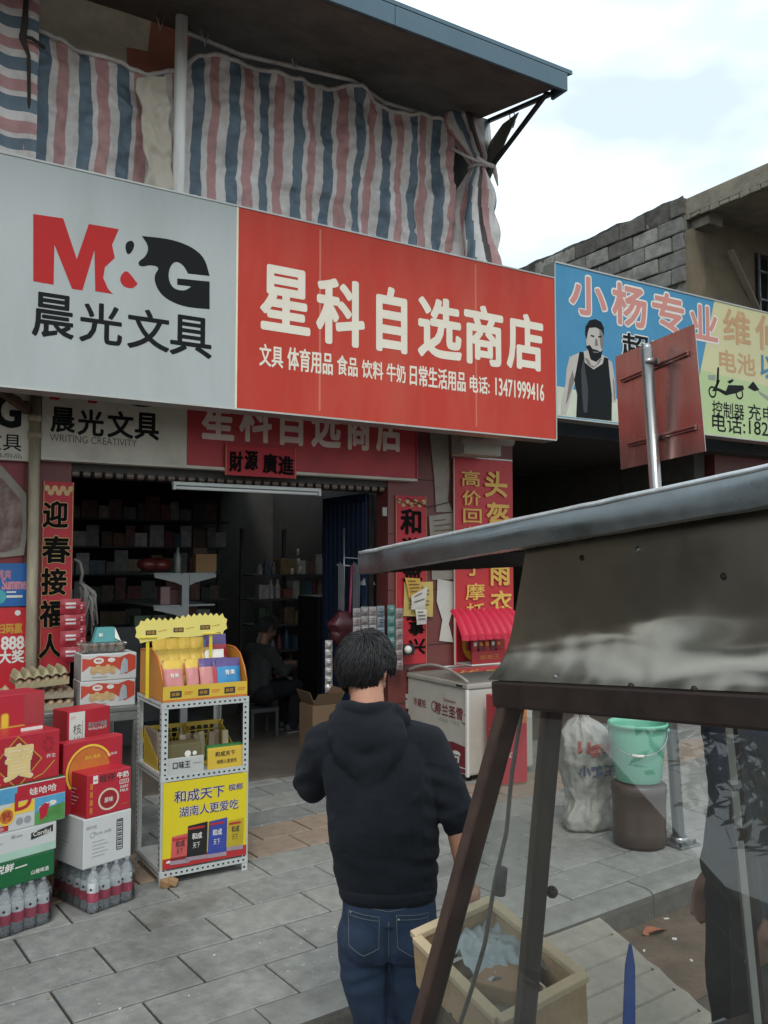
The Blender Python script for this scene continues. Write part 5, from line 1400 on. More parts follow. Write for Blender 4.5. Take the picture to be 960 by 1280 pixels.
# ------------------------------------------------------------------ freezer and things at the right pier
m_frz = mat('freezer_white', 'b4b0a6', .35, var=.05, scale=3, dirt='8b857a', dirt_amt=.4, dirt_scale=2.5)
m_frzr = mat('freezer_maroon', '6e2530', .4, var=.06); m_rubber = mat('grey_rubber_rim', '98938a', .6, var=.1); m_frzt = mat('freezer_dark_red', '742a2c', .5)
fz = thing('chest_freezer', 'cream chest freezer with curved glass lid and maroon band', 'freezer', (4.5, 6.05, 0))
fx0, fx1, fy0, fy1, fzh = 4.18, 4.86, 5.61, 6.50, .73
mb = MB(); mb.box2((fx0, fy0, .045), (fx1, fy1, fzh), m_frz, .018); 
f = Fr((fx0 - .0015, fy1, 0), (0, -1, 0))
Ln = fy1 - fy0
f.poly(mb, [(.02, .06), (Ln - .02, .06), (Ln - .02, .27), (Ln - .2, .285), (Ln - .5, .25), (.02, .13)], m_frzr, .001)
f.line(mb, [(.3, .1), (Ln - .03, .1)], .008, m_pwhite, .0022)
for u in (Ln - .15, Ln - .34): f.disc(mb, u, .20, .055, m_pwhite, .002, ry=.022); f.poly(mb, [(u - .04, .19), (u + .04, .19), (u + .03, .125), (u - .03, .125)], m_pwhite, .002); f.disc(mb, u, .15, .018, m_frzr, .003, seg=10)
f.text(mb, '蒂兰圣雪', Ln - .46, .475, .40, .10, m_frzt, .02, off=.002); f.text(mb, 'Delamere', Ln - .33, .595, .17, .03, m_frzt, .0, off=.002)
f.ring(mb, Ln - .465, .535, .045, .008, m_frzt, .002, 20, math.radians(60), math.radians(300)); f.ring(mb, Ln - .05, .49, .04, .008, m_frzt, .002, 20, math.radians(-140), math.radians(90))
f.text(mb, '冰淇淋 · 可爱多', Ln - .40, .425, .30, .035, m_rubber, .0, off=.002)
f.text(mb, '冷藏柜', .1, .5, .2, .07, m_frzt, .01, off=.002)
mb.box2((fx0 - .012, fy0 - .006, .04), (fx0 + .012, fy0 + .02, fzh), m_pwhite, .003)
mb.build('body', fz)
mb = MB(); mb.box2((fx0 - .012, fy0 - .012, fzh + .001), (fx1 + .005, fy1, fzh + .045), m_rubber, .012)
mb.box2((fx0 - .014, fy0 + .05, fzh + .012), (fx0 - .011, fy0 + .14, fzh + .03), m_pblack)
mb.build('rim', fz)
def arch(u): return fzh + .046 + .14 * math.sin(PI * (.12 + .76 * u)) - .042
mb = MB(); mb.grid(lambda u, w: (fx0 + .01 + (fx1 - fx0 - .02) * w, fy0 + (fy1 - fy0) * u, arch(u)), 24, 4, glass('lid_glass', (.75, .78, .78), 1.5, .12, .03)); 
for x in (fx0 + .005, fx1 - .01): mb.tube([(x, fy0 + (fy1 - fy0) * u / 20, arch(u / 20) + .004) for u in range(21)], .012, m_rubber, 8)
mb.tube([(fx0 + (fx1 - fx0) * i / 10, fy0 + .34 + .0 * i, arch(.39) + .008) for i in range(11)], .007, m_pwhite, 8)
mb.build('glass_lid', fz)
mb = MB()
for i in range(10): mb.box((fx0 + .12 + .11 * (i % 5), fy0 + .15 + .28 * (i // 5), fzh - .0 + .012), (.09, .2, .02), (m_pwhite, m_psky, m_porange, m_cred)[i % 4], Matrix.Rotation(random.uniform(-.3, .3), 3, 'Z'))
mb.build('ice_cream', fz)
for x, y in ((fx0 + .05, fy0 + .05), (fx1 - .05, fy0 + .05), (fx0 + .05, fy1 - .05), (fx1 - .05, fy1 - .05)):
    mb = MB(); mb.cyl((x, y, 0.002), (x, y, .05), .022, m_metal_dark, 12); mb.build('caster', fz)
sheet_z = zat(875, V3((fx0, 6.2, 0)), 508)
mb = MB(); f.rectpx(mb, 488, 865, 512, 883, m_wpap, .006); f.rectpx(mb, 496, 871, 510, 873, m_pblack, .007); f.rectpx(mb, 496, 877, 508, 878, m_pgrey, .007); f.rectpx(mb, 483, 862, 494, 870, mat('paper_mint', 'aab3a0', .7), .0055)
tag(mb.build('price_note'), 'white paper note stuck on the freezer side next to the head', 'note')
# red canopy counter display
m_can = mat('canopy_red', 'c22b44', .45, var=.08, trans=.15); m_dred = mat('display_red', '9a2226', .5, var=.1, scale=8); m_dyel = mat('display_yellow', 'c88a24', .5)
dz = fzh + .08
ds = thing('counter_display', 'red counter display with a fluted canopy standing on the freezer', 'display', (4.4, 5.75, dz))
dx0, dx1, dy = P(590, 828, Y=5.66).x, P(650, 828, Y=5.66).x, 5.66
dz = P(600, 832, Y=5.66).z
mb = MB(); mb.box2((dx0, dy, dz), (dx1, dy + .22, dz + .012), m_pwhite, .003); mb.box2((dx0, dy + .001, dz + .013), (dx1, dy + .012, dz + .115), m_dred)
mb.box2((dx0, dy + .2, dz + .013), (dx1, dy + .212, dz + .40), m_dred)
f = Fr((0, dy, 0), SX)
f.textpx(mb, '槟榔王', 600, 818, 625, 824, m_porange, .02, off=.001)
u, v = f.px(606, 808)
f.disc(mb, u + .05, v, .14, m_dyel, -.19, seg=30); f.disc(mb, u + .10, v, .12, m_dred, -.188, seg=30)
mb.build('box', ds)
for i in range(10):
    mb = MB(); x = dx0 + .06 + (i % 5) * .062; y = dy + .05 + .06 * (i // 5)
    mb.box((x, y, dz + .15 + .04 * (i // 5)), (.055, .03, .15), (m_dred, m_frzr)[i % 2], Matrix.Rotation(random.uniform(-.3, .3), 3, 'Y'), .006); mb.box((x, y - .0165, dz + .17 + .04 * (i // 5)), (.03, .002, .03), m_pwhite if i % 3 == 0 else m_dyel)
    mb.build('packet', ds)
mb = MB()
ca, cb2 = P(576, 772, Y=5.55), P(662, 757, Y=5.55)
nf = 9
for i in range(nf):   # fluted canopy
    u0, u1 = i / nf, (i + 1) / nf
    def cf(u, w):
        t = u0 + (u1 - u0) * u
        x = ca.x + (cb2.x - ca.x) * (.10 * (1 - w) + t * (1 - .1 * (1 - w)))
        bulge = math.sin(PI * u)
        return (x, 5.80 - .26 * w - .03 * bulge * w, dz + .44 - .14 * w * w - .05 * w + .022 * bulge)
    mb.grid(cf, 6, 8, m_can)
    mb.grid(lambda u, w: (lambda p: (p[0], p[1] - .002, p[2] - .05 * w * (.5 + .5 * math.sin(PI * u))))(cf(u, 1)), 6, 2, m_can)
mb.build('canopy', ds)
# leaning red and orange snack carton
c = Carton('snack_carton', 'red snack carton with an orange and black top in front of the freezer end', 'carton', V3((4.27, 5.36, .02)), .28, .16, .68, m_cred, rz=-.15, right=False)
f = c.f
f.rect(c.mb, .003, .46, .277, .677, m_porange, .0008); f.rect(c.mb, .04, .50, .15, .64, m_pblack, .0012); f.rect(c.mb, .07, .52, .12, .59, m_pwhite, .0016); f.text(c.mb, '花', .08, .53, .03, .04, m_cred, .02, off=.002)
f.text(c.mb, '好吃', .05, .3, .06, .1, m_pwhite, .02); f.text(c.mb, 'SNACK', .05, .2, .12, .04, m_pwhite, .02)
c.mb.box(c.A + c.R @ V3((.14, .08, -.01)), (.26, .14, .02), m_kraft, c.R)
c.done()
# sachet strips beside the freezer lid
for i, (x, y0, y1, a, b) in enumerate(((446, 760, 828, '777170', '55404a'), (456, 758, 826, '686462', '8a807e'), (466, 758, 826, '7b7774', '60484e'), (476, 757, 838, '606a73', '2c323a'), (489, 756, 836, '3b6c66', '7d7b78'), (499, 760, 838, '7b7572', '6d434b'))):
    sachet_strip(['pale pink sachet strip farthest from the couplet above the freezer', 'grey white sachet strip between the pale pink and the mauve one', 'white and mauve sachet strip between grey white and black ones', 'blue grey and black sachet strip beside the freezer lid', 'teal sachet strip hanging beside the freezer lid', 'pale sachet strip next to the couplet above the freezer'][i], x, y0, y1, 6.40, 6, (mat('sach_' + 'abcdef'[i], a, .3, var=.2, scale=14), mat('sach_print_' + 'abcdef'[i], b, .3, var=.2, scale=20)), .075)
m_blackbox = mat('black_plastic', (.02, .02, .02), .4)
mb = MB(); mb.box2(P(500, 812, Y=6.46) - V3((0, .03, .05)), P(516, 812, Y=6.46) + V3((0, .03, .05)), m_blackbox, .006); mb.ball(P(510, 812, Y=6.40), .035, m_pwhite, 12, 8); tag(mb.build('wall_socket'), 'small black and white box low beside the couplet above the freezer', 'socket')
# hanging rack of brooms and mops
br = thing('broom_rack', 'thin metal hanging rack with brooms just inside the shop door', 'rack', P(450, 780, Y=6.85))
mb = MB()
mb.tube([P(421, 706, Y=6.85), P(445, 708, Y=6.85), P(478, 705, Y=6.85)], .008, m_steel, 8); mb.tube([P(430, 697, Y=6.85), P(478, 700, Y=6.85)], .006, m_steel, 6); mb.cyl(P(430, 660, Y=6.85), P(430, 790, Y=6.85), .009, m_steel, 10)
mb.build('frame', br)
def stick(label, xa, ya, xb, yb, col, head=None):
    m_ = MB(); mm = mat('stick_' + col, col, .5, var=.15)
    m_.cyl(P(xa, ya, Y=6.82), P(xb, yb, Y=6.82), .012, mm, 10)
    if head:
        h = P(head[0], head[1], Y=6.80); m_.loft([[h + V3((a * .05 * k, b * .03 * k, -.12 * (k - .5))) for a, b in ((-1, -1), (1, -1), (1, 1), (-1, 1))] for k in (.5, 1.0, 1.3)], mat('brush_white', '9d9c99', .8, var=.2), False)
    tag(m_.build('broom'), label, 'broom')
stick('broom with a white brush head hanging beside the blue door', 460, 660, 458, 800, 'a4a3a0', (459, 718))
stick('pink red broom stick hanging between the pale ones', 440, 706, 436, 790, '9a3d58')
stick('blue grey broom stick hanging beside the white brush', 449, 706, 448, 782, '59677c')
mb = MB()
for i, (x, y) in enumerate(((427, 715), (445, 716))):
    a = P(x, 705, Y=6.8); mb.grid(lambda u, w: (a.x + (u - .5) * .07, a.y + .02 * math.sin(u * 7), a.z - .42 * w - .02 * math.cos(u * 9)), 6, 10, mat('dim_rag', '58575a', .9, var=.2))
tag(mb.build('rag'), 'pair of dim grey rags hanging from the broom rack', 'rag')
mb = MB(); c0 = P(428, 785, Y=6.75)
mb.loft([[c0 + V3(((.13 * math.sin(PI * (.08 + .84 * i / 24)) ** .7) * math.cos(k * PI / 20) * (1 + .5 * nz3(math.cos(k * PI / 20) * 1.5, math.sin(k * PI / 20) * 1.5, i * .16) + .25 * nz3(math.cos(k * PI / 20) * 4, math.sin(k * PI / 20) * 4, i * .5)), .09 * math.sin(PI * (.08 + .84 * i / 24)) * math.sin(k * PI / 20), -.15 + .30 * i / 24)) for k in range(40)] for i in range(25)], mat('dim_red_plastic', '42161e', .45, var=.35, scale=9))
tag(mb.build('red_bag'), 'crumpled dim red plastic bag hanging low beside the freezer lid', 'bag')
# open carton and stand inside the door
mb = MB(); A = P(404, 880, Y=6.35)
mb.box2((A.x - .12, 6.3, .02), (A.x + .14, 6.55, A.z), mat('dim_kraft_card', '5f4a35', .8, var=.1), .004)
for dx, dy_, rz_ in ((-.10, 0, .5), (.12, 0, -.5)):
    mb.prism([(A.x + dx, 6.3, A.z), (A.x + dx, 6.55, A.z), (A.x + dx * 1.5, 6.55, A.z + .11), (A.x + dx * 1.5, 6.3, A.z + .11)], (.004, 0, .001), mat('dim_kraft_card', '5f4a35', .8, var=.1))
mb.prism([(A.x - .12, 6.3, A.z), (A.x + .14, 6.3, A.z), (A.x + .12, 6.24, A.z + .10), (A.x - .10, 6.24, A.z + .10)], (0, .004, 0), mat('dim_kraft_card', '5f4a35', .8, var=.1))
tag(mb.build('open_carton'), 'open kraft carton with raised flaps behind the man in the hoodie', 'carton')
sachet_strip('silver grey sachet strip hanging beside the open kraft carton', 411, 800, 866, 6.6, 6, (mat('sach_silver', '8e8c88', .3, .3, var=.2, scale=14), m_sachw), .07)

# ------------------------------------------------------------------ dim shop interior: shelves and goods
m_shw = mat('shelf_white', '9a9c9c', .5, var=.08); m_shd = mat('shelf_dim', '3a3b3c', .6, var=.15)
gs = thing('shop_shelf', 'white double sided shop shelf with T shaped end bracket in the doorway', 'shelf', P(232, 765, Y=8) * 1.0)
mb = MB()
up = P(232, 742, Y=8)
za, zb_ = P(232, 720, Y=8).z, P(232, 764, Y=8).z
mb.box2((up.x - .035, 8.0, .02), (up.x + .035, 8.05, za + .03), m_shw, .004)
mb.build('upright', gs)
for zz_, sides in ((za, (-1, 1)), (zb_ + .03, (-1,))):
    for s_ in sides:
        mb = MB(); mb.prism([(up.x + s_ * .036, 7.995, zz_ + .015), (up.x + s_ * .30, 7.995, zz_ + .015), (up.x + s_ * .30, 7.995, zz_ - .012), (up.x + s_ * .10, 7.995, zz_ - .06), (up.x + s_ * .036, 7.995, zz_ - .09)], (0, .02, 0), m_shw); mb.build('bracket', gs)
for zz_ in (za, zb_ + .03, .95, .55, .2):
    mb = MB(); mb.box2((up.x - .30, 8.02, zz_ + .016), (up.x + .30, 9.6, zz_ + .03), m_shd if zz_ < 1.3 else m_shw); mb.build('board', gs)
def good(label, name, cat, A, size, m, group=None, kind='box'):
    m_ = MB()
    if kind == 'box': m_.box(V3(A) + V3((0, 0, size[2] / 2)), size, m, Matrix.Rotation(random.uniform(-.15, .15), 3, 'Z'), .004)
    elif kind == 'bottle': r = size[0] / 2; h = size[2]; m_.lathe([(r * .9, 0), (r, .01), (r, h * .6), (r * .45, h * .8), (r * .4, h), (0.002, h)], A, m, 12)
    else: m_.ball(V3(A) + V3((0, 0, size[2] / 2)), V3(size) / 2, m, 12, 8)
    return tag(m_.build(name), label, cat, group)
zt_ = za + .031
good('kraft box standing on top of the white shelf', 'carton', 'carton', (P(255, 719, Y=8.15).x, 8.15, zt_), (.2, .2, .18), m_kraft)
good('small dark box lying on the kraft box of the white shelf', 'carton', 'carton', (P(248, 700, Y=8.2).x, 8.2, zt_ + .182), (.14, .12, .06), mat('dim_brown_box', '4a3a2e', .8))
good('pale bottle with a slim neck at the middle of the white shelf', 'bottle', 'bottle', (P(222, 718, Y=8.1).x, 8.1, zt_), (.06, .06, .24), mat('pale_bottle', '8b8c88', .3), None, 'bottle')
mb = MB(); c0 = P(203, 718, Y=8.3)
for i in range(6): mb.ball((c0.x + random.uniform(-.14, .1), 8.3 + random.uniform(-.1, .1), zt_ + .06 + random.uniform(0, .03)), (.11, .09, .065), mat('red_film_bag', '6e2f2c', .3, var=.3, scale=9), 12, 8)
tag(mb.build('snack_heap'), 'heap of reddish plastic packets on top of the white shelf', 'packets')
good('pink grey book standing on the lower board of the white shelf', 'book', 'book', (P(204, 752, Y=8.15).x, 8.15, zb_ + .062), (.09, .15, .17), mat('pinkish_cover', '8a6a6a', .6))
good('dim red box next to the book on the lower shelf board', 'carton', 'carton', (P(217, 752, Y=8.2).x, 8.2, zb_ + .062), (.14, .15, .14), mat('dim_red_box', '5d3434', .6))
for i in range(7): good('pale packet in the row behind the yellow price board', 'packet', 'packet', (P(226 + i * 7, 770, Y=8.3).x, 8.3, .96 + .012), (.05, .1, .26), m_shw if i % 2 else m_pgrey, 'pale packets behind the price board')
bs = thing('shop_shelf', 'tall dim goods shelf behind the seated person in the shop', 'shelf', (4.2, 9.3, .02))
sx0, sx1, sy = P(318, 760, Y=9.2).x, P(424, 760, Y=9.2).x, 9.2
mb = MB()
for x in (sx0, (sx0 + sx1) / 2, sx1): mb = MB(); mb.box2((x - .02, sy + .38, .02), (x + .02, sy + .42, 2.15), m_shd); mb.build('upright', bs)
lev = [P(370, y, Y=9.2).z for y in (860, 838, 812, 780, 748, 718)]
for z in lev:
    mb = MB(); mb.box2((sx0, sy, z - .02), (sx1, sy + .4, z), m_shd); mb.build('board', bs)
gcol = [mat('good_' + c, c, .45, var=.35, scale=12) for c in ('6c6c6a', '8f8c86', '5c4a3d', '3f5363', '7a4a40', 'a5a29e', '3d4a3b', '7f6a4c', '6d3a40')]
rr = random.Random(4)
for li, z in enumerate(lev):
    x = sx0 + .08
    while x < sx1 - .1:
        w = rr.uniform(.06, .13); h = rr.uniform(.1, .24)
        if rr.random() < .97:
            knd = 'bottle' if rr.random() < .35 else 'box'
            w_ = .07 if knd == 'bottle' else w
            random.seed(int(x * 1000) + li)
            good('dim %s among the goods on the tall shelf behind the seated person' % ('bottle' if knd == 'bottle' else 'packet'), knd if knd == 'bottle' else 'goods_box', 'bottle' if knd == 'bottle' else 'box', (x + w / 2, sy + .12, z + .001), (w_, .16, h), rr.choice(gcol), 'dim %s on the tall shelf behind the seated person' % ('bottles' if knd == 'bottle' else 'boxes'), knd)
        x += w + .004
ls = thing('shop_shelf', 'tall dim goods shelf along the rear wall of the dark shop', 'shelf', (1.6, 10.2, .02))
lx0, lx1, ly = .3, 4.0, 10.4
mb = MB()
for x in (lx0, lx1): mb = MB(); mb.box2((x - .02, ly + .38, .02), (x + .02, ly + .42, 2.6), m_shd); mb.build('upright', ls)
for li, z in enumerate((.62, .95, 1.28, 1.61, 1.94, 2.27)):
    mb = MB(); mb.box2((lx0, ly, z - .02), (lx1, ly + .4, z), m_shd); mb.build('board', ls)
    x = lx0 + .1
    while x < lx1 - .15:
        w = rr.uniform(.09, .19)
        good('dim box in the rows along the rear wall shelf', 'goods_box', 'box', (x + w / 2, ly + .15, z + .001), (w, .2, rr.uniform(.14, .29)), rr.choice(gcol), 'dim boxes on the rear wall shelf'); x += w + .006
mb = MB(); A = P(412, 845, Y=8.2); B = P(424, 745, Y=8.2)
mb.box2((A.x - .14, 8.2, .02), (B.x + .05, 8.7, B.z), m_metal_dark, .01)
f = Fr((0, 8.199, 0), SX); f.rectpx(mb, 413, 754, 420, 759, m_pgrey, .001); f.rectpx(mb, 413, 761, 420, 772, m_pgrey, .001); f.rectpx(mb, 422, 748, 423.5, 780, m_shw, .001)
tag(mb.build('metal_cabinet'), 'black metal cabinet with small pale stickers inside the shop', 'cabinet')
for i, (x, y) in enumerate(((372, 690), (373, 702), (375, 712), (365, 714))):
    mb = MB(); mb.cyl(P(x, y - 4, Y=9.17), P(x, y + 4, Y=9.17), .018, m_pwhite, 10); tag(mb.build('bottle'), 'little white bottle gleaming in front of the dim back shelf', 'bottle', 'little white bottles')
good('pale green carton on the low dim counter in the shop', 'carton', 'carton', (P(175, 780, Y=8.4).x, 8.4, P(175, 782, Y=8.4).z), (.16, .15, .1), mat('dim_green_card', '5b6a58', .7))
mb = MB(); A = P(175, 782, Y=8.4); mb.box2((A.x - .25, 8.3, .02), (A.x + .18, 8.7, A.z - .001), m_shd, .004); tag(mb.build('counter'), 'low dim counter under the pale green carton', 'counter')

# ------------------------------------------------------------------ sack, barrel, pail by the post
m_sack = mat('white_woven_sack', '97958f', .6, var=.15, scale=7, bump=.6, bscale=30, dirt='6a655c', dirt_amt=.7, dirt_scale=5)
m_sackr = mat('sack_print_red', '8f4b44', .6, var=.2); m_sackb = mat('sack_print_blue', '3f4d63', .6, var=.2)
sk = thing('sack', 'stuffed white woven sack with coloured print beside the green pail', 'sack', (4.07, 4.18, 0))
S0 = P(748, 1042, z=0) + V3((.03, .12, 0))
prof = [(0, .13), (.02, .17), (.08, .18), (.2, .16), (.32, .175), (.45, .20), (.56, .19), (.64, .15), (.70, .10), (.73, .05), (.76, .045), (.80, .075), (.82, .06)]
rg = []
ns = 72
for zi in range(70):
    z = .82 * zi / 69; r = interp(prof, z)
    ring = []
    for k in range(ns):
        t = 2 * PI * k / ns; c_, s_ = math.cos(t), math.sin(t)
        ff = 1 + .38 * nz3(c_ * 1.3 + 2, s_ * 1.3, z * 2.4, 1) + .14 * nz3(c_ * 3, s_ * 3, z * 9 + 3) + .06 * nz3(c_ * 8, s_ * 8, z * 20)
        cr = .035 * abs(nz3(c_ * 2.5, s_ * 2.5, z * 7 + 9))
        lean = -.09 * max(0, z - .55) / .27
        ring.append(S0 + V3(((r * ff - cr) * c_ * 1.02 + lean, (r * ff - cr) * s_ * .85 + lean * .2, z + .01 * nz3(c_ * 3, s_ * 3, z * 5))))
    rg.append(ring)
mb = MB(); mb.loft(rg, m_sack); skb = mb.build('cloth', sk)
bvh = BVHTree.FromPolygons(mb.v, mb.f)
def proj_text(m_, fr_, t, u0, v0, w, h, m, bold=0, off=.004, back=.0):
    vs, fs, x0, x1, y0, y1 = glyph(t, bold)
    out = []
    for x, y in vs:
        p = fr_.pt(u0 + (x - x0) / (x1 - x0) * w, v0 + (y - y0) / (y1 - y0) * h, .6)
        hit = bvh.ray_cast(p, -fr_.n)
        out.append((hit[0] if hit[0] else p - fr_.n * .6) + fr_.n * (off + .004))
    m_.mesh(out, fs, m)
tocam = V3((-S0.x, -S0.y, 0)).normalized(); fs_ = Fr(S0, V3((-tocam.y, tocam.x, 0)))
mb = MB(); proj_text(mb, fs_, 'Ligu', -.06, .50, .20, .10, m_sackr, .04); proj_text(mb, fs_, '小鸡王', -.06, .36, .24, .085, m_sackb, .03); mb.build('lettering', sk)
m_barrel = mat('brown_barrel', '3b2c25', .45, var=.15, scale=4, dirt='3a2b23', dirt_amt=.5, dirt_scale=3)
B0 = P(810, 1064, z=0) + V3((.06, .12, 0)); B0.z = 0
mb = MB(); mb.lathe([(.135, .002), (.155, .01), (.162, .03), (.162, .1), (.158, .11), (.164, .2), (.160, .21), (.166, .32), (.172, .335), (.166, .35), (.168, .372), (.15, .385), (.02, .39)], B0, m_barrel, 40)
tag(mb.build('barrel'), 'squat brown plastic barrel carrying the green pail', 'barrel')
m_pail = mat('green_pail_plastic', '78bda2', .3, var=.05, scale=3, trans=.2)
pz0 = .392
pl = thing('pail', 'light green plastic pail standing on the brown barrel', 'pail', (B0.x, B0.y, pz0))
mb = MB(); mb.lathe([(.01, .004), (.135, .003), (.14, .008), (.17, .30), (.172, .335), (.182, .338), (.186, .352), (.180, .362), (.172, .36), (.166, .33), (.135, .02), (.01, .016)], (B0.x, B0.y, pz0), m_pail, 48, False); mb.build('body', pl)
mb = MB(); q = []
fcd = V3((-B0.x, -B0.y, 0)).normalized(); rt = V3((-fcd.y, fcd.x, 0))
for i in range(17):
    a = PI * i / 16; q.append(V3((B0.x, B0.y, pz0 + .315)) + rt * .178 * math.cos(a) + fcd * .19 * math.sin(a) + V3((0, 0, -.13 * math.sin(a) ** .8)))
mb.tube(q, .004, m_steel, 8); mb.tube([q[7], q[8], q[9]], .010, m_pwhite, 10)
for s_ in (1, -1): mb.cyl(V3((B0.x, B0.y, pz0 + .315)) + rt * .17 * s_, V3((B0.x, B0.y, pz0 + .315)) + rt * .19 * s_, .014, m_pail, 10)
mb.build('handle', pl)

# ------------------------------------------------------------------ litter in the gutter
m_dryleaf = mat('dry_leaf', '8a4f32', .7, var=.2, scale=12); m_litter = mat('litter_white', 'bdbab2', .7)
mb = MB(); A = P(820, 1167, z=-.145)
mb.grid(lambda u, w: (A.x + (u - .5) * .14 + .02 * math.sin(w * 5), A.y + (w - .5) * .06 * math.sin(PI * (.08 + .84 * u)), -.143 + .018 * abs(w - .5) * 2 + .012 * math.sin(u * 4)), 10, 6, m_dryleaf)
tag(mb.build('dry_leaf'), 'curled red brown dry leaf lying in the gutter', 'leaf')
rr = random.Random(5)
for i, (x, y) in enumerate(((843, 1175), (833, 1150), (864, 1202), (790, 1137), (852, 1130), (805, 1190))):
    A = P(x, y, z=-.148); mb = MB(); mb.box(A + V3((0, 0, .005)), (rr.uniform(.012, .03), rr.uniform(.01, .02), .008), m_litter, Matrix.Rotation(rr.random() * 3, 3, 'Z'), .002)
    tag(mb.build('litter_scrap'), 'tiny white scrap of litter in the dirty gutter', 'litter', 'white litter scraps in the gutter')
for i, (x, y) in enumerate(((112, 1214), (236, 1246), (325, 1180), (382, 1118), (268, 1195), (418, 1160), (60, 1250), (150, 1262), (300, 1130))):
    A = P(x, y, z=0); mb = MB(); mb.box(A + V3((0, 0, .004)), (rr.uniform(.005, .014), rr.uniform(.004, .008), .003), m_litter if i % 3 else m_kraft, Matrix.Rotation(rr.random() * 3, 3, 'Z'), .001)
    tag(mb.build('litter_scrap'), 'tiny pale scrap of litter lying on the paving slabs', 'litter', 'litter scraps on the paving')

# ------------------------------------------------------------------ glazed food cart in the foreground
m_galv = mat('galvanised_sheet', '7c8285', .30, .92, var=.14, scale=9, rvar=.1, dirt='4c4a44', dirt_amt=.5, dirt_scale=3.5)
m_fsheet = mat('dented_steel_sheet', '938d82', .19, .93, var=.10, scale=4, rvar=.08, dirt='6b5f4c', dirt_amt=.45, dirt_scale=2.2)
m_frame = mat('rusty_dark_frame', '302622', .45, .4, var=.25, scale=14, rvar=.15, dirt='3a2a22', dirt_amt=.5, dirt_scale=6)
m_cglass = glass('cart_glass', (.92, .94, .935), 1.7, .032, .012, (.55, .55, .5))
m_cglass2 = glass('cart_glass_dusty', (.9, .92, .91), 1.45, .09, .03, (.55, .55, .5))
ct = thing('food_cart', 'glazed street food cart with steel sheet roof and dented steel panel', 'food cart', (1.3, .7, -.15))
SL = .086
def fx(w): return 1.022 + .074 * w
def fz_(w, y): return 1.531 + .245 * w + SL * (1.272 - y)
YE = -.25
random.seed(21)
def fasc(u, w):
    y = (1.306 - .086 * w) + (YE - 1.274) * u
    wv = .30 + .07 * math.sin(y * 13) + .06 * nz3(y, 3, 0, 5)
    x = 1.052 - .030 * max(0, 1 - w / wv) ** 1.7 - .014 * max(0, w - .4)
    d = .006 * math.exp(-((y - 1.05) / .13) ** 2 - ((w - .16) / .2) ** 2) - .010 * math.exp(-((y - .9) / .16) ** 2 - ((w - .2) / .16) ** 2) + .006 * math.exp(-((y - .72) / .11) ** 2 - ((w - .14) / .2) ** 2)
    d += .004 * nz3(y, w * .25, 2, 9) * (1 - w) ** 3 + .0012 * nz3(y, w * .25, 5, 24) * (1 - w) ** 3 + .004 * nz3(y, w * .3, 8, 2.5)
    return (x + d, y, fz_(w, y))
mb = MB(); mb.grid(fasc, 220, 44, m_fsheet)
side = [V3(fasc(0, i / 10)) for i in range(11)]
for a, b in zip(side[:-1], side[1:]): mb.face([a, b, V3((1.75, b.y, b.z)), V3((1.75, a.y, a.z))], m_fsheet)
for (x, y) in ((717, 846), (772, 690), (885, 722), (705, 700), (820, 858), (905, 862)):
    r = ray(x, y); t = (1.045 - 0) / r.x; p = _C + r * t; 
    w_ = (p.z - 1.531 - SL * (1.272 - p.y)) / .245; q = V3(fasc((p.y - 1.274) / (YE - 1.274), min(1, max(0, w_))))
    mb.ball(q, (.003, .0055, .0055), m_steel if x in (717, 772) else m_frame, 10, 6)
mb.build('steel_panel', ct)
# roof sheet with folded edge
def rz_(y): return 1.77 + .095 * (1.653 - y)
mb = MB()
y0, y1 = 1.653, -.3
def rf(u, w):
    y = y0 + (y1 - y0) * u
    return (.943 + 1.0 * w, y, rz_(y) + .03 * w + .004 * nz3(y, w, 0, 5))
mb.grid(rf, 60, 20, m_galv)
mb.build('roof', ct)
mb = MB()
def flange(u, w):
    y = y0 + (y1 - y0) * u
    return (.940 - .004 * math.sin(w * PI) + .003 * nz3(y, w * .2, 3, 7), y, rz_(y) - .046 * w + .0015 * nz3(y * 3, 0, 1, 6))
mb.grid(flange, 90, 6, m_galv)
mb.grid(lambda u, w: (.943 + 1.0 * u, y0 + .003, rz_(y0) + .03 * u - .045 * w), 20, 4, m_frame); mb.grid(lambda u, w: (.95 + .99 * w, y0 - .004 + (y1 - y0) * u, rz_(y0 + (y1 - y0) * u) + .03 * w - .008), 10, 4, m_frame)
mb.grid(lambda u, w: (lambda p: (p[0] + .03 * w, p[1], p[2]))(flange(u, 1)), 60, 2, m_galv)
m_rim = mat('sky_lit_rolled_rim', 'c4c8ca', .35, .6, var=.2, scale=30)  # paler than the sheet: sky light on the edge put into the colour
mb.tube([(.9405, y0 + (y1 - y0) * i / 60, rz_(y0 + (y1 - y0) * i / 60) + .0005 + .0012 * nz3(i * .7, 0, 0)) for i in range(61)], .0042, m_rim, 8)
mb.box((.952, y0 + .006, rz_(y0) - .02), (.028, .004, .05), m_galv, None, .001)
mb.build('roof_edge', ct)
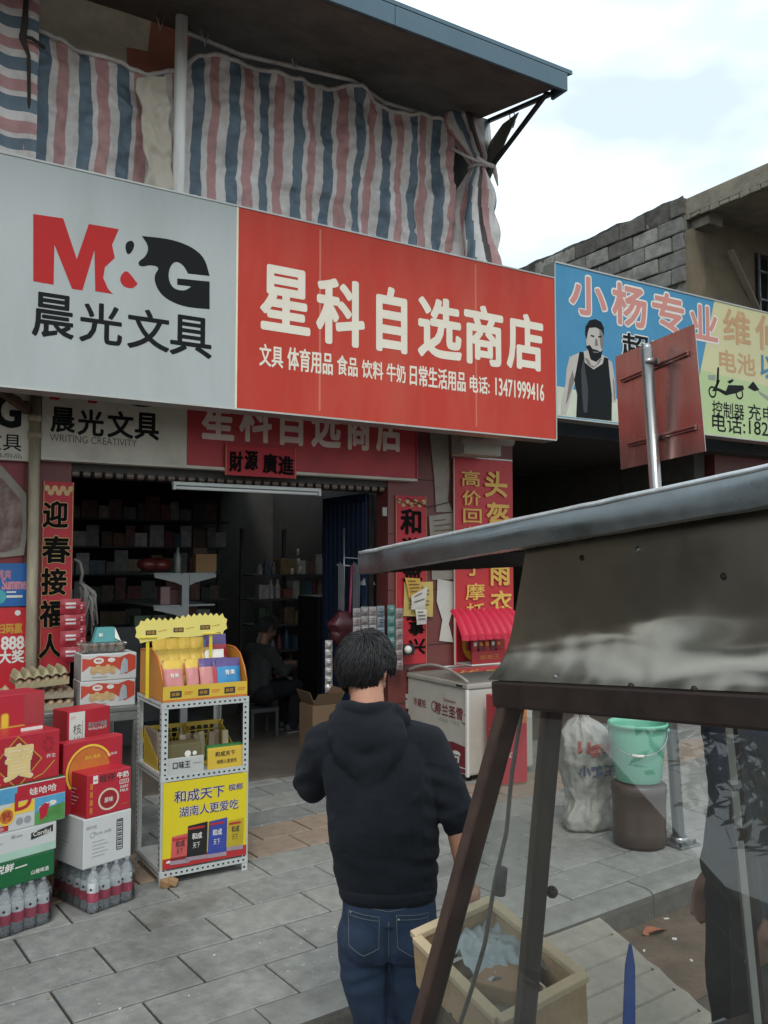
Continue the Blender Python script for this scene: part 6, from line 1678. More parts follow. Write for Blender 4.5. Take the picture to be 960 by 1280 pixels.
# frame
mb = MB()
def fp(y, dz=0): return V3((fx(0) + .012, y, fz_(0, y) + dz))
mb.bar(fp(1.29, -.026), fp(YE, -.026), .035, .048, m_frame, (1, 0, 0), .005)
mb.bar(V3((1.03, 1.272, 1.507)), V3((1.69, 1.272, 1.505)), .035, .045, m_frame, (0, 1, 0), .005)
mb.build('top_rail', ct)
def ext(a, b, z): t = (z - a.z) / (b.z - a.z); return a + (b - a) * t
ZB = .68
a, b = P(641, 868, d=1.605), P(529, 1280, d=1.60)
pA, pB = a, ext(a, b, ZB)
mb = MB(); mb.bar(pA + (pA - pB).normalized() * .02, pB, .036, .036, m_frame, (1, -.2, 0), .006); mb.bar(pA + V3((-.0195, 0, 0)), pB + V3((-.0195, 0, 0)), .005, .026, mat('rust_streak', '3f2e27', .7, .1, var=.3, scale=20), (1, -.2, 0)); mb.build('post', ct)
a, b = P(693, 872, d=1.666), P(656, 1280, d=1.70)
qA, qB = a, ext(a, b, ZB)
mb = MB(); mb.bar(qA + V3((0, 0, .03)), qB, .034, .036, m_frame, (1, -.3, 0), .006)
mb.ball(P(690, 1115, d=1.69), .012, m_frame, 10, 6)
mb.build('post', ct)
a, b = P(908, 872, d=1.937), P(948, 1280, d=2.0)
rA, rB = a, ext(a, b, ZB)
mb = MB(); mb.bar(rA + V3((0, 0, .05)), rB, .024, .03, m_frame, (1, -.6, 0), .004)
rp_ = mb.build('post', ct)
mb = MB(); m_seal = mat('pale_rubber_seal', '9a9a92', .6, var=.12)
dr = (rB - rA); off = V3((-.027, -.02, 0))
for t0, t1 in ((.02, .25), (.27, .38), (.42, .98)): mb.bar(rA + dr * t0 + off, rA + dr * t1 + off, .016, .006, m_seal, (1, -.6, 0), .002)
mb.build('seal', rp_)
mb = MB()
fB = V3((pB.x - .0, YE, ZB + SL * (pB.y - YE)))
mb.bar(pB, fB, .035, .04, m_frame, (1, 0, 0), .004); mb.bar(pB, rB, .035, .04, m_frame, (0, 0, 1), .004); mb.bar(rB, V3((rB.x, YE, fB.z)), .035, .04, m_frame, (1, 0, 0), .004)
mb.build('bottom_rail', ct)
mb = MB(); mb.bar(V3((1.69, 1.27, 1.5)), V3((1.69, YE, 1.63)), .03, .04, m_frame, (1, 0, 0), .004); mb.build('top_rail', ct)
mb = MB(); mb.face([pA + V3((.004, -.0, -.04)), pB + V3((.004, 0, .02)), fB + V3((.004, 0, .02)), V3((1.039, YE, fz_(0, YE) - .05))], m_cglass); mb.build('front_glass', ct)
mb = MB(); mb.face([pA + V3((.02, .004, -.04)), pB + V3((.02, .004, .02)), qB + V3((-.015, .004, .02)), qA + V3((-.015, .004, 0))], m_cglass2); mb.build('side_glass', ct)
mb = MB(); mb.face([qA + V3((.018, .004, 0)), qB + V3((.018, .004, .02)), rB + V3((-.02, .004, .02)), rA + V3((-.02, .004, 0))], m_cglass2) if False else mb.face([rA + V3((0, -.02, 0)), rB + V3((0, -.02, .02)), V3((rB.x, YE, fB.z + .02)), V3((rA.x, YE, fz_(0, YE) - .05))], m_cglass2); mb.build('rear_glass', ct)
mb = MB()
mb.tube([P(653, 885, d=1.70), P(640, 965, d=1.68), P(633, 1040, d=1.67), P(618, 1105, d=1.66), P(606, 1180, d=1.65), P(590, 1235, d=1.65), P(572, 1290, d=1.65)], .0042, mat('brown_cable', '4a4036', .6, var=.1), 8)
mb.tube([P(627, 1085, d=1.66), P(624, 1118, d=1.66)], .012, m_metal_dark, 8)
mb.build('cable', ct)
# lower body
m_cbody = mat('cart_body_steel', '5f6466', .4, .7, var=.15, dirt='40352c', dirt_amt=.6, rvar=.15)
mb = MB(); mb.box2((pB.x, YE, .22), (rB.x, pB.y, ZB - .03), m_cbody, .01); mb.build('body', ct)
mb = MB(); mb.box2((pB.x + .02, YE + .02, ZB - .028), (rB.x - .02, pB.y - .02, ZB - .016), m_steel); mb.build('counter', ct)
m_tyre = mat('tyre_rubber', (.02, .02, .02), .85, bump=.3)
for x, y in ((1.05, .85), (1.65, .85), (1.05, .0), (1.65, .0)):
    mb = MB(); Mx = Matrix.Rotation(PI / 2, 3, 'Y'); mb.lathe([(.10, -.03), (.165, -.035), (.18, -.02), (.18, .02), (.165, .035), (.10, .03)], (x, y, .032), m_tyre, 28, True, True, Mx); w_ = mb.build('wheel', ct)
    mb = MB(); mb.lathe([(.02, -.04), (.105, -.032), (.105, .032), (.02, .04)], (x, y, .032), m_steel, 24, True, True, Mx); mb.build('rim', w_)
# blue plastic stick inside
mb = MB(); pa, pb2 = P(786, 1290, d=1.58), P(788, 1180, d=1.62)
mb.loft([[p + _R * s1 * w_ + _F * s2 * .003 for s1, s2 in ((-1, -1), (1, -1), (1, 1), (-1, 1))] for p, w_ in ((ext(pb2, pa, ZB - .014), .0125), (pa, .0115), (pa.lerp(pb2, .75), .009), (pb2, .002))], mat('blue_plastic', '2f4f94', .35, var=.08), False)
tag(mb.build('blue_scraper'), 'pointed blue plastic scraper standing inside the glass cart', 'scraper')

# ------------------------------------------------------------------ wooden crate on a stool behind the cart
m_wood = mat('pale_crate_wood', 'a98f6c', .75, var=.16, scale=5, bump=.25, bscale=40, stretch=(1.5, 1.5, 1.5), dirt='7d5f40', dirt_amt=.4, dirt_scale=6)
m_wood2 = mat('pale_crate_wood_end', 'bda988', .75, var=.14, scale=6, bump=.25, bscale=40)
K = [P(517, 1166, z=.865), P(618, 1114, z=.865), P(727, 1218, z=.865)]
cc = (K[0] + K[2]) / 2
lx = (K[2] - K[1]); 
e1 = V3((.999, -.04, .176)).normalized(); e2 = V3((-.04, -.999, -.157)); e2 = (e2 - e1 * e2.dot(e1)).normalized()
hl, hs = .112, .166
ez = e1.cross(e2); ez = ez if ez.z > 0 else -ez
cc = V3((1.248, 1.576, .875)) - ez * .14
cr = thing('wooden_crate', 'open pale wooden crate on a stool holding white wrapping', 'crate', cc, 0)
def kp(a, b, z): return cc + e1 * a * hl + e2 * b * hs + ez * z
mb = MB()
for s_ in (-1, 1):
    mb.bar(kp(-1, s_, .145), kp(1, s_, .145), .022, .045, m_wood2, (0, 0, 1), .003) if False else None
for s_ in (-1, 1):
    mb = MB(); mb.bar(kp(-1.04, s_, .13), kp(1.04, s_, .13), .026, .016, m_wood2, e2, .003)
    mb.bar(kp(-1, s_, .072), kp(1, s_, .072), .012, .09, m_wood, e2, .003); mb.build('side_board', cr)
for s_ in (-1, 1):
    mb = MB(); mb.bar(kp(s_, -.95, .127), kp(s_, .95, .127), .024, .016, m_wood2, e1, .003)
    mb.bar(kp(s_, -.95, .068), kp(s_, .95, .068), .012, .085, m_wood, e1, .003); mb.build('end_board', cr)
for a in (-1, 1):
    for b in (-1, 1): mb = MB(); mb.bar(kp(a * .94, b * .92, .0), kp(a * .94, b * .92, .119), .026, .026, m_wood, e1, .003); mb.build('corner_post', cr)
mb = MB()
for i in range(5): mb.bar(kp(-.98, -.8 + .4 * i, .012), kp(.98, -.8 + .4 * i, .012), .055, .012, m_wood, e2, .002)
mb.build('bottom_board', cr)

m_wrap = mat('white_plastic_wrap', 'a9b3b6', .35, var=.15, scale=16, trans=.15)
mb = MB()
mb.grid(lambda u, w: cc + e1 * (.10 - .18 * u) + e2 * (-.14 + .20 * w) + V3((0, 0, .085 + .025 * nz3(u * 3, w * 3, 1) + .02 * nz3(u * 9, w * 9, 4) + .03 * u)), 28, 24, m_wrap)
tag(mb.build('plastic_wrap'), 'crumpled white plastic wrap lying in the wooden crate', 'wrap')
mb = MB(); mb.box(cc + e1 * -.02 + e2 * .05 + V3((0, 0, .07)), (.12, .12, .07), m_kraft, Matrix.Rotation(.5, 3, 'Z'), .004); mb.box(cc + e1 * -.03 + e2 * .12 + V3((0, 0, .06)), (.10, .08, .05), mat('dull_olive_pack', '6d6a52', .6, var=.3, scale=14), Matrix.Rotation(.2, 3, 'Z'), .006)
tag(mb.build('carton'), 'small brown carton lying under the wrap in the wooden crate', 'carton')
st = thing('stool', 'dark wooden stool under the pale crate', 'stool', (cc.x, cc.y, -.15))
m_dwood = mat('dark_stool_wood', '3b2d22', .7, var=.2, scale=6)
mb = MB(); mb.box(cc + ez * -.018, (.22, .32, .034), m_dwood, Matrix((e1, -e2, ez)).transposed(), .005); mb.build('seat', st)
for a in (-1, 1):
    for b in (-1, 1):
        mb = MB(); q_ = kp(a * .6, b * .7, -.036); mb.bar(q_, V3((q_.x + a * .03, q_.y - b * .03, -.148)), .035, .035, m_dwood, None, .004); mb.build('leg', st)
mb = MB(); bp_ = P(703, 1278, d=1.98)
bb = MB()
rg = []
for i in range(12):
    z = i / 11; r = .075 * math.sin(PI * (.12 + .80 * z)) ** .7
    rg.append([bp_ + V3((r * math.cos(t * PI / 12) * (1 + .25 * nz3(math.cos(t * PI / 12), math.sin(t * PI / 12), z * 3)), r * math.sin(t * PI / 12) * (1 + .25 * nz3(math.cos(t * PI / 12) + 4, math.sin(t * PI / 12), z * 3)), -.14 + .17 * z)) for t in range(24)])
bb.loft(rg, mat('black_bag_plastic', (.015, .015, .016), .3, bump=.6, bscale=25))
bb.tube([bp_ + V3((0, 0, -.01)), bp_ + V3((-.06, .05, -.06)), V3((cc.x + .1, cc.y - .1, .665))], .008, mat('black_bag_plastic', (.015, .015, .016)), 6)
tag(bb.build('plastic_bag'), 'small black plastic bag tied to the stool beside the crate', 'bag')

# ------------------------------------------------------------------ people
def fuse(m_, name, parent, mt, voxel=.008, smooth=4, disp=None, top=False):
    me = bpy.data.meshes.new('tmp'); me.from_pydata([tuple(p) for p in m_.v], [], m_.f); me.update()
    o = bpy.data.objects.new('tmp', me); COL.objects.link(o)
    r = o.modifiers.new('r', 'REMESH'); r.mode = 'VOXEL'; r.voxel_size = voxel; r.use_smooth_shade = True
    if smooth:
        s_ = o.modifiers.new('s', 'SMOOTH'); s_.factor = .5; s_.iterations = smooth
    dg = bpy.context.evaluated_depsgraph_get(); dg.update()
    out = bpy.data.meshes.new_from_object(o.evaluated_get(dg))
    bpy.data.objects.remove(o); bpy.data.meshes.remove(me)
    out.name = name
    if disp:
        out.update()
        ns_ = [v.normal.copy() for v in out.vertices]
        for v, n in zip(out.vertices, ns_):
            v.co = v.co + n * disp(v.co, n)
        out.update()
    out.materials.clear(); out.materials.append(mt)
    for p in out.polygons: p.use_smooth = True; p.material_index = 0
    ob = bpy.data.objects.new(name, out); COL.objects.link(ob)
    if parent: ob.parent = parent; WM[ob.name] = WM[parent.name]
    return ob
def limb(m_, pts, rs, seg=18):
    """tapered limb through joints with rounded joints"""
    pp = []; rr_ = []
    for (a, b, ra, rb) in zip(pts[:-1], pts[1:], rs[:-1], rs[1:]):
        a, b = V3(a), V3(b)
        m_.tube([a, a.lerp(b, .5), b], [ra, (ra + rb) / 2, rb], None, seg)
    for p, r in zip(pts, rs): m_.ball(p, r, None, seg, 10)
def ell(c, a, b, n=32, p=2.3):
    """superellipse ring around c: half width a (x), half depth b (y)"""
    c = V3(c); out = []
    for k in range(n):
        t = 2 * PI * k / n; ct_, st_ = math.cos(t), math.sin(t)
        out.append(c + V3((a * math.copysign(abs(ct_) ** (2 / p), ct_), b * math.copysign(abs(st_) ** (2 / p), st_), 0)))
    return out
def hand(m_, wrist, direction, palm_n, size=.18, curl=.35, side=1):
    """palm with five bent fingers; direction points from the wrist to the fingers, palm_n out of the palm, side puts the thumb"""
    d = V3(direction).normalized(); n = V3(palm_n); n = (n - d * n.dot(d)).normalized(); s_ = d.cross(n).normalized() * side
    w = V3(wrist); pl = size * .5
    for k in range(4):
        o_ = (-.030 + .020 * k)
        m_.tube([w + s_ * o_ * .6, w + d * pl * .5 + s_ * o_ * .95, w + d * pl + s_ * o_], [.013, .0135, .011], None, 10)
        L_f = size * (.36, .43, .46, .40)[k] if True else 0
        p = w + d * pl + s_ * o_; dirn = d.copy(); r = .0088
        pts = [p]; 
        for j in range(3):
            ang = curl * (.6 + .5 * j)
            dirn = (Matrix.Rotation(-ang * 1.0, 3, s_ * side) @ d) if False else (d * math.cos(ang) + n * math.sin(ang))
            p = p + dirn * L_f * (.42, .32, .26)[j]; pts.append(p)
        m_.tube(pts, [r, r * .95, r * .88, r * .7], None, 10); m_.ball(pts[-1], r * .7, None, 8, 6)
    b = w + d * pl * .25 + s_ * .026
    t1 = b + (d * .6 + s_ * .7 + n * .3).normalized() * .04; t2 = t1 + (d * .85 + s_ * .2 + n * .4).normalized() * .032; t3 = t2 + (d * .9 + n * .4).normalized() * .024
    m_.tube([b, t1, t2, t3], [.014, .0115, .0098, .007], None, 10); m_.ball(t3, .007, None, 8, 6)
    m_.ball(w + d * pl * .45, (.03, .03, .03), None, 12, 8)
def head_mesh(m_, c, R_):
    """head with jaw, brow, nose, lips and ears; local y is forward"""
    def q(x, y, z): return V3(c) + R_ @ V3((x, y, z))
    m_.ball(q(0, -.008, .02), (.076, .094, .098), None, 24, 16, R_)
    m_.ball(q(0, .028, -.045), (.058, .062, .068), None, 20, 12, R_)
    m_.ball(q(0, .062, -.088), (.026, .022, .022), None, 14, 8, R_)
    m_.tube([q(0, .083, .018), q(0, .098, -.012), q(0, .106, -.028)], [.009, .012, .015], None, 10); m_.ball(q(0, .104, -.03), .015, None, 10, 8)
    m_.tube([q(-.045, .072, .026), q(0, .088, .03), q(.045, .072, .026)], [.010, .012, .010], None, 8)
    m_.tube([q(-.024, .082, -.058), q(0, .091, -.057), q(.024, .082, -.058)], [.006, .009, .006], None, 8)
    m_.tube([q(-.02, .08, -.068), q(0, .088, -.069), q(.02, .08, -.068)], [.006, .009, .006], None, 8)
    for s_ in (-1, 1):
        m_.ball(q(.034 * s_, .068, -.03), (.024, .022, .022), None, 12, 8, R_)
        for k in range(9):   # ear as a curled rim
            a = -1.9 + k * .48
            m_.ball(q(s_ * (.080 + .006 * math.sin(k * .4)), -.012 - .016 * math.cos(a), -.006 + .029 * math.sin(a + .2)), .0072, None, 8, 6)
        m_.ball(q(s_ * .079, -.008, -.008), (.007, .013, .022), None, 10, 8, R_)
    return q
def hair_strands(name, parent, c, R_, mt, n, keep, rad=(.083, .103, .106), whorl=(0, -.62, .78), length=(.05, .09), seed=1, lift=.012, cap_keep=None):
    rr_ = random.Random(seed); m_ = MB(); c = V3(c)
    wh = V3(whorl).normalized()
    def surf(d, e): return c + R_ @ V3((d.x * (rad[0] + e), d.y * (rad[1] + e), d.z * (rad[2] + e) + .02))
    # under-layer
    for i in range(0, 26):
        for j in range(0, 48):
            pass
    b = len(m_.v)
    NA, NB = 40, 64
    dirs = []
    a1, a2 = ortho(wh)
    def dir_at(th, ph): return (wh * math.cos(th) + (a1 * math.cos(ph) + a2 * math.sin(ph)) * math.sin(th))
    for i in range(NA):
        for j in range(NB):
            t0, t1 = PI * .85 * i / NA, PI * .85 * (i + 1) / NA; p0, p1 = 2 * PI * j / NB, 2 * PI * (j + 1) / NB
            dm = dir_at((t0 + t1) / 2, (p0 + p1) / 2)
            if keep(dm, -.02): 
                def e_(th, ph): 
                    d = dir_at(th, ph); return surf(d, -.001 + .004 * nz3(d.x * 7, d.y * 7, d.z * 7))
                m_.face([e_(t0, p0), e_(t0, p1), e_(t1, p1), e_(t1, p0)], mt, True)
    k = 0
    while k < n:
        th = math.acos(1 - rr_.random() * 1.45); ph = rr_.random() * 2 * PI
        d0 = dir_at(th, ph)
        if not keep(d0, 0): k += 1; continue
        L_h = rr_.uniform(*length) / .1; sw = .35 + rr_.gauss(0, .3); lf = lift * rr_.uniform(.3, 1.7)
        pts = []; rs = []
        for s_ in range(6):
            f_ = s_ / 5
            d = dir_at(min(th + L_h * f_, PI * .9), ph + sw * f_ * (1 - .4 * f_))
            if s_ > 1 and not keep(d, -.10): break
            pts.append(surf(d, lf * math.sin(min(1, f_ * 1.25) * PI * .62) + .002)); rs.append(.0018 * (1 - .75 * f_) + .0003)
        if len(pts) > 1: m_.tube(pts, rs, mt, 4, False)
        k += 1
    o = m_.build(name, parent, local=True)
    return o
m_skin = mat('skin', 'b07f66', .55, var=.08, scale=20, bump=.08, bscale=200); m_hair = mat('black_hair', (.010, .009, .010), .55, var=.3, scale=30)
m_hood = mat('dark_navy_fleece', (.0105, .0125, .0165), .95, var=.25, scale=9, bump=.35, bscale=350, spec=.2)
m_jean = mat('blue_denim', (.022, .036, .064), .9, var=.22, scale=7, bump=.4, bscale=420, spec=.2, dirt='4a5f80', dirt_amt=.35, dirt_scale=4)
for _m, _w in ((m_hood, .05), (m_jean, .05)):
    _b = _m.node_tree.nodes['Principled BSDF']; _b.inputs['Sheen Weight'].default_value = _w; _b.inputs['Sheen Roughness'].default_value = .5; _b.inputs['Sheen Tint'].default_value = (.5, .55, .65, 1)
m_stitch = mat('denim_stitch', (.10, .11, .12), .8); m_shoe = mat('dark_shoe', (.03, .03, .032), .6); m_sole = mat('pale_sole', 'a5a39c', .7)
m_eye = mat('eye_white', 'c8c4bd', .2, var=.02); m_iris = mat('dark_iris', (.02, .014, .01), .2)
def eyes(parent, q, R_):
    for s_ in (-1, 1):
        m_ = MB(); m_.ball(q(.031 * s_, .071, .004), .0115, m_eye, 12, 8); m_.ball(q(.031 * s_, .0795, .003), .0048, m_iris, 10, 6); m_.build('eye', parent, local=True)
def shoe(parent, p, fwd=(0, 1, 0)):
    f_ = V3(fwd).normalized(); s_ = V3((f_.y, -f_.x, 0)); p = V3(p); m_ = MB()
    rg = []
    for t, w_, h in ((-.085, .022, .05), (-.07, .034, .075), (-.02, .036, .085), (.04, .04, .06), (.10, .044, .045), (.145, .036, .036), (.17, .016, .026)):
        c0 = p + f_ * t
        rg.append([c0 + s_ * w_ * x + V3((0, 0, .012 + z * h)) for x, z in ((-1, 0), (-1, .4), (-.75, .8), (-.3, 1), (.3, 1), (.75, .8), (1, .4), (1, 0))])
    m_.loft(rg, m_shoe); m_.loft([[v - V3((0, 0, v.z - (p.z + .013))) for v in r] for r in rg] if False else [[V3((v.x, v.y, p.z + zz)) for v in (r[0], r[7])] + [V3((v.x, v.y, p.z + zz - .0)) for v in ()] for r in rg for zz in (0.001,)], m_sole, False, False, False) if False else None
    m_.box(p + f_ * .04 + V3((0, 0, .007)), (.075, .24, .012), m_sole, Matrix((s_, f_, V3((0, 0, 1)))).transposed(), .004)
    return m_.build('shoe', parent, local=True)

# --- the man in the hooded sweatshirt (local: x right, y forward, z up from the road)
MP = V3((1.485, 2.46, -.15))
man = thing('person', 'person in a dark hooded sweatshirt and blue jeans seen from behind', 'person', MP, -YAW + math.radians(-1))
HC = V3((-.062, .05, 1.540))
HR = Matrix.Rotation(math.radians(-20), 3, 'Z') @ Matrix.Rotation(math.radians(-22), 3, 'X') @ Matrix.Rotation(math.radians(2), 3, 'Y')
sL, eL, wL = V3((-.185, .0, 1.295)), V3((-.238, .10, 1.155)), V3((-.110, .27, 1.17))
sR, eR, wR = V3((.137, .0, 1.295)), V3((.238, -.035, 1.10)), V3((.272, -.03, .87))
mb = MB()
hq = head_mesh(mb, HC, HR)
limb(mb, [HC + V3((.01, -.035, -.06)), V3((-.05, -.02, 1.36)), V3((-.02, 0, 1.2)), V3((0, 0, .95)), V3((.02, 0, .82))], [.055, .062, .10, .11, .11])
limb(mb, [sL, eL, wL], [.045, .036, .027]); limb(mb, [sR, eR, wR], [.046, .038, .027])
mb.tube([eR, eR.lerp(wR, .3), wR], [.038, .041, .027], None, 18)
limb(mb, [V3((-.05, 0, 1.30)), sL], [.05, .05]); limb(mb, [V3((.03, 0, 1.30)), sR], [.05, .05])
limb(mb, [V3((-.045, 0, .80)), V3((-.045, .03, .46)), V3((-.05, -.01, .09))], [.072, .052, .04]); limb(mb, [V3((.085, 0, .80)), V3((.12, .02, .46)), V3((.13, -.01, .09))], [.072, .052, .04])
for x in (-.05, .13): limb(mb, [V3((x, -.01, .07)), V3((x, .12, .045))], [.04, .03])
hand(mb, wL, V3((.8, .4, .1)), V3((0, -.6, .6)), .17, .55, 1)
hand(mb, wR, V3((.16, -.06, -.9)), V3((-.5, .5, .1)), .18, .40, 1)
fuse(mb, 'body', man, m_skin, .0062, 3)
eyes(man, hq, HR)
def kp_(d, e):
    # hair stops above the nape, clears ears and face
    if d.y > .35 and d.z < .50 + e: return False
    if d.z < -.74 + e: return False
    if abs(d.x) > .70 and -.35 < d.y < .7 and d.z < -.12 + e: return False
    return True
hair_strands('hair', man, HC, HR, m_hair, 6500, kp_, rad=(.086, .104, .104), length=(.05, .10), seed=3, lift=.010)
# sweatshirt
mb = MB()
Rg = [(.835, .018, .150, .105), (.85, .016, .160, .112), (.89, .013, .167, .12), (.97, .006, .174, .125), (1.06, .0, .178, .125), (1.16, -.008, .182, .122), (1.24, -.02, .182, .115), (1.30, -.030, .172, .104), (1.345, -.038, .142, .09), (1.385, -.046, .095, .078), (1.41, -.05, .068, .066)]
mb.loft([ell((cx, -.012 * (1 if z > 1.0 else .3) - .02 * math.sin(PI * max(0, min(1, (z - .95) / .4))), z), a, b) for z, cx, a, b in Rg], None)
limb(mb, [V3((-.10, -.005, 1.31)), sL, eL], [.08, .080, .066]); limb(mb, [eL, wL.lerp(eL, .1)], [.064, .047])
limb(mb, [V3((.055, -.005, 1.31)), sR, eR], [.08, .078, .064])
ce = eR.lerp(wR, .14); limb(mb, [eR, ce], [.063, .052])
for i, t in enumerate((.55, .72, .88, 1.02)): # sleeve pushed up into folds
    c0 = sR.lerp(eR, t); ax = (eR - sR).normalized(); a_, b_ = ortho(ax)
    mb.tube([c0 + (a_ * math.cos(k * PI / 6) + b_ * math.sin(k * PI / 6)) * (.055 + .003 * (i % 2)) + ax * .012 * math.sin(k * PI / 6 + i * 2) for k in range(13)], .013, None, 8)
# hood lying on the back
hc = V3((-.050, -.065, 1.375))
hood = []
for i in range(13):
    f_ = i / 12
    z = 1.432 - .238 * f_
    w_ = interp([(0, .078), (.15, .115), (.35, .126), (.6, .104), (.8, .068), (1, .03)], f_)
    th_ = interp([(0, .04), (.3, .046), (.7, .034), (1, .012)], f_)
    y_ = interp([(0, -.045), (.2, -.085), (.5, -.115), (.8, -.13), (1, -.135)], f_)
    hood.append(ell((-.055 + .02 * f_, y_, z), w_, th_, 28, 2.6))
mb.loft(hood, None)
mb.tube([V3((-.055 + .082 * math.cos(t), -.0 + .082 * math.sin(t) - .005, 1.412 + .028 * math.sin(t) * -.6 + .012 * abs(math.cos(t)))) for t in [2 * PI * k / 24 for k in range(25)]], .019, None, 10)
mb.tube([V3((-.125, -.055, 1.425)), V3((-.155, -.03, 1.385)), V3((-.16, .03, 1.35))], [.02, .026, .02], None, 10)
mb.tube([V3((.035, -.055, 1.43)), V3((.065, -.045, 1.39)), V3((.06, .03, 1.35))], [.02, .026, .02], None, 10)
def dcloth(p, n):
    v = 0.0
    v += .007 * nz3(p.x, p.y, p.z * .55, 7) + .0035 * nz3(p.x, p.y, p.z * .8, 17) - .006 * abs(nz3(p.x + .5 * p.z, p.y, p.z * .6 - .3 * p.x, 6)) - .003 * abs(nz3(p.x - .6 * p.z, p.y, p.z, 11)) + .003 + .0012 * nz3(p.x, p.y, p.z, 45)
    if p.z < .98 and p.x < .3:   # folds gathering above the hem
        v += .006 * math.sin((p.z + .35 * p.x + .03 * nz3(p.x, p.y, p.z, 6)) * 75) * math.exp(-((p.z - .94) / .05) ** 2) * (.4 + nz3(p.x, p.y, p.z, 5))
    # drag lines from the right armpit down the side
    t = (p.z - 1.16) - .9 * (p.x - .10)
    if p.y < 0: v += .005 * math.exp(-(t / .018) ** 2) * max(0, 1 - abs(p.x - .12) / .10)
    # left arm wrinkles
    if p.x < -.15: v += .005 * math.sin(p.z * 95 + p.y * 60 + 2 * nz3(p.x, p.y, p.z, 9)) * (.5 + nz3(p.x, p.y, p.z, 8))
    if p.x > .13 and p.z < 1.26: v += .004 * math.sin((p.z * 1.0 + p.x * .35) * 105 + 2 * nz3(p.x, p.y, p.z, 9)) * (.6 + nz3(p.x, p.y, p.z, 8))
    # hood crease
    if p.y < -.09 and p.z > 1.17: v -= .010 * math.exp(-((p.z - 1.30 - .25 * abs(p.x + .05)) / .02) ** 2) * max(0, 1 - abs(p.x + .04) / .1)
    # seam where the sleeves are set in
    if p.y < -.03 and p.z > 1.12 and (abs(p.x - .118 - (1.3 - p.z) * -.02) < .004): v -= .003
    return v
hood_ob = fuse(mb, 'hoodie', man, m_hood, .0062, 4, dcloth)
mb = MB()
hem = ell((.017, -.008, .845), .166, .118, 40)
mb.loft([[v + V3((0, 0, dz)) - (v - V3((.017, -.008, .845))) * k for v in hem] for dz, k in ((-.028, .12), (-.027, .07), (-.012, .035), (.004, .03), (.016, .04), (.018, .10))], m_hood)
mb.build('hem_band', man, local=True)
# jeans
mb = MB()
mb.loft([ell((.020, -.004, z), a, b) for z, a, b in ((.93, .148, .10), (.84, .150, .108), (.76, .154, .122), (.68, .156, .122), (.64, .152, .112))], None)
limb(mb, [V3((-.052, -.012, .70)), V3((-.045, .0, .56)), V3((-.018, .02, .42)), V3((-.03, 0, .10))], [.098, .092, .076, .062])
limb(mb, [V3((.092, -.012, .70)), V3((.10, .0, .56)), V3((.125, .015, .42)), V3((.13, 0, .10))], [.098, .092, .076, .062])
mb.ball(V3((-.05, -.05, .70)), (.082, .085, .085), None, 20, 12); mb.ball(V3((.085, -.05, .70)), (.082, .085, .085), None, 20, 12)
def djean(p, n):
    v = .004 * nz3(p.x, p.y, p.z * .7, 9) + .002 * nz3(p.x, p.y, p.z, 24)
    v += .005 * math.sin((p.z + .5 * (p.x - .02) * (1 if p.x > .02 else -1)) * 80 + 3 * nz3(p.x, p.y, p.z, 6)) * math.exp(-((p.z - .60) / .05) ** 2) * (.5 + nz3(p.x, p.y, p.z, 7))
    v += .004 * math.sin(p.z * 90 + p.x * 50 + 3 * nz3(p.x, p.y, p.z, 6)) * math.exp(-((p.z - .38) / .07) ** 2)
    v -= .012 * math.exp(-((p.x - .022) / .012) ** 2) * (1 if p.y < -.03 and p.z < .76 else 0)
    return v
jn = fuse(mb, 'jeans', man, m_jean, .0065, 4, djean)
jb = BVHTree.FromPolygons([v.co for v in jn.data.vertices], [tuple(p.vertices) for p in jn.data.polygons])
def onjean(x, z):
    h = jb.ray_cast(V3((x, -.6, z)), V3((0, 1, 0))); return (h[0] if h[0] else V3((x, -.1, z))) + V3((0, -.0012, 0))
def seam(m_, pts, r=.0013, n=14):
    full = []
    for a, b in zip(pts[:-1], pts[1:]):
        full += [onjean(a[0] + (b[0] - a[0]) * i / n, a[1] + (b[1] - a[1]) * i / n) for i in range(n)]
    full.append(onjean(*pts[-1])); m_.tube(full, r, m_stitch, 5)
mb = MB()
for x0, sgn in ((-.108, 1), (.045, 1)):
    P_ = [(x0, .80), (x0 + .10, .793), (x0 + .098, .70), (x0 + .05, .68), (x0 + .004, .705), (x0, .80)]
    seam(mb, P_); seam(mb, [(x0 + .004, .787), (x0 + .097, .781)])
seam(mb, [(.021, .78), (.022, .60)], .0016); seam(mb, [(-.10, .83), (.02, .81), (.14, .83)], .0012)
mb.ball(onjean(.052, .787), .0045, m_steel, 10, 6); mb.ball(onjean(-.10, .795), .0035, m_steel, 10, 6)
mb.build('stitching', man, local=True)
shoe(man, (-.045, .02, 0)); shoe(man, (.135, .02, 0))
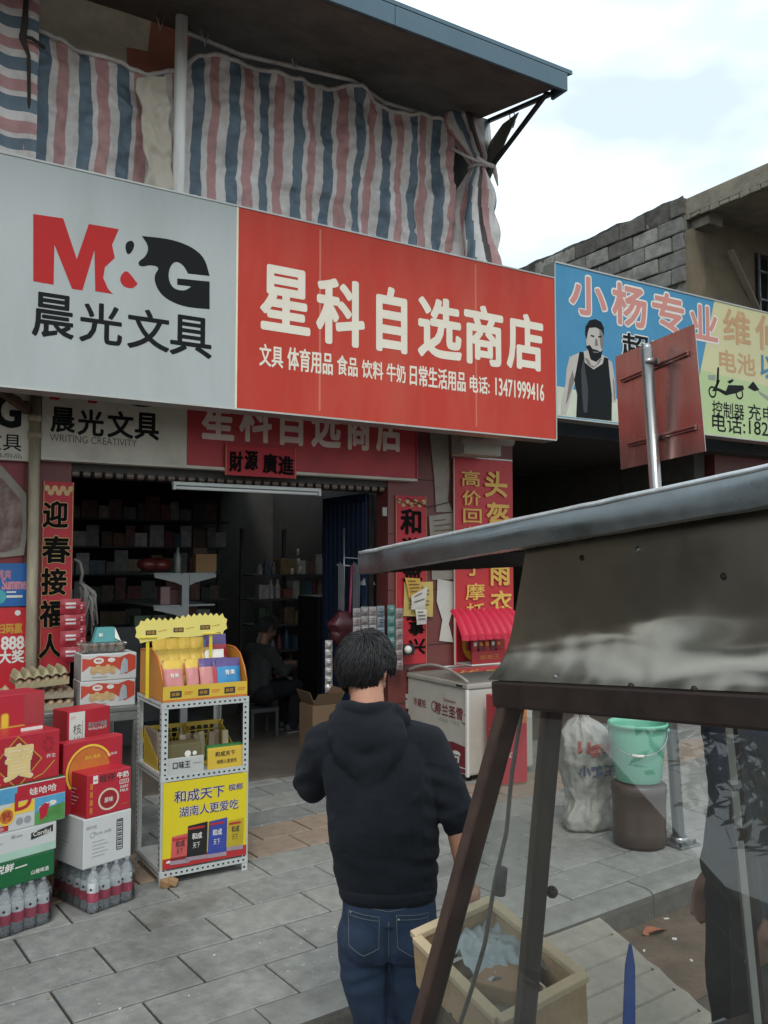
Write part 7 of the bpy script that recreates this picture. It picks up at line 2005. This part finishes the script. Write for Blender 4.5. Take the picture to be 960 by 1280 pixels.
def simple_person(label, loc, rz, joints, cloth, trouser, seedn, hr=None, vox=.009, top_long=True):
    J = {k: V3(v) for k, v in joints.items()}
    t = thing('person', label, 'person', loc, rz)
    HR_ = hr or Matrix.Identity(3)
    m_ = MB(); q = head_mesh(m_, J['head'], HR_)
    limb(m_, [J['head'] + V3((0, -.03, -.06)), J['neck'], J['chest'], J['pelvis']], [.05, .052, .10, .11])
    for s_ in 'LR':
        limb(m_, [J['chest'] + (J['s' + s_] - J['chest']) * .3, J['s' + s_], J['e' + s_], J['w' + s_]], [.06, .045, .036, .026])
        limb(m_, [J['h' + s_], J['k' + s_], J['a' + s_]], [.08, .052, .038]); ff = V3((0, 1, 0))
        limb(m_, [J['a' + s_] + V3((0, 0, -.03)), J['a' + s_] + V3((0, .12, -.045))], [.036, .028])
        hand(m_, J['w' + s_], (J['w' + s_] - J['e' + s_]).normalized() + V3((0, .1, -.05)), V3((1 if s_ == 'L' else -1, .2, .2)), .175, .4, 1 if s_ == 'L' else -1)
    fuse(m_, 'body', t, mat('skin_dimmed', '6b4a39', .6, var=.08, scale=20), .0075, 3); eyes(t, q, HR_)  # darker skin copy, the dimness around both figures put into the colour
    def kk(d, e):
        if d.y > .35 and d.z < .5 + e: return False
        if d.z < -.6 + e: return False
        if abs(d.x) > .75 and -.4 < d.y < .6 and d.z < -.2 + e: return False
        return True
    hair_strands('hair', t, J['head'], HR_, m_hair, 900, kk, seed=seedn)
    m_ = MB()
    limb(m_, [J['neck'] + V3((0, 0, -.05)), J['chest'], J['pelvis'] + (J['chest'] - J['pelvis']) * .1], [.075, .118, .125])
    mid = (J['sL'] + J['sR']) / 2
    wv = J['sR'] - J['sL']
    m_.loft([[mid.lerp(J['pelvis'], f_) + wv.normalized() * math.cos(k * PI / 14) * (.17 - .02 * abs(f_ - .3)) + wv.normalized().cross((J['pelvis'] - mid).normalized()) * math.sin(k * PI / 14) * .095 for k in range(28)] for f_ in (.02, .25, .5, .8, 1.05)], None)
    for s_ in 'LR': limb(m_, [mid, J['s' + s_], J['e' + s_], J['e' + s_].lerp(J['w' + s_], .85)], [.08, .07, .056, .042])
    dd = lambda p, n: .006 * nz3(p.x, p.y, p.z * .7, 9) + .004 * math.sin(p.z * 70 + 4 * nz3(p.x, p.y, p.z, 5)) * nz3(p.x, p.y, p.z, 7)
    fuse(m_, 'jacket', t, cloth, vox, 3, dd)
    m_ = MB()
    limb(m_, [J['hL'] , J['hR']], [.115, .115])
    for s_ in 'LR': limb(m_, [J['h' + s_], J['k' + s_], J['a' + s_]], [.098, .074, .058])
    fuse(m_, 'trousers', t, trouser, vox, 3, dd)
    for s_ in 'LR': shoe(t, V3((J['a' + s_].x, J['a' + s_].y, J['a' + s_].z - .08)))
    return t
m_dkc = mat('black_cloth', (.012, .012, .014), .9, var=.3, scale=9, bump=.3, bscale=200, spec=.2); m_dkn = mat('dark_navy_cloth', (.018, .022, .034), .9, var=.25, scale=9, bump=.3, bscale=200, spec=.2)
m_gry = mat('dull_grey_cloth', (.02, .02, .02), .9, var=.25, scale=9, bump=.3, bscale=200)
p3 = P(938, 1240, d=2.8)
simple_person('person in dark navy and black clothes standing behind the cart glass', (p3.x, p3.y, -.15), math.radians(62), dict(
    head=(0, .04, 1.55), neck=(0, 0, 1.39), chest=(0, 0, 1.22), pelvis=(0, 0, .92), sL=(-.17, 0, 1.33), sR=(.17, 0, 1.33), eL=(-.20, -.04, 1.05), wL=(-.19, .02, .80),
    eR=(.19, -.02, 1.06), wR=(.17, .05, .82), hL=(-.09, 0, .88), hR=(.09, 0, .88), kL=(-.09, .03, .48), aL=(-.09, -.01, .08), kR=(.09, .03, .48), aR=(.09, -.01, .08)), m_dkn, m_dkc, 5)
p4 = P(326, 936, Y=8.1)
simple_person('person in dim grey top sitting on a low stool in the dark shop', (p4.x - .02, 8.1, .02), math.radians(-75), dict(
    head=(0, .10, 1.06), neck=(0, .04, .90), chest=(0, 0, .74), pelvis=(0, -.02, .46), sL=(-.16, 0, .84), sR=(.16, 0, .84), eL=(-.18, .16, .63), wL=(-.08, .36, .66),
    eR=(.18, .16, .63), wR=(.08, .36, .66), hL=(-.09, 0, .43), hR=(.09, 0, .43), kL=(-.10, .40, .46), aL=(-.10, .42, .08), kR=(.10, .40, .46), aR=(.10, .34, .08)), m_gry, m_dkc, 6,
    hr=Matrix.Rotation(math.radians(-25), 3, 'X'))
mb = MB(); mb.box2((p4.x - .17, 7.95, .27), (p4.x + .13, 8.25, .31), m_shd, .006)
for a in (-.15, .11):
    for b in (7.97, 8.23): mb.box2((p4.x + a - .015, b - .015, .02), (p4.x + a + .015, b + .015, .27), m_shd)
tag(mb.build('stool'), 'low dim stool under the person sitting in the shop', 'stool')

# ------------------------------------------------------------------ tree down the street, seen in the cart glass
m_bark = mat('tree_bark', (.10, .08, .06), .95, var=.3, scale=8, bump=.6, bscale=30); m_leaf = [mat('leaf_%s' % 'abc'[i], c, .5, var=.2, scale=3, trans=.25) for i, c in enumerate(((.035, .07, .025), (.05, .09, .03), (.028, .05, .022)))]
tr = thing('street_tree', 'leafy broad street tree past the end of the shop row', 'tree', (-8.5, 6.6, -.15))
T0 = V3((-8.5, 6.6, -.15)); rt_ = random.Random(9)
mb = MB(); mb.tube([T0, T0 + V3((.05, .02, 1)), T0 + V3((-.05, .1, 2.2)), T0 + V3((.1, 0, 3.6)), T0 + V3((.2, .1, 5))], [.2, .16, .13, .09, .04], m_bark, 12)
ends = []
for i in range(14):
    z = 1.9 + .2 * i; a = i * 2.4; r = 2.2 - .08 * i
    s0 = T0 + V3((0, .05, z)); e = s0 + V3((r * math.cos(a), r * math.sin(a), .8 - .05 * i)); m_ = s0.lerp(e, .5) + V3((0, 0, .25))
    mb.tube([s0, m_, e], [.06, .04, .012], m_bark, 7); ends += [m_, e, s0.lerp(e, .75)]
mb.build('trunk', tr)
mb = MB()
for e in ends:
    for k in range(55):
        p = e + V3((rt_.gauss(0, .38), rt_.gauss(0, .38), rt_.gauss(-.1, .32)))
        d = V3((rt_.gauss(0, 1), rt_.gauss(0, 1), rt_.gauss(-.5, .6))).normalized(); a_, b_ = ortho(d); s_ = rt_.uniform(.12, .21)
        mb.face([p, p + d * s_ + a_ * s_ * .45, p + d * s_ * 2.1, p + d * s_ - a_ * s_ * .45], m_leaf[rt_.randrange(3)])
mb.build('crown', tr)
